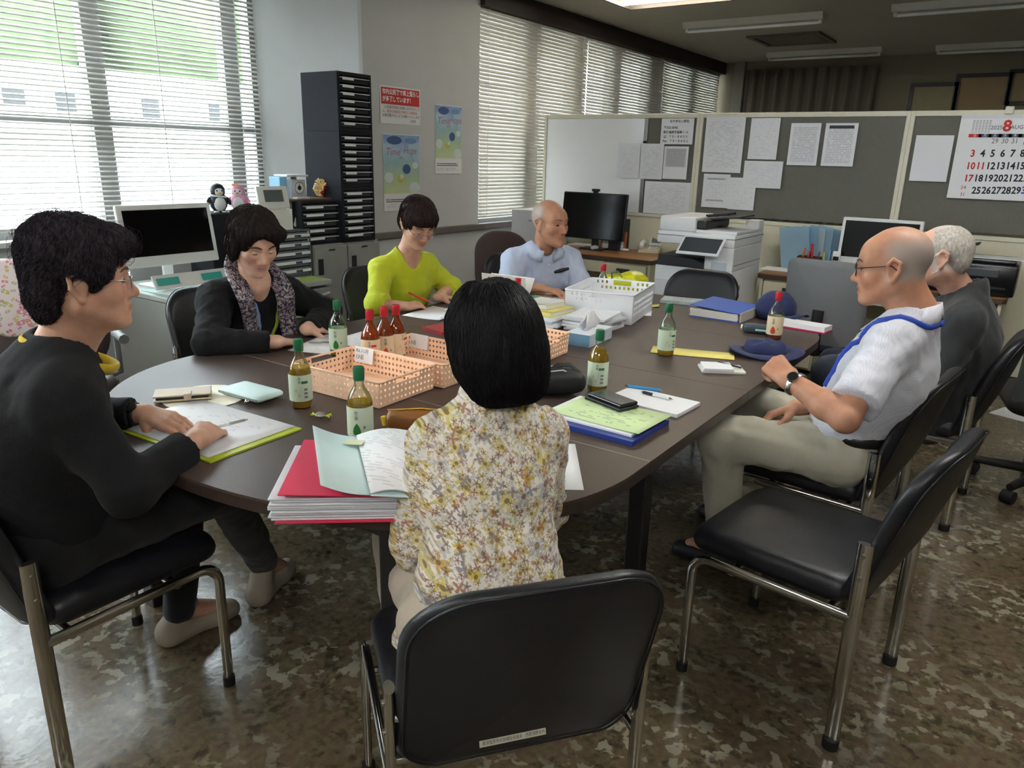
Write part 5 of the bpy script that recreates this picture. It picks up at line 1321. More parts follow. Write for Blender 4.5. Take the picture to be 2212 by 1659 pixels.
M_LIME = mat('lime_folder', (176, 190, 40), 0.45); M_REDB = mat('crimson_cover', (224, 48, 88), 0.5, var=0.03); M_PBLUE = mat('pale_aqua_cover', (212, 236, 236), 0.55, var=0.02)
M_NAVYF = mat('navy_folder', (38, 60, 140), 0.4, var=0.04); M_MINT = mat('mint_paper', (208, 232, 176), 0.6, var=0.02); M_YELLOW = mat('yellow_paper', (240, 226, 128), 0.6, var=0.02)
# near left: lime folder with white sheet, round cup mat, phone case, pouch
slab('clip_folder', 'lime green folder under the sheet before the woman in the cardigan', 'folder', (-1.825, 1.135), (0.45, 0.30, 0.004), 0.05, M_LIME)
loose('paper_sheet', 'large white sheet on the lime green folder', 'paper', (-1.835, 1.14), 0.42, 0.285, 0.05, P_memo, TZ+0.005)
bm = B(); prism(bm, [(0.125*cos(2*pi*k/40), 0.125*sin(2*pi*k/40)) for k in range(40)], 0, 0.003); tag(obj('round_fan', bm, mat('cream_fan', (240, 236, 214), 0.6), loc=(-2.07, 1.30, TZ)), 'round cream paper fan under the beige phone case', 'fan')
t = thing('phone_case', 'beige folding phone case beside the sheet at the left', 'phone', (-2.10, 1.245, TZ+0.0065), 0.95)
bm = B(); box(bm, (0, 0, 0.004), (0.165, 0.085, 0.006), bev=0.003); obj('back_cover', bm, mat('beige_leather', (186, 170, 146), 0.5), t)
bm = B(); box(bm, (0, -0.002, 0.0115), (0.15, 0.074, 0.009), bev=0.003); obj('phone', bm, M_BLACKP, t)
bm = B(); box(bm, (0, 0, 0.0185), (0.165, 0.085, 0.005), bev=0.002); obj('front_cover', bm, mat('beige_leather', (186, 170, 146)), t)
bm = B(); box(bm, (0.015, -0.042, 0.0125), (0.022, 0.006, 0.020), bev=0.002); box(bm, (0.015, -0.025, 0.0222), (0.022, 0.035, 0.003), bev=0.001); obj('clasp', bm, mat('beige_leather', (186, 170, 146)), t)
t = thing('pouch', 'pale aqua zip pouch left of the tea bottle', 'pouch', (-1.965, 1.395, TZ), 0.05)
bm = B(); cushion(bm, rrect(0.19, 0.105, 0.012, 3), 0.02, 0.5, lambda u, v, w: Vector((u, v, 0.0165+w))); bmesh.ops.remove_doubles(bm, verts=bm.verts, dist=0.0002); obj('body', bm, M_PBLUE, t, 60)
bm = B(); box(bm, (0, -0.053, 0.0155), (0.18, 0.004, 0.006)); obj('zip', bm, M_GREYP, t)
bm = B(); sphere(bm, (0.06, -0.066, 0.012), 0.008, 10, 8); obj('zip_charm', bm, M_CHROME, t, 180)
# sweet in wrapper
p = T(692, 903)
t = thing('wrapped_sweet', 'small sweet in a green and silver twist wrapper', 'sweet', (p.x, p.y, TZ), 0.5)
bm = B(); cushion(bm, rrect(0.026, 0.02, 0.006, 3), 0.012, 0.4, lambda u, v, w: Vector((u, v, 0.010+w))); obj('sweet', bm, mat('silver_foil', (200, 204, 200), 0.25, 0.8), t, 60)
for s_ in (-1, 1):
    bm = B(); c0 = bm.verts.new((s_*0.012, 0, 0.008))
    vs = [bm.verts.new((s_*(0.028+0.004*(k % 2)), -0.016+0.008*k, 0.004+0.008*((k+1) % 2))) for k in range(5)]
    for a, b_ in zip(vs[:-1], vs[1:]): bm.faces.new((c0, a, b_))
    obj('twist', bm, mat('lime_foil', (190, 206, 40), 0.3), t)
# red ring binder overhanging the table edge, with the open pale file on top
A = Vector((-1.205, 0.893, 0)); u = Vector((0.766, 0.643, 0)); v = Vector((-0.643, 0.766, 0))
c = A+u*0.14+v*0.155
t = thing('ring_binder', 'thick crimson ring binder overhanging the near table edge', 'binder', (c.x, c.y, TZ), atan2(u.y, u.x))
bm = B(); box(bm, (0, 0, 0.0015), (0.29, 0.315, 0.003)); obj('back_cover', bm, M_REDB, t)
bm = B(); box(bm, (0.145, 0, 0.030), (0.004, 0.315, 0.060)); obj('spine', bm, M_REDB, t)
for k in range(9):
    bm = B(); box(bm, (-0.012+random.uniform(-0.006, 0.006), random.uniform(-0.004, 0.004), 0.006+0.0058*k), (0.285, 0.305, 0.0046), bev=0.0015); obj('page_bundle', bm, mat('sleeve_white', (226, 226, 232), 0.3), t)
bm = B(); box(bm, (0.005, 0, 0.062), (0.28, 0.315, 0.003), rot=(0, 0.03, 0)); obj('front_cover', bm, M_REDB, t)
fTL, fBL, fSB, fST, fRT, fRB = onz(675, 920, .815), onz(692, 1048, .795), onz(800, 1070, .7735), onz(770, 945, .7735), onz(885, 935, .7735), onz(905, 1075, .7735)
c2 = Vector((fSB.x, fSB.y, TZ+0.0665))
t = thing('open_file', 'open pale aqua paper file lying on the crimson binder', 'file', c2)
def leaf(nm, m_, p00, p01, p10, p11, th, bow, n=10):
    """sheet between two edges (p00-p01 and p10-p11) bowed upwards"""
    bm = B(); rows = []
    for i in range(n+1):
        k = i/n; rows.append([bm.verts.new(p00.lerp(p10, k)+Vector((0, 0, bow*sin(pi*k)))-c2), bm.verts.new(p01.lerp(p11, k)+Vector((0, 0, bow*sin(pi*k)))-c2)])
    for a, b_ in zip(rows[:-1], rows[1:]): bm.faces.new((a[0], b_[0], b_[1], a[1]))
    o = obj(nm, bm, m_, t, 60); sm = o.modifiers.new('thickness', 'SOLIDIFY'); sm.thickness = th
    return o
dz_ = Vector((0, 0, 0.006))
leaf('front_cover', M_PBLUE, fTL, fBL, fST, fSB, 0.0016, -0.006)
leaf('back_cover', M_PBLUE, fST, fSB, fRT, fRB, 0.0016, 0.0)
leaf('pages', page_mat('file_page', (170, 172, 182), (244, 244, 246), 30, 0.5, 0.12, 1, 0.35), fST+dz_, fSB+dz_, fRT+dz_, fRB+dz_, 0.004, 0.012)
bm = B(); q_ = onz(765, 955, .785)-c2; box(bm, q_, (0.045, 0.03, 0.0008), rot=(0, 0, 0.5)); obj('sticky_note', bm, mat('pale_note', (226, 232, 196), 0.6), t)
# brown pencil case beside the bottle
p = T(905, 908)
t = thing('pencil_case', 'brown leather pencil case in front of the floral blouse', 'pencil case', (-1.345, 1.505, TZ), 0.62)
bm = B(); cushion(bm, rrect(0.20, 0.075, 0.02, 4), 0.045, 0.3, lambda a, b_, w: Vector((a, b_, 0.03+w))); bmesh.ops.remove_doubles(bm, verts=bm.verts, dist=0.0002); obj('body', bm, mat('tan_leather', (142, 92, 40), 0.45, var=0.15), t, 60)
bm = B(); tube(bm, [(-0.095, 0.0, 0.058), (0, 0.004, 0.063), (0.095, 0, 0.058)], 0.003, 8); obj('zip', bm, mat('brass', (190, 150, 70), 0.3, 0.9), t)
bm = B(); cyl(bm, (-0.1, -0.02, 0.02), (-0.105, -0.02, 0.045), 0.008, n=8); obj('zip_tab', bm, mat('yellow_tab', (220, 190, 40), 0.5), t)
# right of the floral woman
slab('document_folder', 'navy blue document folder under the papers on the right side of the table', 'folder', (-0.965, 1.885), (0.315, 0.235, 0.014), -0.02, M_NAVYF)
slab('paper_stack', 'white papers on the navy blue folder', 'papers', (-0.975, 1.905), (0.30, 0.215, 0.006), -0.03, M_PAPER, TZ+0.0145)
loose('printed_form', 'mint green printed form on top of the navy blue folder', 'paper', (-0.955, 1.915), 0.297, 0.21, -0.05, page_mat('mint_print', (110, 130, 100), (212, 234, 180), 16, 0.55, 0.12, 1, 0.5), TZ+0.0215, 0.002)
t = thing('smartphone', 'black smartphone in a flip case on the mint green form', 'phone', (-1.0, 2.0, TZ+0.0265), -0.33)
bm = B(); box(bm, (0, 0, 0.004), (0.16, 0.082, 0.008), bev=0.003); obj('case', bm, mat('black_leather', (30, 31, 33), 0.5), t)
bm = B(); box(bm, (0, 0.004, 0.013), (0.15, 0.074, 0.010), bev=0.004); obj('phone', bm, mat('phone_black', (20, 21, 24), 0.3), t)
bm = B(); box(bm, (0, 0.004, 0.0184), (0.142, 0.066, 0.0012)); obj('screen', bm, mat('phone_screen', (52, 56, 62), 0.15), t)
slab('notepad', 'white notepad with two pens on the right side of the table', 'notepad', (-0.93, 2.155), (0.255, 0.165, 0.012), -0.06, M_PAPER, bev=0.001)
def pen(label, a, b_, z, m1, m2, r=0.005):
    a, b_ = Vector((a[0], a[1], z+r)), Vector((b_[0], b_[1], z+r)); d = (b_-a).normalized(); L = (b_-a).length
    t = thing('pen', label, 'pen', (a.x, a.y, z), group='pens on the table')
    bm = B(); cyl(bm, Vector((0, 0, r))+d*0.012, Vector((0, 0, r))+d*(L*0.62), r, n=10); obj('barrel', bm, m1, t, 40)
    bm = B(); cyl(bm, Vector((0, 0, r))+d*(L*0.62), Vector((0, 0, r))+d*L*0.94, r*1.02, n=10); obj('grip', bm, m2, t, 40)
    bm = B(); cyl(bm, Vector((0, 0, r))+d*0.012, Vector((0, 0, r)), r*0.9, 0.0012, 10); obj('tip', bm, M_CHROME, t, 40)
    bm = B(); cyl(bm, Vector((0, 0, r))+d*(L*0.94), Vector((0, 0, r))+d*L, r*0.5, n=8); obj('button', bm, M_GREYP, t, 40)
    return t
P1, P2 = T(1348, 843), T(1430, 855); pen('blue ballpoint pen lying on the white notepad', P1, P2, TZ+0.0125, mat('sky_blue_pen', (40, 140, 206), 0.35), mat('sky_blue_pen', (40, 140, 206)))
P1, P2 = T(1452, 874), T(1385, 857); pen('white ballpoint pen with a dark grip on the notepad', P1, P2, TZ+0.0125, M_WHITEP, mat('dark_grip', (40, 42, 48), 0.5))
# black sports pouch
t = thing('sports_pouch', 'black zip pouch with white piping behind the bob hair', 'pouch', (-1.225, 2.03, TZ), 0.75)
bm = B(); cushion(bm, rrect(0.20, 0.10, 0.035, 5), 0.065, 0.35, lambda a, b_, w: Vector((a, b_, 0.046+w*(1-1.2*a*a/0.01*0.2)))); bmesh.ops.remove_doubles(bm, verts=bm.verts, dist=0.0002); obj('body', bm, mat('black_nylon', (24, 24, 26), 0.6, bump=0.3), t, 60)
for s_ in (-0.02, 0.03):
    bm = B(); tube(bm, [(-0.095, s_, 0.05), (-0.05, s_*1.2, 0.084), (0.02, s_*1.2, 0.09), (0.095, s_, 0.052)], 0.0025, 8); obj('piping', bm, mat('white_piping', (210, 212, 214), 0.5), t, 60)
bm = B(); tube(bm, [(-0.02, 0.0, 0.080), (0.01, 0.01, 0.098), (0.05, 0.015, 0.098), (0.085, 0.01, 0.070)], 0.006, 8, flat=(1.6, 0.5)); obj('strap', bm, mat('black_strap', (30, 30, 32), 0.6), t, 60)
loose('paper_sheet', 'white sheet to the right of the floral blouse near the table corner', 'paper', (-0.945, 1.50), 0.21, 0.297, 0.6, M_PAPER, TZ)
# yellow envelope, small notebook, hats
loose('envelope', 'yellow envelope under the nearly empty bottle', 'envelope', (-1.08, 2.865), 0.33, 0.115, 0.33, M_YELLOW, TZ, 0.001)
t = thing('pocket_notebook', 'open white pocket notebook with a dark pencil on it', 'notebook', (-0.895, 2.69, TZ), 0.55)
bm = B(); box(bm, (0, 0, 0.005), (0.16, 0.10, 0.01), bev=0.002); obj('block', bm, mat('ivory_block', (232, 230, 220), 0.6), t)
bm = B(); box(bm, (-0.02, -0.01, 0.016), (0.11, 0.085, 0.012), rot=(0.05, 0, 0), bev=0.002); obj('folded_pages', bm, M_PAPER, t)
bm = B(); cyl(bm, (-0.01, 0.03, 0.024), (0.07, -0.012, 0.016), 0.0035, n=8); obj('pencil', bm, mat('dark_pencil', (40, 42, 52), 0.4), t)
M_HAT = mat('navy_cotton', (30, 40, 84), 0.85, bump=0.3, bscale=400, sheen=0.1)
def bucket_hat(label, loc, rz, r, h, squash, brim, group='navy cloth hats'):
    t = thing('bucket_hat', label, 'hat', loc, rz, group=group)
    def ringf(R0, z, a, k): return Vector((R0*cos(a)*(1+0.06*sin(3*a+k)), R0*sin(a)*squash*(1+0.05*sin(2*a+k)), z))
    n = 40; bm = B(); rs = []
    for (R0, z) in ((r, 0.012), (r*1.0, h*0.4), (r*0.95, h*0.7), (r*0.82, h*0.93), (r*0.55, h*1.0), (r*0.2, h*0.985)):
        rs.append([bm.verts.new(ringf(R0, z+0.006*sin(4*2*pi*k/n+R0*30), 2*pi*k/n, 1.0)) for k in range(n)])
    for a, b_ in zip(rs[:-1], rs[1:]):
        for k in range(n): bm.faces.new((a[k], a[(k+1) % n], b_[(k+1) % n], b_[k]))
    bm.faces.new(rs[-1]); o = obj('crown', bm, M_HAT, t, 70)
    bm = B(); rs = []
    for (q, z) in ((0.0, 0.014), (0.4, 0.010), (0.8, 0.006), (1.0, 0.004)):
        rs.append([bm.verts.new(ringf(r+brim*q, max(0.003, z+0.018*q*(1+sin(2*2*pi*k/n+0.8))*0.6), 2*pi*k/n, 1.0)) for k in range(n)])
    for a, b_ in zip(rs[:-1], rs[1:]):
        for k in range(n): bm.faces.new((a[k], a[(k+1) % n], b_[(k+1) % n], b_[k]))
    o = obj('brim', bm, M_HAT, t, 70); sm = o.modifiers.new('thickness', 'SOLIDIFY'); sm.thickness = 0.003
    return t
bucket_hat('flattened navy bucket hat under the raised fist', (-0.845, 3.05, TZ), 0.3, 0.085, 0.055, 0.9, 0.065)
t = thing('navy_cap', 'round navy cap standing behind the empty red-capped bottle', 'cap', (-1.03, 3.83, TZ), -0.3, group='navy cloth hats')
bm = B(); sphere(bm, (0, 0, 0.055), (0.10, 0.10, 0.085), 28, 16)
for v in bm.verts:
    if v.co.z < 0.004: v.co.z = 0.004
    v.co += Vector((0, 0, 0.004*sin(v.co.x*60)*sin(v.co.y*50)))
obj('crown', bm, M_HAT, t, 70)
bm = B(); rows = []
for i in range(13):
    a = -1.1+2.2*i/12
    rows.append([bm.verts.new((0.092*cos(a), 0.092*sin(a), 0.03)), bm.verts.new((0.17*cos(a*0.8), 0.13*sin(a*0.8), 0.05-0.03*abs(a)))])
for a, b_ in zip(rows[:-1], rows[1:]): bm.faces.new((a[0], b_[0], b_[1], a[1]))
o = obj('visor', bm, M_HAT, t, 60); sm = o.modifiers.new('thickness', 'SOLIDIFY'); sm.thickness = 0.003
t = thing('glasses_case', 'dark grey glasses case beside the empty red-capped bottle', 'case', (-0.985, 3.43, TZ), 0.2)
bm = B(); cushion(bm, rrect(0.15, 0.055, 0.025, 5), 0.035, 0.2, lambda a, b_, w: Vector((a, b_, 0.022+w))); bmesh.ops.remove_doubles(bm, verts=bm.verts, dist=0.0002); obj('shell', bm, mat('slate_case', (60, 72, 84), 0.4), t, 60)
bm = B(); box(bm, (0.01, -0.0285, 0.02), (0.05, 0.004, 0.008)); obj('clasp', bm, mat('mint_clasp', (170, 220, 206), 0.4), t)
bm = B(); cyl(bm, (-0.075, 0, 0.02), (-0.082, 0, 0.02), 0.014, n=12); obj('end_cap', bm, mat('cream_end', (226, 222, 190), 0.5), t, 40)
slab('ledger_block', 'long block of white sheets on a magenta pad at the right table edge', 'pad', (-0.86, 3.68), (0.25, 0.10, 0.022), -0.12, M_PAPER, TZ+0.007)
slab('magenta_pad', 'magenta pad under the long block of white sheets', 'pad', (-0.86, 3.675), (0.26, 0.105, 0.0065), -0.12, mat('magenta_cover', (176, 30, 84), 0.5))
# blue binder and magazines at the far end
t = thing('ring_binder', 'blue ring binder full of pages near the far end of the table', 'binder', (-1.255, 3.74, TZ), -0.03)
bm = B(); box(bm, (0, 0, 0.0015), (0.27, 0.30, 0.003)); obj('back_cover', bm, mat('royal_blue', (56, 98, 196), 0.4), t)
for k in range(5):
    bm = B(); box(bm, (-0.008+random.uniform(-0.004, 0.004), 0.0, 0.007+0.0075*k), (0.25, 0.285, 0.0066), bev=0.001); obj('page_bundle', bm, mat('page_edge', (232, 228, 216), 0.6), t)
bm = B(); box(bm, (0.132, 0, 0.024), (0.006, 0.30, 0.048)); sp_ = obj('spine', bm, mat('spine_label', (206, 198, 180), 0.5), t)
bm = B(); box(bm, (-0.002, 0.01, 0.05), (0.27, 0.31, 0.003), rot=(0, 0.06, 0)); obj('front_cover', bm, mat('royal_blue', (56, 98, 196)), t)
slab('magazine_stack', 'flat pile of magazines before the far empty chair', 'magazines', (-1.56, 3.93), (0.24, 0.14, 0.016), 0.25, mat('magazine_cover', (190, 204, 208), 0.4, var=0.25, scale=25))
slab('leaflet', 'white leaflet with a red line lying on the magazine pile', 'leaflet', (-1.55, 3.93), (0.19, 0.10, 0.002), 0.3, page_mat('leaflet_print', (150, 70, 80), (200, 214, 218), 6, 0.5, 0.1, 1, 0.7), TZ+0.0165)
loose('bread_wrapper', 'small crumpled yellow paper behind the white basket corner', 'paper', (-1.66, 3.70), 0.10, 0.07, 0.4, M_YELLOW, TZ, 0.006)
loose('paper_sheet', 'white paper corner peeking from under the white basket', 'paper', (-1.61, 3.50), 0.10, 0.14, 0.4, M_PAPER, TZ)
# tissue box
t = thing('tissue_box', 'blue and white tissue box with a tissue pulled out', 'tissue box', (-1.515, 2.775, TZ), 0.06)
bm = B(); box(bm, (0, 0, 0.026), (0.115, 0.225, 0.052), bev=0.001); obj('carton', bm, mat('tissue_white', (228, 234, 240), 0.5), t)
bm = B(); box(bm, (0, -0.1131, 0.026), (0.114, 0.0006, 0.05)); obj('end_print', bm, mat('tissue_blue', (120, 164, 194), 0.5, var=0.15), t)
bm = B(); box(bm, (0.0581, 0, 0.026), (0.0006, 0.22, 0.046)); obj('side_print', bm, mat('tissue_pale', (206, 218, 230), 0.5, var=0.12, scale=14), t)
bm = B()
def fold(pts):
    rows = []
    for (x0, y0, x1, y1, z) in pts: rows.append([bm.verts.new((x0+(x1-x0)*k/8+0.006*sin(5*k+z*90), y0+(y1-y0)*k/8, z+0.006*sin(2.1*k+z*40))) for k in range(9)])
    for a, b_ in zip(rows[:-1], rows[1:]):
        for k in range(8): bm.faces.new((a[k], a[k+1], b_[k+1], b_[k]))
fold([(0.004, -0.055, -0.004, 0.055, 0.050), (0.018, -0.075, 0.010, 0.080, 0.075), (0.006, -0.045, 0.012, 0.045, 0.105), (-0.004, -0.012, 0.004, 0.014, 0.128)])
fold([(-0.004, -0.05, 0.004, 0.05, 0.050), (-0.030, -0.060, -0.022, 0.085, 0.070), (-0.016, -0.040, -0.008, 0.050, 0.100), (-0.004, -0.012, 0.004, 0.014, 0.126)])
o = obj('tissue', bm, mat('tissue_paper', (244, 244, 246), 0.8), t, 80); sm = o.modifiers.new('thickness', 'SOLIDIFY'); sm.thickness = 0.0012
# pile of books and papers in the middle
z = TZ; cx0, cy0 = -1.885, 2.945
for k, (lab, sz, m_, dx, dy, rz) in enumerate((
        ('lowest white booklet of the pile beside the tissue box', (0.28, 0.22, 0.012), mat('booklet_a', (220, 222, 226), 0.5), 0, 0, 0.05),
        ('second white booklet from the bottom of the pile', (0.28, 0.21, 0.012), mat('booklet_b', (232, 232, 234), 0.5), 0.01, -0.005, 0.12),
        ('third white booklet of the pile with grey print', (0.28, 0.21, 0.014), mat('booklet_c', (206, 210, 216), 0.5, var=0.15), -0.005, 0.0, 0.02),
        ('fourth white bundle of the pile, below the yellow book', (0.28, 0.21, 0.014), mat('booklet_d', (236, 236, 238), 0.5), 0.0, 0.005, 0.08))):
    slab('booklet', lab, 'book', (cx0+dx, cy0+dy), sz, rz, m_, z, 'pile of booklets'); z += sz[2]+0.0004
def book(label, c, w, d, h, rz, z0, cover, page, band=None):
    t = thing('book', label, 'book', (c[0], c[1], z0), rz, group='pile of booklets')
    bm = B(); box(bm, (0, 0, 0.0012), (w, d, 0.0024)); box(bm, (0, 0, h-0.0012), (w, d, 0.0024)); box(bm, (0, -d/2+0.0012, h/2), (w, 0.0024, h)); obj('cover', bm, cover, t)
    bm = B(); box(bm, (0.0, 0.002, h/2), (w-0.008, d-0.008, h-0.006)); obj('pages', bm, page, t)
    if band:
        bm = B(); box(bm, (-w*0.33, 0, h+0.0003), (w*0.33, d+0.001, 0.0006)); box(bm, (-w*0.33, -d/2-0.0004, h/2), (w*0.33, 0.0008, h)); obj('band', bm, band, t)
M_PG = mat('book_pages', (238, 234, 214), 0.7)
book('pale yellow book with a teal band on the pile', (cx0+0.0, cy0+0.02), 0.26, 0.19, 0.024, -0.08, z, mat('lemon_cover', (238, 226, 130), 0.45), M_PG, mat('teal_band', (84, 128, 140), 0.5)); z += 0.0252
book('white book with a green band, topmost of the pile', (cx0-0.03, cy0+0.03), 0.22, 0.16, 0.022, -0.05, z, mat('white_cover', (236, 236, 230), 0.4), M_PG, mat('green_band', (70, 134, 66), 0.5))
z2 = TZ
for k in range(7):
    slab('paper_bundle', ['lowest', 'second', 'third', 'fourth', 'fifth', 'sixth', 'topmost'][k]+' bundle of white papers between the books and the white basket', 'papers', (-1.625+0.010*sin(k*2.1), 3.015+0.008*cos(k*1.7)), (0.19, 0.235, 0.0095), 0.15*sin(k*1.3), mat('bundle_%d' % (k % 3), ((232, 233, 236), (222, 223, 228), (240, 240, 240))[k % 3], 0.6), z2, 'bundles of white papers'); z2 += 0.0099
# sheets, red folders and papers on the window side
loose('paper_sheet', 'white sheet under the hand of the woman with the scarf', 'paper', (-2.30, 2.02), 0.21, 0.297, 0.35, P_memo, TZ, 0.0, 0.0012)
loose('paper_sheet', 'second white sheet with a raised corner by the nearly empty bottle', 'paper', (-2.22, 2.17), 0.21, 0.28, 0.1, P_memo, TZ+0.006, 0.004)
slab('crimson_folder', 'crimson folder under the sheets before the woman with the scarf', 'folder', (-2.16, 2.19), (0.23, 0.31, 0.006), 0.0, mat('deep_red', (176, 40, 62), 0.5))
slab('crimson_notebook', 'dark red notebook right behind the red-capped bottles', 'notebook', (-2.10, 2.55), (0.15, 0.21, 0.016), -0.2, mat('brick_red', (160, 52, 54), 0.5))
P1, P2 = T(745, 748), T(665, 747); pen('silver ballpoint pen on the sheet before the woman with the scarf', P1, P2, TZ+0.010, M_CHROME, M_GREYP, 0.004)
P1, P2 = T(790, 752), T(757, 757); pen('light blue pen lying beside the nearly empty bottle', P1, P2, TZ, mat('sky_blue_pen', (40, 140, 206)), M_WHITEP, 0.004)
loose('writing_pad', 'open white pad under the writing hand of the woman in the lime blouse', 'pad', (-2.33, 3.02), 0.21, 0.30, 0.25, P_memo, TZ, 0.002, 0.003)
loose('paper_sheet', 'white sheet left of the writing pad, nearest the lime blouse', 'paper', (-2.38, 2.78), 0.21, 0.28, 0.15, M_PAPER, TZ, 0.003)
bm = B(); tube(bm, [(-0.10, 0, 0.012), (0.10, 0, 0.012)], 0.011, 12); tag(obj('paper_roll', bm, M_PAPER, None, 50, loc=(-2.18, 2.72, TZ), rot=(0, 0, 0.2)), 'rolled white paper beside the red-capped bottles', 'paper')
loose('photo_print', 'greyish photo print lying right of the rolled paper', 'paper', (-2.02, 2.72), 0.22, 0.16, 0.3, mat('photo_grey', (178, 194, 196), 0.35, var=0.35, scale=18), TZ)
# before the man in blue
t = thing('card_stand', 'standing white folded card hiding the lap of the man in pale blue', 'card', (-2.335, 3.29, TZ), 0.03)
bm = B(); box(bm, (0, 0, 0.070), (0.285, 0.0016, 0.14), rot=(0.12, 0, 0)); obj('front_leaf', bm, mat('card_cream', (234, 230, 224), 0.6), t)
bm = B(); box(bm, (0, 0.05, 0.068), (0.285, 0.0016, 0.14), rot=(-0.55, 0, 0)); obj('rear_leaf', bm, mat('card_cream', (234, 230, 224)), t)
loose('leaflet', 'glossy leaflet with yellow and red print before the man in pale blue', 'leaflet', (-2.17, 3.58), 0.26, 0.19, -0.2, page_mat('flyer_print', (226, 170, 60), (240, 238, 238), 5, 0.45, 0.08, 1, 0.9), TZ+0.002, 0.01, 0.0016)
loose('leaflet', 'white leaflet with a red edge, rightmost before the man in pale blue', 'leaflet', (-2.05, 3.66), 0.10, 0.22, -0.75, page_mat('flyer_red', (214, 80, 70), (238, 236, 236), 3, 0.5, 0.06, 1, 0.8), TZ+0.018, 0.002)
slab('envelope', 'cream folded envelope between the leaflets and the white basket', 'envelope', (-2.16, 3.42), (0.10, 0.20, 0.004), -0.35, mat('cream_envelope', (232, 224, 176), 0.6))
# yellow shopping bag with a blue box behind the basket
t = thing('shopping_bag', 'yellow-green plastic bag lying behind the white basket', 'bag', (-1.86, 3.80, TZ), -0.2)
bm = B(); cushion(bm, rrect(0.25, 0.13, 0.03, 4), 0.11, 0.3, lambda a, b_, w: Vector((a+0.01*sin(60*b_), b_, 0.078+w*(1+0.25*sin(25*a+8*b_))))); bmesh.ops.remove_doubles(bm, verts=bm.verts, dist=0.0002); obj('bag', bm, mat('lime_plastic', (206, 206, 22), 0.3, var=0.15), t, 60)
bm = B(); tube(bm, [(-0.05, -0.06, 0.11), (-0.045, -0.075, 0.15), (0.0, -0.078, 0.162), (0.03, -0.072, 0.13)], 0.004, 8); obj('handle', bm, mat('olive_handle', (120, 124, 40), 0.5), t, 60)
bm = B(); box(bm, (0, 0, 0.05), (0.10, 0.05, 0.10), bev=0.003); tag(obj('carton', bm, mat('cobalt_carton', (46, 76, 190), 0.4, var=0.2), loc=(-1.90, 3.93, TZ), rot=(0, 0, -0.2)), 'small cobalt blue carton behind the yellow-green bag', 'box')
# ================================================================== PEOPLE
# Bodies and clothes are grown from smooth-blended limbs, heads and fingers sampled on a grid (surface nets)
def V3(p): return np.array([float(p[0]), float(p[1]), float(p[2])])
def nrm(v):
    v = np.asarray(v, float); return v/np.linalg.norm(v)
class Vol:
    def __init__(s, lo, hi, h):
        s.lo = np.asarray(lo, float); s.h = h
        n = np.ceil((np.asarray(hi)-s.lo)/h).astype(int)+2
        s.ax = [(s.lo[i]+h*np.arange(n[i])).astype(np.float32) for i in range(3)]
        s.f = np.full(tuple(n), 0.25, np.float32)
        s.att = {}
    def sl(s, lo, hi):
        out = []
        for i in range(3):
            a = max(0, int((lo[i]-s.lo[i])/s.h)-1); b = min(s.f.shape[i], int((hi[i]-s.lo[i])/s.h)+3)
            if b <= a: return None
            out.append(slice(a, b))
        return tuple(out)
    def xyz(s, q): return s.ax[0][q[0]][:, None, None], s.ax[1][q[1]][None, :, None], s.ax[2][q[2]][None, None, :]
    def add(s, prim, k=0.02):
        fn, lo, hi = prim
        q = s.sl(lo-k-2*s.h, hi+k+2*s.h)
        if q is None: return
        d = fn(*s.xyz(q)); a = s.f[q]
        g = np.maximum(k-np.abs(a-d), 0)/k
        s.f[q] = np.minimum(a, d)-g*g*k*0.25
    def cut(s, prim, k=0.004):
        fn, lo, hi = prim
        q = s.sl(lo-k-2*s.h, hi+k+2*s.h)
        if q is None: return
        d = -fn(*s.xyz(q)); a = s.f[q]
        g = np.maximum(k-np.abs(a-d), 0)/k
        s.f[q] = np.maximum(a, d)+g*g*k*0.25
    def ripple(s, amp, wl, seed, n=5, mask=None, ridge=0.5):
        """cloth folds / curls: smooth waves added to the field near the surface"""
        rs = np.random.RandomState(seed)
        X, Y, Z = s.xyz((slice(None),)*3)
        tot = 0
        for i in range(n):
            d = nrm(rs.normal(size=3)*np.array([1, 1, 0.6])); w = 2*pi/(wl*(0.6+0.9*rs.rand())); ph = rs.rand()*6.28
            d2 = nrm(rs.normal(size=3)); w2 = w*0.35
            arg = (w*(d[0]*X+d[1]*Y+d[2]*Z)+ph)+1.4*np.sin(w2*(d2[0]*X+d2[1]*Y+d2[2]*Z)+2*ph)
            sn = np.sin(arg.astype(np.float32))
            tot = tot+(1-ridge)*sn+ridge*(1-2*np.abs(sn))
        s.f += (amp/n**0.5*tot).astype(np.float32)
def cone(a, b, ra, rb, flat=None, cuta=False, cutb=False):
    a, b = V3(a), V3(b); ba = b-a; bb = max(1e-9, ba@ba); L = sqrt(bb); r = max(ra, rb); un = ba/L
    def fn(x, y, z):
        dx, dy, dz = x-a[0], y-a[1], z-a[2]
        tt = (dx*ba[0]+dy*ba[1]+dz*ba[2])/bb; t = np.clip(tt, 0, 1)
        qx, qy, qz = dx-t*ba[0], dy-t*ba[1], dz-t*ba[2]
        l2 = qx*qx+qy*qy+qz*qz
        if flat is not None:
            w, sc = flat; qw = qx*w[0]+qy*w[1]+qz*w[2]; l2 = l2-qw*qw+(qw/sc)**2
            d = (np.sqrt(l2)-(ra+(rb-ra)*t))*(0.5+0.5*sc)
        else: d = np.sqrt(l2)-(ra+(rb-ra)*t)
        if cutb: d = np.maximum(d, (tt-1)*L)
        if cuta: d = np.maximum(d, -tt*L)
        return d.astype(np.float32)
    return fn, np.minimum(a, b)-r, np.maximum(a, b)+r
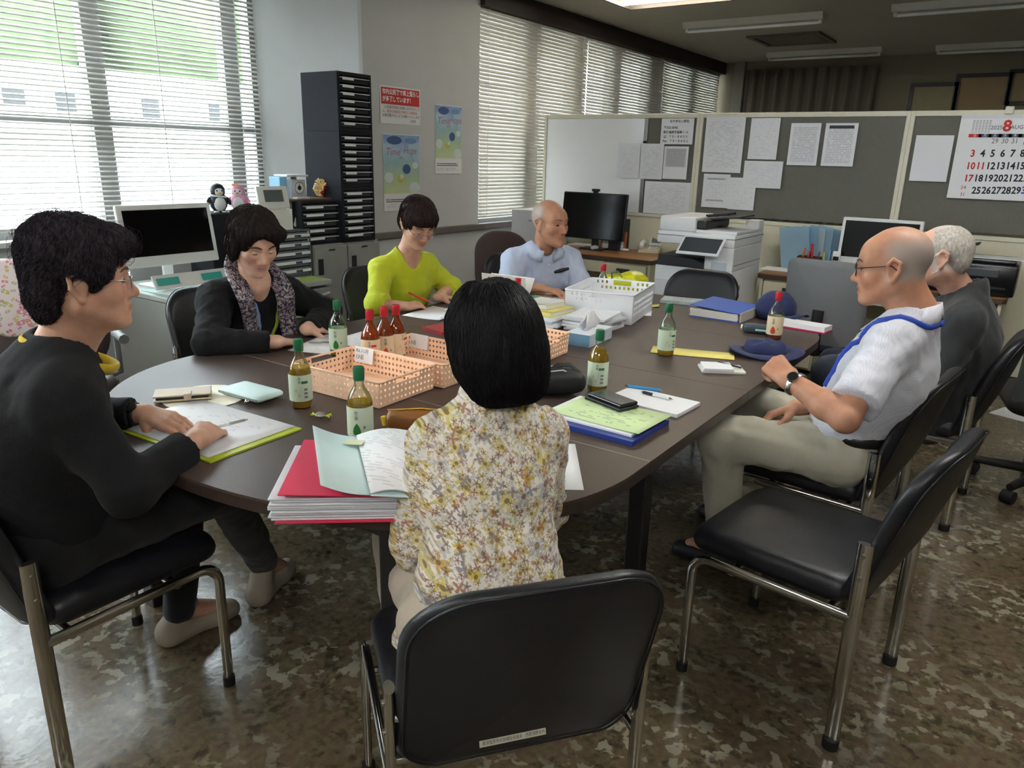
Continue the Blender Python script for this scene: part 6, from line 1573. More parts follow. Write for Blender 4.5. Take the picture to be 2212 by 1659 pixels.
def ell(c, r, R=None):
    c = V3(c); r = np.asarray(r, float); R = np.eye(3) if R is None else R   # columns = axes
    def fn(x, y, z):
        dx, dy, dz = x-c[0], y-c[1], z-c[2]
        u = [dx*R[0, i]+dy*R[1, i]+dz*R[2, i] for i in range(3)]
        k0 = np.sqrt(sum((u[i]/r[i])**2 for i in range(3))); k1 = np.sqrt(sum((u[i]/(r[i]*r[i]))**2 for i in range(3)))
        return (k0*(k0-1)/np.maximum(k1, 1e-6)).astype(np.float32)
    e = np.sqrt(((R*r[None, :])**2).sum(1))
    return fn, c-e, c+e
def plane_prim(p, n, lo, hi):
    p, n = V3(p), nrm(n)
    return (lambda x, y, z: ((x-p[0])*n[0]+(y-p[1])*n[1]+(z-p[2])*n[2]+0*x*y*z).astype(np.float32)), V3(lo), V3(hi)
def surfnet(f, lo, h):
    ins = f < 0
    nx, ny, nz = f.shape
    cnt = np.zeros((nx-1, ny-1, nz-1), np.int8)
    cor = [(i, j, k) for i in (0, 1) for j in (0, 1) for k in (0, 1)]
    for (i, j, k) in cor: cnt += ins[i:nx-1+i, j:ny-1+j, k:nz-1+k]
    act = (cnt > 0) & (cnt < 8)
    I, J, K = np.nonzero(act)
    vals = np.stack([f[I+i, J+j, K+k] for (i, j, k) in cor], 1)
    pos = np.zeros((len(I), 3)); num = np.zeros(len(I))
    cc = np.array(cor, float)
    for a in range(8):
        for b in range(a+1, 8):
            if np.abs(cc[a]-cc[b]).sum() != 1: continue
            va, vb = vals[:, a], vals[:, b]; cr = (va < 0) != (vb < 0)
            t = np.where(cr, va/np.where(cr, va-vb, 1), 0)
            pos[cr] += (cc[a]+t[:, None]*(cc[b]-cc[a]))[cr]; num += cr
    pos = lo+h*(np.stack([I, J, K], 1)+pos/num[:, None])
    idx = np.full(act.shape, -1, np.int32); idx[I, J, K] = np.arange(len(I))
    faces = []
    for ax in range(3):
        s0 = [slice(1, -1)]*3; s1 = [slice(1, -1)]*3; s0[ax] = slice(0, -1); s1[ax] = slice(1, None)
        a = ins[tuple(s0)]; b = ins[tuple(s1)]
        E = np.array(np.nonzero(a != b)).T; 
        if not len(E): continue
        inside = a[tuple(E.T)]
        off = np.array([1, 1, 1]); off[ax] = 0
        E = E+off
        u, v = (ax+1) % 3, (ax+2) % 3
        du = np.zeros(3, int); du[u] = 1; dv = np.zeros(3, int); dv[v] = 1
        q = np.stack([idx[tuple((E-du-dv).T)], idx[tuple((E-dv).T)], idx[tuple(E.T)], idx[tuple((E-du).T)]], 1)
        q[~inside] = q[~inside][:, ::-1]
        faces.append(q)
    return pos, np.concatenate(faces)
def mesh_np(name, verts, quads, m, parent, base, atts=None):
    me = bpy.data.meshes.new(name)
    nv, nf = len(verts), len(quads)
    me.vertices.add(nv); me.vertices.foreach_set('co', (verts-np.asarray(base)).astype(np.float32).ravel())
    me.loops.add(nf*4); me.loops.foreach_set('vertex_index', quads.astype(np.int32).ravel())
    me.polygons.add(nf); me.polygons.foreach_set('loop_start', np.arange(0, nf*4, 4, dtype=np.int32))
    me.polygons.foreach_set('use_smooth', np.ones(nf, bool))
    me.update(calc_edges=True)
    for k, a in (atts or {}).items():
        at = me.attributes.new(k, 'FLOAT', 'POINT'); at.data.foreach_set('value', a.astype(np.float32))
    o = bpy.data.objects.new(name, me); COL.objects.link(o); me.materials.append(m)
    if parent is not None: o.parent = parent
    return o
def relax(v, q, it=1, lam=0.5):
    for _ in range(it):
        acc = np.zeros_like(v); n = np.zeros(len(v))
        for i in range(4):
            for j in (1, 3):
                np.add.at(acc, q[:, i], v[q[:, (i+j) % 4]]); np.add.at(n, q[:, i], 1)
        v = v+lam*(acc/np.maximum(n, 1)[:, None]-v)
    return v
def solid(name, prims, h, m, parent, base, cuts=(), ripple=None, atts=None, smooth=1, trim=None):
    lo = np.min([p[0][1]-p[1]*0.3 for p in prims], 0)-2*h-0.006; hi = np.max([p[0][2]+p[1]*0.3 for p in prims], 0)+2*h+0.006
    vol = Vol(lo, hi, h)
    for p, k in prims: vol.add(p, k)
    for r in (ripple or ()): vol.ripple(*r)
    for c in cuts: vol.cut(*(c if isinstance(c[1], float) else (c, 0.004)))
    for e in (0, -1):
        vol.f[e] = 0.1; vol.f[:, e] = 0.1; vol.f[:, :, e] = 0.1
    v, q = surfnet(vol.f, vol.lo, h)
    if smooth: v = relax(v, q, smooth, 0.45)
    at = {k: fn(v) for k, fn in (atts or {}).items()}
    return mesh_np(name, v, q, m, parent, base, at)

def skin_mat(name, rgb, lip=(168, 96, 86), stub=(120, 116, 112), rough=0.48):
    if name in MATS: return MATS[name]
    mt, nt, b = nodes_of(name)
    tc = nt.nodes.new('ShaderNodeTexCoord')
    n = nt.nodes.new('ShaderNodeTexNoise'); n.inputs['Scale'].default_value = 22; n.inputs['Detail'].default_value = 6; nt.links.new(tc.outputs['Object'], n.inputs['Vector'])
    c = lin(rgb)
    col = ramp(nt, n.outputs['Fac'], [(0.3, tuple(np.array(c[:3])*np.array([0.86, 0.76, 0.72]))+(1,)), (0.7, tuple(np.minimum(1, np.array(c[:3])*1.08))+(1,))])
    for an, cc in (('blush', (196, 112, 92)), ('lip', lip), ('stub', stub)):
        a = nt.nodes.new('ShaderNodeAttribute'); a.attribute_name = an
        col = mixc(nt, a.outputs['Fac'], col, lin(cc))
    nt.links.new(col, b.inputs['Base Color'])
    setp(b, **{'Roughness': rough, 'Subsurface Weight': 0.12, 'Subsurface Scale': 0.008, 'Specular IOR Level': 0.4})
    b.inputs['Subsurface Radius'].default_value = (1.0, 0.4, 0.25)
    n2 = nt.nodes.new('ShaderNodeTexNoise'); n2.inputs['Scale'].default_value = 160; n2.inputs['Detail'].default_value = 4; nt.links.new(tc.outputs['Object'], n2.inputs['Vector'])
    bp = nt.nodes.new('ShaderNodeBump'); bp.inputs['Strength'].default_value = 0.18; bp.inputs['Distance'].default_value = 0.002
    nt.links.new(n2.outputs['Fac'], bp.inputs['Height']); nt.links.new(bp.outputs[0], b.inputs['Normal'])
    MATS[name] = mt
    return mt
def hair_mat(name, rgb, rgb2, rough=0.42, sc=(160, 160, 12), strength=0.7):
    if name in MATS: return MATS[name]
    mt, nt, b = nodes_of(name)
    tc = nt.nodes.new('ShaderNodeTexCoord'); mp = nt.nodes.new('ShaderNodeMapping'); mp.inputs['Scale'].default_value = sc
    nt.links.new(tc.outputs['Object'], mp.inputs[0])
    n = nt.nodes.new('ShaderNodeTexNoise'); n.inputs['Scale'].default_value = 1.0; n.inputs['Detail'].default_value = 5; n.inputs['Distortion'].default_value = 0.6
    nt.links.new(mp.outputs[0], n.inputs['Vector'])
    nt.links.new(ramp(nt, n.outputs['Fac'], [(0.35, lin(rgb)), (0.7, lin(rgb2))]), b.inputs['Base Color'])
    bp = nt.nodes.new('ShaderNodeBump'); bp.inputs['Strength'].default_value = strength; bp.inputs['Distance'].default_value = 0.004
    nt.links.new(n.outputs['Fac'], bp.inputs['Height']); nt.links.new(bp.outputs[0], b.inputs['Normal'])
    setp(b, **{'Roughness': rough, 'Specular IOR Level': 0.28})
    MATS[name] = mt
    return mt
def cloth(name, rgb, var=0.06, rough=0.85, bump=0.35, bscale=500, sheen=0.15): return mat(name, rgb, rough, var=var, scale=25, bump=bump, bscale=bscale, sheen=sheen)

def strands(hair_o, H, base, n, L, m, crown=(0, -0.03, 0.125), lift=0.0015, curl=0.0, seed=1, r=0.0008, steps=7, zmin=-0.2, down=0.25):
    """loose strands combed over the hair, away from the crown"""
    from mathutils.kdtree import KDTree
    me = hair_o.data; nv = len(me.vertices); co = np.empty(nv*3, np.float32); me.vertices.foreach_get('co', co); co = co.reshape(-1, 3).astype(float)
    nr = np.empty(nv*3, np.float32); me.vertex_normals.foreach_get('vector', nr); nr = nr.reshape(-1, 3).astype(float)
    kd = KDTree(nv)
    for i in range(nv): kd.insert(co[i], i)
    kd.balance()
    rs = np.random.RandomState(seed); cw = H.p(*crown)-base; up = H.R[:, 2]
    V, Q = [], []
    ids = rs.randint(0, nv, n)
    for ii in ids:
        p = co[ii].copy(); nn = nr[ii]
        if ((p+base-H.c) @ up)/H.S < zmin: continue
        pts = []; ln = L*(0.5+rs.rand()); ph = rs.rand()*6.28; jit = rs.normal(size=3)*0.18; lf = lift*(0.4+1.3*rs.rand())
        for k in range(steps):
            f = (p-cw); f = f/np.linalg.norm(f)-up*down+jit; f = f-nn*(f @ nn); f /= np.linalg.norm(f)+1e-9
            sd = np.cross(f, nn)
            pts.append((p+nn*lf*(1 if k else 0)+sd*curl*sin(ph+k*1.5)+nn*abs(curl)*0.8*cos(ph+k*1.5), sd, nn))
            p = p+f*ln/steps
            c, i2, _ = kd.find(p); nn = nr[i2]; p = p-nn*((p-co[i2]) @ nn)
        b0 = len(V)
        for k, (c, sd, n2) in enumerate(pts):
            rr = r*(1-0.75*k/(steps-1))
            for a in (0, 2.1, 4.2): V.append(c+sd*rr*cos(a)+n2*rr*sin(a))
        for k in range(steps-1):
            for a in range(3): Q.append((b0+3*k+a, b0+3*k+(a+1) % 3, b0+3*k+3+(a+1) % 3, b0+3*k+3+a))
    o = mesh_np('hair_strands', np.array(V), np.array(Q), m, hair_o, (0, 0, 0)); o['kind'] = 'stuff'
    return o
def frame(fwd, up=(0, 0, 1), roll=0.0):
    f = nrm(fwd); r = nrm(np.cross(f, up)); u = np.cross(r, f)
    c, s_ = cos(roll), sin(roll)
    return np.stack([c*r+s_*u, f, c*u-s_*r], 1)     # columns: right, forward, up
class Head:
    def __init__(s, c, fwd, S=1.0, roll=0.0, up=(0, 0, 1)):
        s.c = V3(c); s.R = frame(fwd, up, roll); s.S = S
    def p(s, x, y, z): return s.c+s.S*(s.R @ np.array([x, y, z]))
    def d(s, x, y, z): return s.R @ np.array([x, y, z])
    def e(s, c, r): return ell(s.p(*c), np.asarray(r)*s.S, s.R)
    def k(s, a, b, ra, rb=None): return cone(s.p(*a), s.p(*b), ra*s.S, (ra if rb is None else rb)*s.S)
    def loc(s, v): return ((v-s.c) @ s.R)/s.S
    def prims(s, jowl=0.0, smile=0.0):
        S = s.S
        L = [(s.e((0, -0.016, 0.032), (0.0745, 0.094, 0.083)), 0.03), (s.e((0, 0.026, -0.028), (0.060, 0.064, 0.082)), 0.03)]
        L += [(s.e((0, 0.055, 0.035), (0.055, 0.030, 0.040)), 0.03)]
        for sg in (-1, 1):
            L += [(s.k((sg*0.053, -0.004, -0.05), (sg*0.02, 0.062, -0.093), 0.017+jowl, 0.016+jowl*0.5), 0.03),
                  (s.e((sg*0.037, 0.056, -0.028+smile*0.005), (0.026+smile*0.004, 0.0265, 0.026)), 0.022),
                  (s.k((sg*0.046, 0.060, 0.022), (sg*0.012, 0.078, 0.020), 0.009, 0.009), 0.02)]
        L += [(s.e((0, 0.074, -0.098), (0.021, 0.020, 0.017)), 0.022)]
        L += [(s.k((0, 0.079, 0.010), (0, 0.1040, -0.030), 0.0072, 0.0108), 0.014), (s.e((0, 0.1045, -0.034), (0.0125, 0.0110, 0.0102)), 0.007)]
        for sg in (-1, 1):
            L += [(s.e((sg*0.0125, 0.093, -0.0385), (0.0085, 0.010, 0.0085)), 0.006)]
            L += [(s.e((sg*0.031, 0.066, 0.000), (0.0155, 0.0125, 0.0105)), 0.006)]
            L += [(s.k((sg*0.017, 0.0745, 0.0085), (sg*0.045, 0.066, 0.0075), 0.0034), 0.008)]
            # ear: rim and lobe
            rim = [(sg*0.074, 0.006, -0.020), (sg*0.079, 0.011, 0.010), (sg*0.085, -0.005, 0.028), (sg*0.089, -0.023, 0.016), (sg*0.085, -0.022, -0.010), (sg*0.077, -0.004, -0.038)]
            for a, b in zip(rim[:-1], rim[1:]): L += [(s.k(a, b, 0.0052), 0.005)]
            L += [(s.e((sg*0.076, -0.006, -0.006), (0.005, 0.014, 0.024)), 0.008), (s.e((sg*0.077, -0.001, -0.034), (0.006, 0.008, 0.009)), 0.006)]
        L += [(s.e((0, 0.074, -0.062), (0.027, 0.017, 0.020)), 0.02)]
        L += [(s.k((-0.022-smile*0.004, 0.076, -0.063+smile*0.004), (0, 0.0925, -0.0605), 0.0045, 0.0058), 0.005), (s.k((0.022+smile*0.004, 0.076, -0.063+smile*0.004), (0, 0.0925, -0.0605), 0.0045, 0.0058), 0.005),
              (s.k((-0.016, 0.079, -0.0725), (0, 0.0905, -0.0745), 0.0048, 0.0062), 0.005), (s.k((0.016, 0.079, -0.0725), (0, 0.0905, -0.0745), 0.0048, 0.0062), 0.005)]
        return L
    def cuts(s):
        out = []
        for sg in (-1, 1):
            out.append((s.k((sg*0.0055, 0.098, -0.046), (sg*0.0095, 0.094, -0.046), 0.003), 0.004))
        for sg in (-1, 1):
            out.append((s.k((0, 0.0985, -0.0672), (sg*0.024, 0.0890, -0.0662), 0.0022), 0.004))
            out.append((s.e((sg*0.0315, 0.0945, 0.0005), (0.0185, 0.0145, 0.0115)), 0.010))
        return out
    def atts(s, stub=None):
        def lip(v):
            q = s.loc(v); m_ = np.exp(-(((q[:, 0])/0.022)**4+((q[:, 2]+0.0675)/0.0100)**4))*(q[:, 1] > 0.072); return m_*0.55
        def blush(v):
            q = s.loc(v); o = 0
            for sg in (-1, 1): o = o+np.exp(-(((q[:, 0]-sg*0.04)/0.022)**2+((q[:, 2]+0.03)/0.022)**2))*(q[:, 1] > 0.02)
            o = o+np.exp(-(((q[:, 0])/0.014)**2+((q[:, 2]+0.034)/0.014)**2))*(q[:, 1] > 0.08)
            return o*0.35
        d = {'lip': lip, 'blush': blush}
        if stub is not None: d['stub'] = lambda v: stub(s.loc(v))
        return d
def hand(side, W, f, n, S=1.0, curl=(0.35, 0.5, 0.35), thumb=0.4, spread=0.0, curls=None):
    """side +1 right hand, -1 left; f wrist to knuckles, n out of the back of the hand"""
    W = V3(W); f = nrm(f); n = np.asarray(n, float); n = nrm(n-f*(n@f)); s_ = -side*np.cross(f, n)   # towards the thumb
    L = []
    for i in range(4):
        K = W+S*(f*(0.088-0.0045*abs(i-1))+s_*(0.029-0.0195*i)-n*0.003*abs(i-1.3))
        L.append((cone(W+S*s_*(0.014-0.010*i), K, 0.0155*S, 0.0112*S), 0.012))
        c = curls[i] if curls else curl
        a = 0.0; p = K
        ln = ((0.042, 0.025, 0.020), (0.046, 0.028, 0.021), (0.042, 0.026, 0.021), (0.034, 0.020, 0.018))[i]
        sp = spread*(1.5-i)*0.12
        for j in range(3):
            a += c[j]; d = nrm(f*cos(a)-n*sin(a)+s_*sp)
            q = p+d*ln[j]*S
            L.append((cone(p, q, (0.0098, 0.0088, 0.0080)[j]*S*(0.93 if i == 3 else 1), (0.0088, 0.0080, 0.0066)[j]*S*(0.93 if i == 3 else 1)), 0.004)); p = q
    b = W+S*(f*0.022+s_*0.024-n*0.008)
    d = nrm(f*0.62+s_*(0.75-thumb*0.5)-n*(0.25+thumb*0.5)); q = b+d*0.040*S; L.append((cone(b, q, 0.0150*S, 0.0112*S), 0.010))
    d = nrm(f*0.85+s_*(0.30-thumb*0.6)-n*(0.2+thumb*0.45)); r = q+d*0.032*S; L.append((cone(q, r, 0.0108*S, 0.0098*S), 0.005))
    d = nrm(f*0.9+s_*(0.15-thumb*0.6)-n*(0.2+thumb*0.4)); t_ = r+d*0.024*S; L.append((cone(r, t_, 0.0098*S, 0.0075*S), 0.004))
    return L
def chain(name, pts, r, m, parent, base, n=8, flat=None, up=None, closed=False):
    bm = B(); P = [Vector(tuple(np.asarray(p)-np.asarray(base))) for p in pts]
    if closed: P = P+[P[0]]
    tube(bm, P, r, n, caps=not closed, flat=flat, up=up); return obj(name, bm, m, parent, 60)
def ribbon(name, pts, wdir, w, m, parent, base, th=0.0025):
    """flat band through pts; wdir list or one vector for the width"""
    bm = B(); rows = []
    for i, p in enumerate(pts):
        d = np.asarray(wdir[i] if isinstance(wdir, list) else wdir, float); ww = w[i] if isinstance(w, (list, tuple)) else w
        p = np.asarray(p)-np.asarray(base)
        rows.append([bm.verts.new(tuple(p-d*ww/2)), bm.verts.new(tuple(p+d*ww/2))])
    for a, b in zip(rows[:-1], rows[1:]): bm.faces.new((a[0], b[0], b[1], a[1]))
    o = obj(name, bm, m, parent, 80); sm = o.modifiers.new('thickness', 'SOLIDIFY'); sm.thickness = th
    return o
def spline(pts, n=8):
    """Catmull-Rom through points"""
    P = [np.asarray(p, float) for p in pts]; P = [2*P[0]-P[1]]+P+[2*P[-1]-P[-2]]; out = []
    for i in range(1, len(P)-2):
        for k in range(n):
            t = k/n; a, b, c, d = P[i-1:i+3]
            out.append(0.5*((2*b)+(-a+c)*t+(2*a-5*b+4*c-d)*t*t+(-a+3*b-3*c+d)*t**3))
    return out+[P[-2]]
def face_bits(H, parent, base, brow=(60, 54, 52), browr=0.0028, eyes='slit', skin=None):
    """eyebrows, and in each eye socket an eyeball with iris, lids and lashes"""
    mb = mat('brow_%d_%d' % (brow[0], brow[2]), brow, 0.8); me_ = mat('eye_dark', (30, 22, 20), 0.25)
    up, dn = {'open': (0.0026, -0.0036), 'slit': (0.0014, -0.0030), 'smile': (0.0006, -0.0020), 'closed': (-0.0042, -0.0042)}[eyes]
    for sg in (-1, 1):
        chain('eyebrow', [H.p(sg*x, y, z) for x, y, z in ((0.014, 0.0952, 0.0225), (0.028, 0.0905, 0.0275), (0.041, 0.0852, 0.0265), (0.051, 0.0782, 0.021))], [browr*0.9, browr*1.3, browr*1.1, browr*0.4], mb, parent, base, 8)
        Rm = np.asarray(H.R) @ np.array([[cos(sg*0.28), sin(sg*0.28), 0], [-sin(sg*0.28), cos(sg*0.28), 0], [0, 0, 1]])
        c = H.p(sg*0.0315, 0.0768, -0.0005)-base
        def part(nm, r3, off, mm, lo=None, hi=None):
            bm = B(); sphere(bm, (0, 0, 0), r3, 18, 12)
            for v in bm.verts:
                q = np.array(v.co)
                if lo is not None and q[2] < lo: q[2] = lo
                if hi is not None and q[2] > hi: q[2] = hi
                v.co = Vector(tuple(c+H.S*(Rm @ (q+np.array(off)))))
            return obj(nm, bm, mm, parent, 180)
        if eyes != 'closed':
            part('eye', (0.0120, 0.0080, 0.0072), (0, 0, 0), mat('eye_white', (206, 196, 186), 0.3)); part('iris', (0.0052, 0.0024, 0.0052), (0, 0.0066, 0), me_)
            part('eyelid', (0.0132, 0.0088, 0.0086), (0, 0, 0), skin, lo=up); part('eyelid', (0.0130, 0.0085, 0.0082), (0, 0, 0), skin, hi=dn)
        else: part('eyelid', (0.0132, 0.0086, 0.0086), (0, 0, 0), skin)
        pts = []
        for k in range(9):
            x = -0.0118+0.0236*k/8; z = up-0.0016*abs(2*k/8-1)**2; yy = 0.0090*sqrt(max(0.0, 1-(x/0.0134)**2-(z/0.0088)**2))
            pts.append(c+base+H.S*(Rm @ np.array([x, yy, z])))
        chain('eyelashes', pts, 0.0011*H.S, me_, parent, base, 6)
def glasses(H, parent, base, m, r=0.0013, lens=(0.021, 0.0155), dx=0.0325, rimless=False, z=-0.004, lensm=None):
    g = None
    M_LENS = lensm or clear('spectacle_lens', (250, 252, 254), 0.93, 0.02)
    bm = B(); bs = np.asarray(base)
    def P(x, y, zz): return Vector(tuple(H.p(x, y, zz)-bs))
    for sg in (-1, 1):
        ring = [P(sg*dx+lens[0]*cos(a)*(1-0.08*cos(2*a)), 0.1015-abs(lens[0]*cos(a)*sg+0.008)*0.18, z+lens[1]*sin(a)) for a in [2*pi*i/24 for i in range(25)]]
        tube(bm, ring, r*(0.6 if rimless else 1), 6, caps=False)
        tube(bm, [P(sg*(dx+lens[0]*0.95), 0.096, z+0.006), P(sg*0.070, 0.088, z+0.009), P(sg*0.079, 0.045, z+0.011), P(sg*0.082, 0.0, z+0.012), P(sg*0.082, -0.018, z-0.006)], r, 6)
    tube(bm, [P(-dx+lens[0]*0.9, 0.1015, z+0.004), P(0, 0.1045, z+0.008), P(dx-lens[0]*0.9, 0.1015, z+0.004)], r, 6)
    g = obj('glasses', bm, m, parent, 60)
    for sg in (-1, 1):
        bm = B(); bm.faces.new([bm.verts.new(P(sg*dx+lens[0]*0.97*cos(a), 0.1015-abs(lens[0]*cos(a)*sg+0.008)*0.18, z+lens[1]*0.97*sin(a))) for a in [2*pi*i/24 for i in range(24)]])
        obj('lens', bm, M_LENS, g)
    return g
def watch(W, f, n, r, parent, base, strap, case, metal=False):
    """band round the wrist"""
    W = V3(W); f = nrm(f); n = nrm(np.asarray(n)-f*(np.asarray(n)@f)); s_ = np.cross(f, n)
    ring = [W+n*r*0.92*cos(a)+s_*r*1.08*sin(a) for a in [2*pi*i/28 for i in range(28)]]
    bm = B(); P = [Vector(tuple(p-np.asarray(base))) for p in ring]; tube(bm, P+[P[0]], 0.009, 8, caps=False, flat=(0.28, 1.0), up=tuple(n)); st_ = obj('watch_strap', bm, strap, parent, 60)
    c = Vector(tuple(W+n*(r*0.95)-np.asarray(base))); bm = B(); cyl(bm, c, c+Vector(tuple(n))*0.008, 0.0175, n=20); ca = obj('watch_case', bm, case, parent, 40)
    bm = B(); cyl(bm, c+Vector(tuple(n))*0.0081, c+Vector(tuple(n))*0.0088, 0.0145, n=20); obj('watch_dial', bm, mat('watch_dial', (28, 30, 34), 0.2), parent, 40)

def snap(o, pts, off, base):
    """move points onto the surface of a garment, a little proud of it"""
    from mathutils.kdtree import KDTree
    if 'kd' not in SNAP or SNAP['o'] != o.name:
        me = o.data; nv = len(me.vertices); co = np.empty(nv*3, np.float32); me.vertices.foreach_get('co', co); nr = np.empty(nv*3, np.float32); me.vertex_normals.foreach_get('vector', nr)
        co = co.reshape(-1, 3).astype(float); nr = nr.reshape(-1, 3).astype(float); kd = KDTree(nv)
        for i in range(nv): kd.insert(co[i], i)
        kd.balance(); SNAP.update(kd=kd, o=o.name, co=co, nr=nr)
    out = []
    for p in pts:
        q = np.asarray(p)-base; c = np.zeros(3); n = np.zeros(3)
        for (_, i, d) in SNAP['kd'].find_n(tuple(q), 12): c += SNAP['co'][i]; n += SNAP['nr'][i]
        out.append(c/12+base+nrm(n)*off)
    return out
SNAP = {}
def band(name, lower, upper, m, P, th=0.004):
    """strip between two point rows, such as a collar"""
    bm = B(); rows = []
    for a, b in zip(lower, upper): rows.append([bm.verts.new(tuple(np.asarray(q)-P.base)) for q in (a, (np.asarray(a)+np.asarray(b))/2, b)])
    for r0, r1 in zip(rows[:-1], rows[1:]):
        for k in (0, 1): bm.faces.new((r0[k], r1[k], r1[k+1], r0[k+1]))
    o = obj(name, bm, m, P.t, 80); sm = o.modifiers.new('thickness', 'SOLIDIFY'); sm.thickness = th; sm.offset = 0
    return o
class Person:
    def __init__(s, label, base, skin, hh=0.005):
        s.t = thing('person', label, 'person', (base[0], base[1], 0)); s.base = np.array([base[0], base[1], 0.0]); s.skin = skin; s.hh = hh
        s.pr = []; s.cu = []; s.at = {}
    def limb(s, pts, rs, k=0.02):
        for a, b, ra, rb in zip(pts[:-1], pts[1:], rs[:-1], rs[1:]): s.pr.append((cone(a, b, ra, rb), k))
    def body(s): return solid('body', s.pr, s.hh, s.skin, s.t, s.base, s.cu, atts=s.at)
    def wear(s, name, prims, m, h=0.007, cuts=(), ripple=None, smooth=1): return solid(name, prims, h, m, s.t, s.base, cuts, ripple, smooth=smooth)
def lerp(a, b, t): return V3(a)*(1-t)+V3(b)*t
def torso_skin(P, pel, chest, neck, F, SL, SR):
    P.pr += [(cone(pel, chest, 0.115, 0.12, (F, 0.72)), 0.05), (cone(lerp(chest, SL, 0.3), SL, 0.06, 0.052), 0.04), (cone(lerp(chest, SR, 0.3), SR, 0.06, 0.052), 0.04), (cone(chest, neck, 0.07, 0.052), 0.05)]
def shoe(P, ank, fwd, m, L=0.24, sole=None):
    a = V3(ank); f = nrm((fwd[0], fwd[1], 0)); z = 0.028
    heel = np.array([a[0], a[1], z])-f*0.035; toe = np.array([a[0], a[1], z-0.004])+f*(L-0.085)
    o = P.wear('shoe', [(cone(heel, toe, 0.040, 0.030), 0.02), (cone(heel+np.array([0, 0, 0.02]), a+np.array([0, 0, 0.01])+f*0.02, 0.038, 0.036), 0.03), (cone(toe-f*0.05, toe, 0.042, 0.030), 0.02)], m, 0.007, cuts=[(plane_prim((0, 0, 0.004), (0, 0, 1), np.minimum(heel, toe)-0.1, np.maximum(heel, toe)+0.1), 0.002)])
    return o
def A(*p): return np.array(p, float)
Zu = A(0, 0, 1)
def right_of(F): return A(F[1], -F[0], 0)
SK_F = skin_mat('skin_light', (222, 184, 164)); SK_F2 = skin_mat('skin_warm', (212, 168, 144)); SK_M = skin_mat('skin_tan', (196, 146, 118), (150, 84, 74), (172, 164, 156)); SK_M2 = skin_mat('skin_pinkish', (212, 168, 148), (150, 84, 74), (190, 184, 176))
M_BLACKC = cloth('black_knit', (13, 13, 17), rough=0.95, bump=0.5, bscale=350, sheen=0.02); M_BLACKT = cloth('black_trousers', (17, 17, 20))
M_SILVER = mat('silver_wire', (190, 188, 182), 0.25, 0.9)

# ------------------------------------------------------------------ shader helpers for prints
def voro2(nt, vec, scale, seed):
    mp = nt.nodes.new('ShaderNodeVectorMath'); mp.operation = 'ADD'; mp.inputs[1].default_value = (seed*1.37, seed*2.11, 0); nt.links.new(vec, mp.inputs[0])
    v = nt.nodes.new('ShaderNodeTexVoronoi'); v.voronoi_dimensions = '2D'; v.inputs['Scale'].default_value = scale; v.inputs['Randomness'].default_value = 0.9
    nt.links.new(mp.outputs[0], v.inputs['Vector'])
    d = nt.nodes.new('ShaderNodeVectorMath'); d.operation = 'SUBTRACT'; nt.links.new(mp.outputs[0], d.inputs[0]); nt.links.new(v.outputs['Position'], d.inputs[1])
    sp = nt.nodes.new('ShaderNodeSeparateXYZ'); nt.links.new(d.outputs[0], sp.inputs[0])
    sc = nt.nodes.new('ShaderNodeSeparateColor'); nt.links.new(v.outputs['Color'], sc.inputs[0])
    return sp.outputs[0], sp.outputs[1], sc.outputs
def petals(nt, vec, scale, seed, R, n, depth=0.45, thr=0.35, soft=0.0):
    x, y, c = voro2(nt, vec, scale, seed)
    r = math_node(nt, 'SQRT', math_node(nt, 'ADD', math_node(nt, 'MULTIPLY', x, x), math_node(nt, 'MULTIPLY', y, y)))
    th = math_node(nt, 'ARCTAN2', y, x)
    w = math_node(nt, 'ADD', math_node(nt, 'MULTIPLY', math_node(nt, 'COSINE', math_node(nt, 'ADD', math_node(nt, 'MULTIPLY', th, n), math_node(nt, 'MULTIPLY', c[0], 6.28))), depth), 1-depth)
    sz = math_node(nt, 'MULTIPLY', math_node(nt, 'ADD', math_node(nt, 'MULTIPLY', c[1], 0.6), 0.7), R/scale)
    on = math_node(nt, 'MULTIPLY', math_node(nt, 'LESS_THAN', r, math_node(nt, 'MULTIPLY', w, sz)), math_node(nt, 'GREATER_THAN', c[2], thr))
    ctr = math_node(nt, 'MULTIPLY', math_node(nt, 'LESS_THAN', r, math_node(nt, 'MULTIPLY', sz, 0.25)), math_node(nt, 'GREATER_THAN', c[2], thr))
    return on, ctr, c[1]
def planar(nt, u, v):
    tc = nt.nodes.new('ShaderNodeTexCoord')
    d1 = nt.nodes.new('ShaderNodeVectorMath'); d1.operation = 'DOT_PRODUCT'; d1.inputs[1].default_value = u; nt.links.new(tc.outputs['Object'], d1.inputs[0])
    d2 = nt.nodes.new('ShaderNodeVectorMath'); d2.operation = 'DOT_PRODUCT'; d2.inputs[1].default_value = v; nt.links.new(tc.outputs['Object'], d2.inputs[0])
    cx = nt.nodes.new('ShaderNodeCombineXYZ'); nt.links.new(d1.outputs['Value'], cx.inputs[0]); nt.links.new(d2.outputs['Value'], cx.inputs[1])
    nz = nt.nodes.new('ShaderNodeTexNoise'); nz.inputs['Scale'].default_value = 18; nt.links.new(tc.outputs['Object'], nz.inputs['Vector'])
    mx = nt.nodes.new('ShaderNodeVectorMath'); mx.operation = 'MULTIPLY_ADD'; mx.inputs[1].default_value = (0.012,)*3; nt.links.new(nz.outputs['Color'], mx.inputs[0]); nt.links.new(cx.outputs[0], mx.inputs[2])
    return mx.outputs[0]
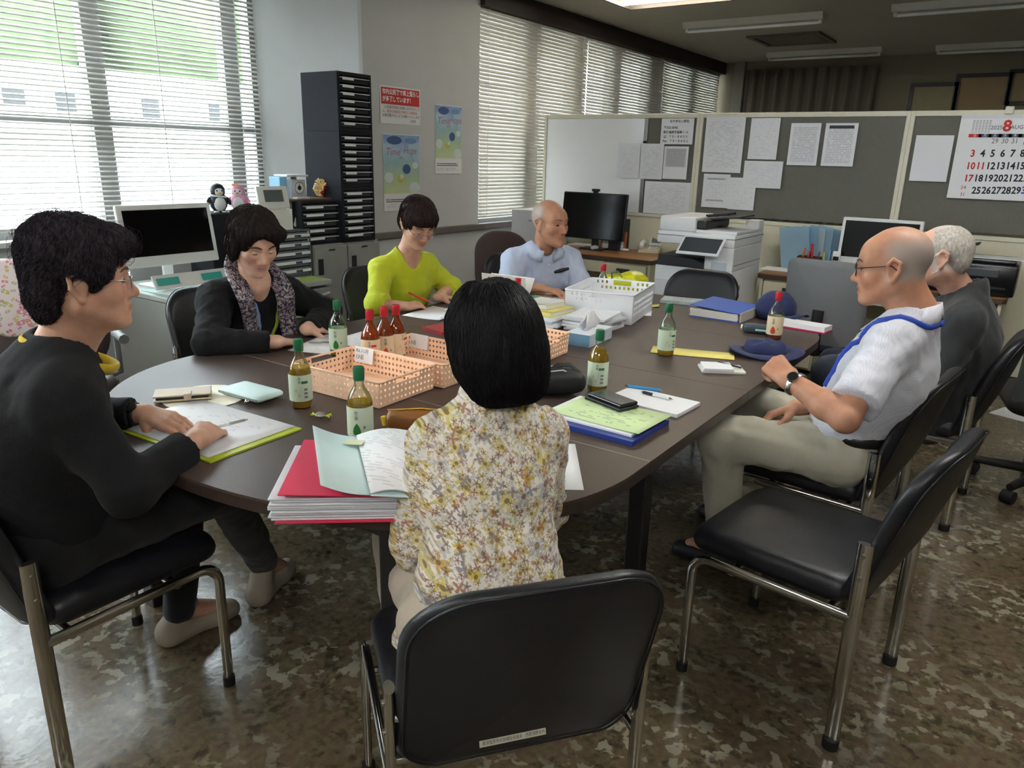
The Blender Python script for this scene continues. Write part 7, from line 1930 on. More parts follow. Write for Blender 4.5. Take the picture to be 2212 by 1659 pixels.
def floral_mat():
    mt, nt, b = nodes_of('floral_blouse_print')
    vec = planar(nt, (0.616, 0.788, 0), (0, 0, 1))
    col = lin((232, 226, 216)); 
    pal = lambda c, cs: ramp(nt, c, [(i/len(cs), lin(k)) for i, k in enumerate(cs)], 'CONSTANT')
    layers = [(84, 1, 0.62, 2, 0.70, 0.10, ((206, 196, 168), (214, 202, 196), (192, 182, 150), (206, 210, 208))),
              (66, 9, 0.54, 2, 0.75, 0.35, ((176, 160, 112), (188, 168, 104), (176, 150, 136), (192, 190, 184))),
              (96, 21, 0.52, 3, 0.6, 0.45, ((158, 130, 98), (180, 156, 86), (160, 142, 142), (198, 188, 130))),
              (40, 4, 0.48, 5, 0.30, 0.42, ((206, 182, 74), (190, 156, 66), (190, 184, 182), (204, 188, 112))),
              (20, 7, 0.38, 6, 0.34, 0.62, ((208, 188, 66), (194, 156, 60), (216, 200, 100), (180, 182, 188))),
              (40, 12, 0.42, 4, 0.40, 0.66, ((156, 84, 66), (136, 108, 110), (164, 100, 66), (130, 124, 134))),
              (64, 15, 0.46, 5, 0.45, 0.45, ((154, 100, 86), (140, 126, 100), (188, 158, 70), (148, 112, 102)))]
    for (sc, sd, R, n, dp, thr, cs) in layers:
        on, ctr, c = petals(nt, vec, sc, sd, R, n, dp, thr)
        col = mixc(nt, math_node(nt, 'MULTIPLY', on, 0.80), col, pal(c, cs))
        if n >= 5: col = mixc(nt, math_node(nt, 'MULTIPLY', ctr, 0.8), col, lin((120, 88, 44)))
    nt.links.new(col, b.inputs['Base Color'])
    setp(b, **{'Roughness': 0.75, 'Sheen Weight': 0.1})
    return mt
def dots_mat(name, base, cs, sc=95, n=5, thr=0.25, u=(0.3, 0.95, 0), v=(0, 0, 1), R=0.5):
    mt, nt, b = nodes_of(name)
    vec = planar(nt, u, v); col = lin(base)
    for (q, sd) in ((sc, 2), (sc*1.7, 5)):
        on, ctr, c = petals(nt, vec, q, sd, R, n, 0.3, thr)
        col = mixc(nt, math_node(nt, 'MULTIPLY', on, 0.8), col, ramp(nt, c, [(i/len(cs), lin(k)) for i, k in enumerate(cs)], 'CONSTANT'))
        col = mixc(nt, ctr, col, lin(base))
    nt.links.new(col, b.inputs['Base Color']); setp(b, Roughness=0.8)
    return mt
def check_mat(name, c1, c2, scale=170):
    mt, nt, b = nodes_of(name)
    tc = nt.nodes.new('ShaderNodeTexCoord'); k = nt.nodes.new('ShaderNodeTexChecker'); k.inputs['Scale'].default_value = scale
    k.inputs['Color1'].default_value = lin(c1); k.inputs['Color2'].default_value = lin(c2)
    nt.links.new(tc.outputs['Object'], k.inputs['Vector']); nt.links.new(k.outputs['Color'], b.inputs['Base Color'])
    setp(b, **{'Roughness': 0.8, 'Sheen Weight': 0.1}); MATS[name] = mt
    return mt

# generic seated lower body
def lower(P, pel, F, knees, anks, m, rs=(0.088, 0.066, 0.045), shoes=None, feet=None, h=0.008, seed=1):
    Rt = right_of(F); pr = [(cone(pel-Rt*0.07, pel+Rt*0.07, 0.115, 0.115), 0.05)]
    for sg, kn, an in zip((1, -1), knees, anks):
        hip = pel+Rt*0.085*sg
        P.limb([hip, kn, an], [0.07, 0.05, 0.034])
        pr += [(cone(hip, kn, rs[0], rs[1]), 0.04), (cone(kn, an, rs[1], rs[2]), 0.03)]
        fd = feet[0 if sg > 0 else 1] if feet else F
        P.limb([an, A(an[0], an[1], 0.05)+nrm(fd)*0.12], [0.034, 0.024])
        if shoes is not None: shoe(P, an, fd, shoes)
    P.wear('trousers', pr, m, h, ripple=[(0.005, 0.13, seed)])

# ================================================================== woman in the floral blouse (back to us)
P = Person('person in a floral blouse with a black bob, seen from behind', (-0.82, 1.12), SK_F)
F = A(-0.788, 0.616, 0); Rt = right_of(F)
pel, chest, neck = A(-0.80, 1.10, 0.50), A(-0.862, 1.170, 0.80), A(-0.880, 1.200, 0.945)
H = Head((-0.893, 1.221, 1.076), (-0.90, 0.40, -0.22), 0.98)
SR, SL = neck+Rt*0.122+A(0, 0, -0.066), neck-Rt*0.122+A(0, 0, -0.066)
eR, eL = SR+F*0.07+Rt*0.022-Zu*0.22, SL+F*0.03-Rt*0.030-Zu*0.24
wR, wL = eR+F*0.20-Rt*0.06+Zu*0.06, eL+F*0.20+Rt*0.05+Zu*0.04
P.pr += H.prims(); P.cu += H.cuts(); P.at = H.atts()
torso_skin(P, pel, chest, neck, F, SL, SR); P.limb([neck, H.p(0, -0.02, -0.05)], [0.05, 0.047])
for s_, S_, e_, w_ in ((1, SR, eR, wR), (-1, SL, eL, wL)):
    P.limb([S_, e_, w_], [0.045, 0.038, 0.026]); P.pr += hand(s_, w_, F*0.9-Rt*0.3*s_, Zu, 0.92)
knees = [pel+F*0.43+Rt*0.10+A(0, 0, 0.0), pel+F*0.43-Rt*0.12]
lower(P, pel+A(0, 0, 0.02), F, knees, [A(k[0], k[1], 0.09)-F*0.05 for k in knees], cloth('beige_trousers', (196, 184, 166)), shoes=mat('grey_slipper', (90, 84, 80), 0.7), seed=4)
P.body()
M_FLOR = floral_mat()
bl = [(cone(pel+A(0, 0, -0.03), pel+A(0, 0, 0.10), 0.150, 0.140, (F, 0.78)), 0.05), (cone(pel+A(0, 0, 0.10), chest, 0.138, 0.136, (F, 0.76)), 0.05), (cone(chest, neck-Zu*0.05, 0.130, 0.075, (F, 0.76)), 0.06), (cone(neck-Zu*0.03, neck+Zu*0.028, 0.064, 0.058), 0.03)]
for S_, e_, w_ in ((SR, eR, wR), (SL, eL, wL)):
    bl += [(cone(lerp(neck-Zu*0.02, S_, 0.3), S_, 0.050, 0.050), 0.05), (cone(S_, e_, 0.050, 0.056), 0.02), (cone(e_, lerp(e_, w_, 0.85), 0.056, 0.048, cutb=True), 0.03)]
bl += [(cone(pel-Rt*0.12+F*0.05+A(0, 0, -0.05), pel-Rt*0.10-F*0.02, 0.075, 0.06), 0.03)]
P.wear('blouse', bl, M_FLOR, 0.006, ripple=[(0.0045, 0.10, 5), (0.0022, 0.05, 8)])
M_BOB = hair_mat('black_bob_hair', (8, 7, 9), (20, 17, 19), 0.5, (150, 150, 9), 0.35)
hr = P.wear('hair', [(H.e((0, -0.012, 0.036), (0.099, 0.111, 0.098)), 0.03), (H.e((0, -0.034, -0.035), (0.103, 0.092, 0.082)), 0.04), (H.e((0, -0.060, -0.085), (0.082, 0.058, 0.052)), 0.03), (H.e((0.0, 0.0, 0.095), (0.06, 0.07, 0.04)), 0.03)], M_BOB, 0.005,
       cuts=[(H.e((0, 0.105, -0.045), (0.070, 0.085, 0.105)), 0.01), (H.e((0, -0.03, -0.185), (0.16, 0.16, 0.060)), 0.02), (H.k((-0.012, 0.02, 0.150), (-0.016, -0.05, 0.142), 0.010, 0.008), 0.02)], ripple=[(0.0015, 0.035, 3)], smooth=2)
strands(hr, H, P.base, 3800, 0.10, M_BOB, (0, -0.02, 0.13), 0.0012, 0.0, 5, 0.0009, down=0.35)

# ================================================================== woman at the left in the black cardigan
P = Person('person in a black cardigan with curly dark hair and glasses at the left', (-1.88, 0.78), SK_F2, 0.0042)
F = nrm(A(0.33, 0.94, 0)); Rt = right_of(F)
pel, chest, neck = A(-1.90, 0.71, 0.50), A(-1.875, 0.755, 0.83), A(-1.850, 0.800, 0.985)
H = Head(tuple(atd(176, 603, 1.73)), (0.44, 0.90, -0.03), 1.02)
SR, SL = neck+Rt*0.155+A(0, 0, -0.075)-F*0.02, neck-Rt*0.155+A(0, 0, -0.075)-F*0.02
wR = V3(onz(428, 948, TZ+0.045)); wL = V3(onz(312, 893, TZ+0.04))
eR, eL = A(-1.615, 0.800, 0.695), A(-2.15, 0.90, 0.725)
P.pr += H.prims(jowl=0.004); P.cu += H.cuts(); P.at = H.atts()
torso_skin(P, pel, chest, neck, F, SL, SR); P.limb([neck, H.p(0, -0.022, -0.06)], [0.056, 0.052], 0.03); P.limb([neck+F*0.03, H.p(0, 0.02, -0.085)], [0.04, 0.036], 0.03)
P.limb([SR, eR, wR], [0.046, 0.040, 0.0255]); P.limb([SL, eL, wL], [0.046, 0.040, 0.0265])
fR = V3(onz(487, 893, TZ+0.05))-wR; P.pr += hand(1, wR, fR, nrm(A(0.55, -0.35, 0.75)), 0.98, curls=[(0.55, 0.7, 0.3), (0.6, 0.8, 0.4), (0.55, 0.7, 0.4), (0.35, 0.35, 0.25)], thumb=0.6)
fL = V3(onz(395, 915, TZ+0.03))-wL; P.pr += hand(-1, wL, fL, A(0.1, -0.25, 0.95), 0.98, curl=(0.25, 0.35, 0.2), thumb=0.3)
kR, kL = A(-1.74, 1.12, 0.55), A(-1.98, 1.15, 0.52)
lower(P, pel+A(0, 0, 0.02), F, [kR, kL], [A(-1.93, 1.36, 0.14), A(-1.95, 1.07, 0.10)], M_BLACKT, shoes=mat('beige_slipper', (150, 138, 124), 0.7), feet=[nrm(A(-0.4, 0.9, 0)), nrm(A(0.1, 1, 0))], seed=7)
P.body()
cg = [(cone(pel+A(0, 0, -0.03), chest, 0.165, 0.160, (F, 0.82)), 0.07), (cone(chest, neck-Zu*0.03, 0.155, 0.08, (F, 0.80)), 0.09), (ell(pel+F*0.05+A(0, 0, 0.06), (0.15, 0.13, 0.14)), 0.06)]
for S_, e_, w_, t_ in ((SR, eR, wR, 0.80), (SL, eL, wL, 0.86)):
    cg += [(cone(lerp(neck-Zu*0.02, S_, 0.3), S_, 0.056, 0.056), 0.09), (cone(S_, e_, 0.060, 0.058), 0.06), (cone(e_, lerp(e_, w_, t_), 0.056, 0.047, cutb=True), 0.03)]
cgo = P.wear('cardigan', cg, M_BLACKC, 0.0065, cuts=[(cone(neck+F*0.045-Zu*0.055, neck+Zu*0.10+F*0.01, 0.060, 0.072), 0.006)], ripple=[(0.0022, 0.10, 21)])
rg = []
for i in range(32):
    a = 2*pi*i/32; dr = -F*cos(a)+Rt*sin(a); k = (1-cos(a))*0.5
    rg.append(neck+dr*(0.072+0.016*k)+Zu*(0.030-0.085*k)+F*0.022*k)
chain('collar', rg, 0.017, cloth('mustard_shirt', (214, 186, 40)), P.t, P.base, 10, (1.0, 0.45), tuple(Zu), closed=True)
M_CURL = hair_mat('dark_curly_hair', (34, 29, 35), (76, 67, 76), 0.7, (110, 110, 50), 0.5)
hr = P.wear('hair', [(H.e((0, -0.012, 0.052), (0.090, 0.104, 0.086)), 0.03), (H.e((0, -0.070, -0.022), (0.070, 0.042, 0.074)), 0.03), (H.e((0, 0.070, 0.080), (0.066, 0.042, 0.036)), 0.02), (H.e((0, -0.03, 0.085), (0.080, 0.074, 0.055)), 0.03)] +
       [(H.e((sg*0.070, 0.012, 0.035), (0.020, 0.045, 0.040)), 0.02) for sg in (-1, 1)] + [(H.e((sg*0.070, 0.020, 0.012), (0.012, 0.016, 0.024)), 0.01) for sg in (-1, 1)], M_CURL, 0.0042,
       cuts=[(H.e((0, 0.105, -0.030), (0.085, 0.060, 0.080)), 0.012), (H.e((0.085, -0.008, -0.018), (0.026, 0.026, 0.034)), 0.006), (H.e((-0.085, -0.008, -0.018), (0.026, 0.026, 0.034)), 0.006)], ripple=[(0.0034, 0.034, 31, 7), (0.0012, 0.016, 33, 6)], smooth=2)
strands(hr, H, P.base, 5200, 0.055, M_CURL, (0, -0.02, 0.13), 0.003, 0.0035, 6, 0.0009, down=0.1)
strands(hr, H, P.base, 420, 0.06, M_CURL, (0, -0.02, 0.10), 0.010, 0.006, 16, 0.0006, zmin=0.03, down=-0.1)
face_bits(H, P.t, P.base, (96, 84, 76), 0.0024, 'slit', P.skin); glasses(H, P.t, P.base, M_SILVER, 0.0011, (0.021, 0.016), rimless=True)
watch(lerp(wL, eL, 0.12), wL-eL, A(0.2, -0.5, 0.85), 0.030, P.t, P.base, mat('black_strap_w', (26, 26, 28), 0.5), mat('black_case_w', (20, 20, 22), 0.3))
pn = wR+nrm(fR)*0.115+A(0.012, 0.0, 0.012)
pen('white pen in the hand of the person in the black cardigan', (pn[0]-0.02, pn[1]-0.05), (pn[0]+0.0, pn[1]+0.09), pn[2]-0.03, M_WHITEP, M_SILVER, 0.004)

# ================================================================== woman with the patterned scarf
P = Person('person in a black cardigan with a patterned scarf, looking down', (-2.82, 2.02), SK_F, 0.0052)
F = nrm(A(1.0, -0.10, 0)); Rt = right_of(F)
pel, chest, neck = A(-2.88, 2.04, 0.50), A(-2.74, 1.97, 0.79), A(-2.64, 1.925, 0.945)
H = Head(tuple(atd(548, 522, 2.95)), (0.88, -0.18, -0.42), 1.02)
SR, SL = neck+Rt*0.155+A(0, 0, -0.075)-F*0.03, neck-Rt*0.155+A(0, 0, -0.075)-F*0.03
wR, wL = V3(onz(600, 738, TZ+0.04)), V3(onz(662, 712, TZ+0.035))
eR, eL = A(-2.54, 1.64, 0.735), A(-2.62, 2.30, 0.745)
P.pr += H.prims(jowl=0.005, smile=1.0); P.cu += H.cuts(); P.at = H.atts()
torso_skin(P, pel, chest, neck, F, SL, SR); P.limb([neck, H.p(0, -0.02, -0.05)], [0.054, 0.05])
P.pr += [(cone(chest+F*0.03, neck+F*0.02-Zu*0.02, 0.085, 0.06, (F, 0.8)), 0.04)]
P.limb([SR, eR, wR], [0.046, 0.040, 0.027]); P.limb([SL, eL, wL], [0.046, 0.040, 0.027])
P.pr += hand(1, wR, V3(onz(640, 735, TZ+0.02))-wR, A(0, -0.3, 1), 0.95, curl=(0.9, 1.2, 0.7), thumb=0.7)
P.pr += hand(-1, wL, V3(onz(700, 708, TZ+0.02))-wL, A(0.1, 0.2, 1), 0.95, curl=(0.35, 0.35, 0.2), thumb=0.3)
kn = [pel+F*0.42+Rt*0.11, pel+F*0.42-Rt*0.11]; lower(P, pel+A(0, 0, 0.02), F, kn, [A(k[0]-0.04, k[1], 0.09) for k in kn], M_BLACKT, shoes=mat('grey_slipper', (90, 84, 80)), h=0.01)
P.body()
cg = [(cone(pel+A(0, 0, -0.02), chest, 0.168, 0.160, (F, 0.80)), 0.06), (cone(chest, neck-Zu*0.03, 0.155, 0.075, (F, 0.76)), 0.07)]
for S_, e_, w_, t_ in ((SR, eR, wR, 0.88), (SL, eL, wL, 0.88)):
    cg += [(cone(lerp(neck-Zu*0.02, S_, 0.3), S_, 0.058, 0.060), 0.06), (cone(S_, e_, 0.064, 0.062), 0.05), (cone(e_, lerp(e_, w_, t_), 0.060, 0.042, cutb=True), 0.03)]
cgo = P.wear('cardigan', cg, M_BLACKC, 0.007, cuts=[(cone(neck+F*0.09-Zu*0.12, neck+Zu*0.10+F*0.03, 0.035, 0.075), 0.006)], ripple=[(0.0045, 0.10, 41)])
M_SCARF = dots_mat('scarf_print', (44, 38, 46), ((206, 190, 196), (176, 156, 172), (224, 214, 206), (150, 140, 168)), 70, u=(0.1, 1, 0))
for sg in (1, -1):
    pts = spline([H.p(sg*0.035, -0.075, -0.075), neck+Rt*sg*0.075-F*0.02+Zu*0.045, neck+Rt*sg*0.090+F*0.085-Zu*0.055, chest+Rt*sg*0.085+F*0.150-Zu*0.02, chest+Rt*sg*0.09+F*0.185-Zu*0.16, chest+Rt*sg*0.075+F*0.20-Zu*0.215], 8)
    bm = B(); tube(bm, [Vector(tuple(p-P.base)) for p in pts], [0.02+0.012*min(1, i/10) for i in range(len(pts))], 14, flat=(0.55, 1.25), up=tuple(F))
    obj('scarf', bm, M_SCARF, P.t, 80)
for sg, m_, nm in ((0.045, mat('blue_band', (120, 150, 200), 0.6), 'lanyard'), (-0.04, mat('lime_band', (168, 190, 60), 0.6), 'lanyard')):
    lp = snap(cgo, spline([neck+Rt*sg*1.6+F*0.105-Zu*0.05, chest+Rt*sg*1.2+F*0.16+Zu*0.02, chest+Rt*sg*1.0+F*0.17-Zu*0.10, chest+Rt*sg*0.8+F*0.18-Zu*0.22]), 0.005, P.base)
    chain(nm, lp, 0.009, m_, P.t, P.base, 10, (1.0, 0.4), tuple(Rt))
M_DKBR = hair_mat('dark_brown_hair', (26, 19, 17), (56, 42, 36), 0.6, (120, 120, 20), 0.4)
hr = P.wear('hair', [(H.e((0, -0.014, 0.045), (0.095, 0.108, 0.090)), 0.03), (H.e((0, -0.045, -0.030), (0.092, 0.075, 0.075)), 0.03), (H.e((-0.03, 0.064, 0.066), (0.060, 0.034, 0.036)), 0.02), (H.e((0.055, 0.045, 0.045), (0.034, 0.034, 0.045)), 0.02)] + [(H.e((sg*0.080, 0.005, -0.020), (0.018, 0.030, 0.055)), 0.02) for sg in (-1, 1)], M_DKBR, 0.0055,
       cuts=[(H.e((0.004, 0.118, -0.024), (0.074, 0.074, 0.088)), 0.01), (H.e((0.016, 0.125, 0.030), (0.040, 0.060, 0.040)), 0.015)], ripple=[(0.0025, 0.035, 51)], smooth=2)
strands(hr, H, P.base, 3000, 0.07, M_DKBR, (0, -0.02, 0.13), 0.002, 0.001, 7, 0.001, down=0.25)
face_bits(H, P.t, P.base, (70, 56, 50), 0.0026, 'closed', P.skin)

# ================================================================== woman in the lime blouse
P = Person('person in a lime green blouse writing with a red pen', (-2.80, 2.98), SK_F2, 0.0055)
F = nrm(A(1.0, -0.22, 0)); Rt = right_of(F)
pel, chest, neck = A(-2.86, 3.02, 0.50), A(-2.77, 2.965, 0.80), A(-2.70, 2.925, 0.955)
H = Head(tuple(atd(903, 482, 3.80)), (0.80, -0.32, -0.50), 0.99)
SR, SL = neck+Rt*0.145+A(0, 0, -0.075)-F*0.03, neck-Rt*0.145+A(0, 0, -0.075)-F*0.03
wR, wL = V3(onz(880, 662, TZ+0.03)), V3(onz(945, 643, TZ+0.03))
eR, eL = A(-2.66, 2.655, 0.725), A(-2.66, 3.235, 0.74)
P.pr += H.prims(); P.cu += H.cuts(); P.at = H.atts()
torso_skin(P, pel, chest, neck, F, SL, SR); P.limb([neck, H.p(0, -0.02, -0.05)], [0.050, 0.047]); P.pr += [(cone(chest+F*0.045, neck+F*0.02-Zu*0.02, 0.085, 0.055, (F, 0.8)), 0.04)]
P.limb([SR, eR, wR], [0.042, 0.036, 0.024]); P.limb([SL, eL, wL], [0.042, 0.036, 0.024])
P.pr += hand(1, wR, V3(onz(925, 650, TZ+0.04))-wR, A(0.1, -0.5, 0.85), 0.92, curl=(0.7, 0.9, 0.5), thumb=0.7)
P.pr += hand(-1, wL, V3(onz(985, 640, TZ+0.02))-wL, A(0, 0.1, 1), 0.92, curl=(0.25, 0.3, 0.2))
kn = [pel+F*0.42+Rt*0.10, pel+F*0.42-Rt*0.10]; lower(P, pel+A(0, 0, 0.02), F, kn, [A(k[0]-0.04, k[1], 0.09) for k in kn], cloth('charcoal_trousers', (50, 50, 56)), shoes=mat('grey_slipper', (90, 84, 80)), h=0.01)
P.body()
M_LIMEC = cloth('lime_blouse', (196, 206, 30), rough=0.8)
bl = [(cone(pel+A(0, 0, -0.02), chest, 0.158, 0.150, (F, 0.78)), 0.06), (cone(chest, neck-Zu*0.03, 0.148, 0.07, (F, 0.76)), 0.07)]
for S_, e_, w_, t_ in ((SR, eR, wR, 0.30), (SL, eL, wL, 0.30)):
    bl += [(cone(lerp(neck-Zu*0.02, S_, 0.3), S_, 0.048, 0.050), 0.06), (cone(S_, e_, 0.052, 0.056), 0.05), (cone(e_, lerp(e_, w_, t_), 0.056, 0.052, cutb=True), 0.03)]
P.wear('blouse', bl, M_LIMEC, 0.007, cuts=[(cone(neck+F*0.135-Zu*0.15, neck+F*0.04+Zu*0.06, 0.014, 0.074), 0.006), (cone(neck+F*0.03, neck+Zu*0.12, 0.058, 0.070), 0.006)], ripple=[(0.0045, 0.11, 61), (0.002, 0.05, 62)])
M_AUB = hair_mat('auburn_dark_hair', (34, 22, 22), (64, 42, 40), 0.6, (120, 120, 20), 0.4)
hr = P.wear('hair', [(H.e((0, -0.016, 0.048), (0.090, 0.108, 0.088)), 0.03), (H.e((0, -0.066, -0.020), (0.078, 0.055, 0.080)), 0.03), (H.e((0, 0.060, 0.065), (0.070, 0.044, 0.036)), 0.02)] + [(H.e((sg*0.074, 0.010, 0.020), (0.018, 0.042, 0.036)), 0.02) for sg in (-1, 1)], M_AUB, 0.0055,
       cuts=[(H.e((0, 0.112, -0.040), (0.082, 0.072, 0.082)), 0.01), (H.e((0.085, -0.006, -0.020), (0.026, 0.022, 0.032)), 0.006), (H.e((-0.085, -0.006, -0.020), (0.026, 0.022, 0.032)), 0.006)], ripple=[(0.002, 0.035, 71)], smooth=2)
strands(hr, H, P.base, 2200, 0.06, M_AUB, (0, -0.02, 0.13), 0.0016, 0.001, 8, 0.0011)
face_bits(H, P.t, P.base, (80, 64, 56), 0.0022, 'closed', P.skin); glasses(H, P.t, P.base, M_SILVER, 0.0015, (0.022, 0.0165), z=-0.008)
a, b_ = V3(onz(935, 655, TZ+0.03)), V3(onz(882, 632, TZ+0.09))
t = thing('pen', 'red pen held by the person in the lime green blouse', 'pen', tuple(a))
bm = B(); d = Vector(tuple(b_-a)); cyl(bm, d*0.12, d, 0.0045, n=10); obj('barrel', bm, mat('red_pen', (206, 34, 44), 0.35), t, 40)
bm = B(); cyl(bm, d*0.0, d*0.12, 0.001, 0.004, 8); obj('tip', bm, M_SILVER, t, 40)

# ================================================================== man in the pale blue shirt
P = Person('person in a pale blue short-sleeved shirt smiling towards the right', (-2.50, 3.87), SK_M, 0.0055)
F = nrm(A(0.78, -0.62, 0)); Rt = right_of(F)
pel, chest, neck = A(-2.52, 3.90, 0.50), A(-2.42, 3.78, 0.80), A(-2.355, 3.715, 0.955)
H = Head(tuple(atd(1188, 482, 4.25)), (0.93, -0.16, -0.04), 1.10)
SR, SL = neck+Rt*0.175+A(0, 0, -0.08)-F*0.03, neck-Rt*0.175+A(0, 0, -0.08)-F*0.03
eR, eL = SR+F*0.10+Rt*0.055-Zu*0.20, SL+F*0.12-Rt*0.05-Zu*0.18
wR, wL = eR+F*0.14-Rt*0.16+A(0, 0, 0.0), eL+F*0.17+Rt*0.10
wR[2] = wL[2] = TZ+0.045; eR[2] = max(eR[2], TZ+0.04)
P.pr += H.prims(jowl=0.004, smile=1.0); P.cu += H.cuts()
P.at = H.atts(lambda q: 0.75*np.clip((0.012-q[:, 1])/0.03+np.clip((np.abs(q[:, 0])-0.05)/0.02, 0, 1)*0.6, 0, 1)*np.clip((q[:, 2]+0.045)/0.03, 0, 1)*np.clip((0.112-q[:, 2])/0.03, 0.35, 1)*(q[:, 1] < 0.045)*(np.abs(q[:, 0]) < 0.0785))
torso_skin(P, pel, chest, neck, F, SL, SR); P.limb([neck, H.p(0, -0.02, -0.055)], [0.062, 0.06])
for s_, S_, e_, w_ in ((1, SR, eR, wR), (-1, SL, eL, wL)):
    P.limb([S_, e_, w_], [0.05, 0.042, 0.030]); P.pr += hand(s_, w_, F*0.7-Rt*s_*0.7, Zu, 1.0)
kn = [pel+F*0.40+Rt*0.12, pel+F*0.40-Rt*0.12]; lower(P, pel+A(0, 0, 0.02), F, kn, [A(k[0]-0.04, k[1], 0.09) for k in kn], cloth('charcoal_trousers', (50, 50, 56)), shoes=M_BLACKP, h=0.01)
P.body()
M_PBL = cloth('pale_blue_shirt', (190, 202, 228), rough=0.8, var=0.03)
def dress_shirt(P, pel, chest, neck, F, arms, m, t_sl, seed, w=0.165, h=0.007, collar=True, base_z=-0.02):
    Rt = right_of(F)
    sh = [(cone(pel+A(0, 0, base_z), chest, w+0.003, w, (F, 0.78), cuta=base_z > 0), 0.06), (cone(chest, neck-Zu*0.035, w-0.005, 0.08, (F, 0.76)), 0.07)]
    for S_, e_ in arms:
        sh += [(cone(lerp(neck-Zu*0.02, S_, 0.3), S_, 0.060, 0.060), 0.06), (cone(S_, lerp(S_, e_, t_sl), 0.062, 0.070, cutb=True), 0.05)]
    so = P.wear('shirt', sh, m, h, cuts=[(cone(neck+F*0.12-Zu*0.09, neck+F*0.02+Zu*0.09, 0.012, 0.070), 0.005), (cone(neck-Zu*0.005, neck+Zu*0.12, 0.066, 0.072), 0.004)], ripple=[(0.0032, 0.10, seed), (0.0016, 0.045, seed+1)])
    if collar:
        n = 28; lo, up_ = [], []
        for i in range(n+1):
            a = radians(-158+316*i/n); dr = -F*cos(a)+Rt*sin(a); k = (1-cos(a))*0.5
            up_.append(neck+dr*(0.067+0.004*k)+Zu*(0.042-0.058*k)+F*0.020*k)
            lo.append(neck+dr*(0.090+0.022*k)+Zu*(-0.004-0.075*k-(0.016 if i in (0, 1, n-1, n) else 0))+F*0.030*k)
        lo = snap(so, lo, 0.007, P.base)
        band('collar', lo, up_, m, P)
    return so
so = dress_shirt(P, pel, chest, neck, F, ((SR, eR), (SL, eL)), M_PBL, 0.86, 81, 0.172)
pk = snap(so, [chest-Rt*0.085+F*0.15+Zu*0.02], 0.006, P.base)[0]
for k in range(3):
    bm = B(); c = snap(so, [chest+F*0.15+Zu*(0.06-0.07*k)], 0.001, P.base)[0]-P.base; sphere(bm, tuple(c), 0.006, 10, 8); obj('button', bm, M_WHITEP, P.t, 180)
bm = B(); c = Vector(tuple(pk-P.base)); tube(bm, [c-Vector(tuple(Rt))*-0.045+Vector((0, 0, -0.008)), c+Vector((0, 0, 0.002)), c-Vector(tuple(Rt))*0.045+Vector((0, 0, 0.012))], [0.010, 0.014, 0.010], 10, flat=(1, 0.8)); obj('glasses_in_pocket', bm, M_BLACKP, P.t, 60)
face_bits(H, P.t, P.base, (120, 106, 96), 0.0024, 'slit', P.skin)

# ================================================================== bald man in the checked shirt
P = Person('person in a pale checked short-sleeved shirt with a blue lanyard and raised fist', (-0.48, 2.64), SK_M, 0.0042)
F = nrm(A(-1.0, 0.03, 0)); Rt = right_of(F)
pel, chest, neck = A(-0.41, 2.60, 0.51), A(-0.315, 2.565, 0.83), A(-0.272, 2.545, 1.025)
H = Head(tuple(atd(1928, 574, 2.26)), (-0.97, -0.12, -0.14), 1.0)
SL, SR = V3(atd(1925, 742, 2.22)), neck+Rt*0.175+A(-0.02, 0, -0.075)
eL, wL = V3(atd(1826, 905, 2.12)), V3(atd(1707, 822, 2.28))
eR, wR = SR+A(-0.06, 0.04, -0.26), V3(atd(1722, 880, 2.52))
P.pr += H.prims(jowl=0.003); P.cu += H.cuts()
P.at = H.atts(lambda q: 0.85*np.clip((0.03-q[:, 1])/0.04, 0, 1)*np.clip((q[:, 2]+0.055)/0.03, 0, 1)*np.clip((0.105-q[:, 2])/0.05, 0.15, 1)*(np.abs(q[:, 0]) < 0.0785))
torso_skin(P, pel, chest, neck, F, SL, SR); P.limb([neck, H.p(0, -0.022, -0.055)], [0.064, 0.062], 0.03)
P.limb([SL, eL, lerp(eL, wL, 0.35), wL], [0.048, 0.037, 0.040, 0.029], 0.025); P.limb([SR, eR, wR], [0.048, 0.038, 0.029])
fL = V3(atd(1668, 782, 2.34))-wL; P.pr += hand(-1, wL, fL, A(0.30, -0.80, 0.55), 1.05, curl=(1.25, 1.5, 0.9), thumb=0.9)
fR = A(-0.8, -0.45, -0.3); P.pr += hand(1, wR, fR, A(-0.2, 0.3, 0.9), 1.03, curl=(0.6, 0.7, 0.4), thumb=0.5)
kL, kR = V3(onz(1560, 945, 0.545)), A(-0.80, 2.82, 0.55)
lower(P, pel+A(0.0, 0, 0.035), F, [kR, kL], [A(-0.80, 2.86, 0.10), A(-0.76, 2.52, 0.10)], cloth('khaki_trousers', (190, 186, 168), var=0.05), (0.098, 0.076, 0.058), shoes=M_BLACKP, feet=[A(-1, 0.1, 0), A(-1, -0.1, 0)], h=0.0075, seed=15)
P.body()
M_CHECK = check_mat('checked_shirt', (220, 221, 230), (202, 204, 216), 260)
so = dress_shirt(P, pel, chest, neck, F, ((SR, eR), (SL, eL)), M_CHECK, 0.80, 91, 0.165, 0.0065, base_z=0.105)
bp_ = [pel+A(0.03, 0, 0.105)+(F*cos(a)*0.132+Rt*sin(a)*0.166) for a in [2*pi*i/32 for i in range(32)]]
bm = B(); Pp = [Vector(tuple(q-P.base)) for q in bp_]; tube(bm, Pp+[Pp[0]], 0.017, 8, caps=False, flat=(1.0, 0.35), up=(0, 0, 1)); obj('belt', bm, mat('black_belt', (24, 18, 16), 0.4), P.t, 60)
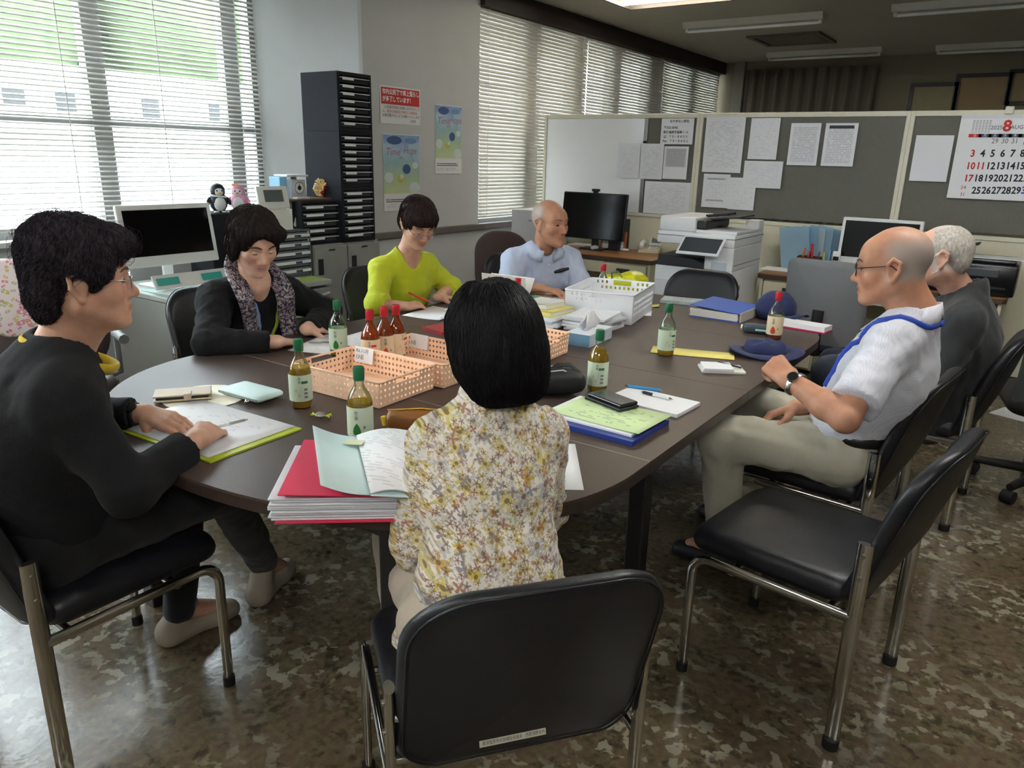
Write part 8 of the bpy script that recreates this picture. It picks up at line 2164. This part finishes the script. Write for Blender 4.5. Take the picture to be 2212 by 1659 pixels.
for sg in (-1, 1):
    lp = spline([neck-F*0.10-Zu*0.012, neck+Rt*sg*0.07-F*0.085-Zu*0.014, neck+Rt*sg*0.115+F*0.0-Zu*0.03, neck+Rt*sg*0.120+F*0.07-Zu*0.07, chest+Rt*sg*0.075+F*0.155+Zu*0.08, chest+Rt*sg*0.03+F*0.17-Zu*0.08], 6)
    lp = snap(so, lp, 0.0045, P.base)
    chain('lanyard', lp, 0.0085, mat('blue_lanyard', (44, 74, 176), 0.6), P.t, P.base, 10, (1.0, 0.5), tuple(nrm(Zu+0.2*F)))
face_bits(H, P.t, P.base, (90, 84, 80), 0.0028, 'slit', P.skin); glasses(H, P.t, P.base, mat('dark_frame', (36, 28, 26), 0.3), 0.0017, (0.023, 0.017))
watch(lerp(wL, eL, 0.10), wL-eL, A(0.30, -0.80, 0.55), 0.034, P.t, P.base, mat('steel_bracelet', (196, 196, 194), 0.25, 0.9), M_CHROME)

# ================================================================== grey-haired man in the dark jacket
P = Person('person in a dark charcoal jacket with white hair and a face mask, partly hidden', (-0.28, 3.52), SK_M2, 0.0055)
F = nrm(A(-1.0, -0.05, 0)); Rt = right_of(F)
pel, chest, neck = A(-0.28, 3.55, 0.51), A(-0.20, 3.50, 0.80), A(-0.215, 3.475, 0.96)
H = Head(tuple(atd(2030, 553, 2.93)), (-0.97, -0.14, -0.06), 1.03)
SL, SR = neck-Rt*0.17+A(0.0, 0, -0.075)-F*0.02, neck+Rt*0.17+A(0.0, 0, -0.075)-F*0.02
eL, eR = SL+A(-0.06, -0.05, -0.26), SR+A(-0.06, 0.05, -0.26)
wL, wR = A(-0.50, 3.30, 0.72), eR+F*0.22
P.pr += H.prims(); P.cu += H.cuts(); P.at = H.atts(lambda q: 0.95*np.clip((0.042-q[:, 1])/0.03, 0, 1)*np.clip((q[:, 2]+0.06)/0.03, 0, 1)*(np.abs(q[:, 0]) < 0.0785))
torso_skin(P, pel, chest, neck, F, SL, SR); P.limb([neck, H.p(0, -0.022, -0.055)], [0.06, 0.058], 0.03)
for s_, S_, e_, w_ in ((1, SR, eR, wR), (-1, SL, eL, wL)):
    P.limb([S_, e_, w_], [0.05, 0.042, 0.030]); P.pr += hand(s_, w_, A(-0.9, 0.2*s_, -0.2), Zu, 1.0, curl=(0.6, 0.6, 0.3))
kL, kR = A(-0.63, 3.27, 0.615), A(-0.68, 3.62, 0.57)
lower(P, pel+A(0, 0, 0.03), F, [kR, kL], [A(-0.70, 3.62, 0.10), A(kL[0], kL[1]+0.03, 0.10)], cloth('dark_denim', (34, 44, 58)), shoes=M_BLACKP, h=0.009)
P.body()
M_JACK = cloth('charcoal_jacket', (38, 40, 42), rough=0.85)
jk = [(cone(pel+A(0.02, 0, -0.02), chest, 0.185, 0.175, (F, 0.80)), 0.06), (cone(chest, neck-Zu*0.03, 0.168, 0.085, (F, 0.78)), 0.07), (cone(neck-Zu*0.04, neck+Zu*0.03-F*0.01, 0.082, 0.075), 0.03)]
for S_, e_, w_ in ((SR, eR, wR), (SL, eL, wL)):
    jk += [(cone(lerp(neck-Zu*0.02, S_, 0.3), S_, 0.064, 0.066), 0.06), (cone(S_, e_, 0.070, 0.064), 0.05), (cone(e_, lerp(e_, w_, 0.9), 0.064, 0.048, cutb=True), 0.03)]
P.wear('jacket', jk, M_JACK, 0.0075, cuts=[(cone(neck+F*0.02-Zu*0.0, neck+Zu*0.12, 0.064, 0.072), 0.005)], ripple=[(0.005, 0.12, 101)])
M_WHAIR = hair_mat('white_grey_hair', (150, 144, 136), (196, 190, 182), 0.6, (150, 150, 60), 0.6)
P.wear('hair', [(H.e((0, -0.0165, 0.032), (0.0772, 0.0968, 0.0855)), 0.02), (H.e((0, -0.060, -0.016), (0.062, 0.046, 0.056)), 0.02)], M_WHAIR, 0.005,
       cuts=[(H.e((0, 0.090, 0.02), (0.10, 0.075, 0.12)), 0.02), (H.e((0, 0.03, 0.13), (0.05, 0.08, 0.035)), 0.01), (H.e((0.085, -0.004, -0.022), (0.028, 0.026, 0.034)), 0.006), (H.e((-0.085, -0.004, -0.022), (0.028, 0.026, 0.034)), 0.006)], ripple=[(0.0012, 0.02, 111)])
P.wear('face_mask', [(H.e((0, 0.066, -0.055), (0.052, 0.044, 0.046)), 0.01)], mat('mask_white', (232, 234, 236), 0.8), 0.005, cuts=[(H.e((0, -0.03, -0.02), (0.2, 0.075, 0.2)), 0.005)])
for sg in (-1, 1): chain('mask_strap', spline([H.p(sg*0.050, 0.055, -0.035), H.p(sg*0.072, 0.02, 0.005), H.p(sg*0.080, -0.012, 0.018), H.p(sg*0.083, -0.024, -0.01), H.p(sg*0.074, 0.0, -0.045), H.p(sg*0.05, 0.05, -0.075)], 6), 0.0018, M_CORD, P.t, P.base, 6)
face_bits(H, P.t, P.base, (150, 146, 140), 0.0024, 'slit', P.skin)

# pink drawstring bag on the left office chair
t = thing('drawstring_bag', 'white drawstring bag with coloured dots hanging on the office chair at the left', 'bag', (-3.15, 1.235, 0.72), 0.9)
bm = B(); cushion(bm, rrect(0.17, 0.30, (0.03, 0.03, 0.05, 0.05), 5), 0.07, 0.5, lambda u, v, w: Vector((u*(1-0.45*max(0, v/0.15)**2), w, 0.17+v))); bmesh.ops.remove_doubles(bm, verts=bm.verts, dist=0.0002)
obj('bag', bm, dots_mat('dotted_bag', (240, 228, 230), ((206, 70, 90), (206, 190, 60), (170, 186, 130), (222, 120, 140)), 22, 2, 0.2, (1, 0, 0), (0, 0, 1), 0.32), t, 60)
bm = B(); tube(bm, [Vector(tuple(p)) for p in spline([(-0.05, -0.01, 0.30), (-0.11, -0.02, 0.37), (-0.15, -0.02, 0.34), (-0.16, -0.02, 0.27)], 6)], 0.008, 8); obj('handle', bm, mat('pink_cord', (228, 190, 190), 0.6), t, 60)
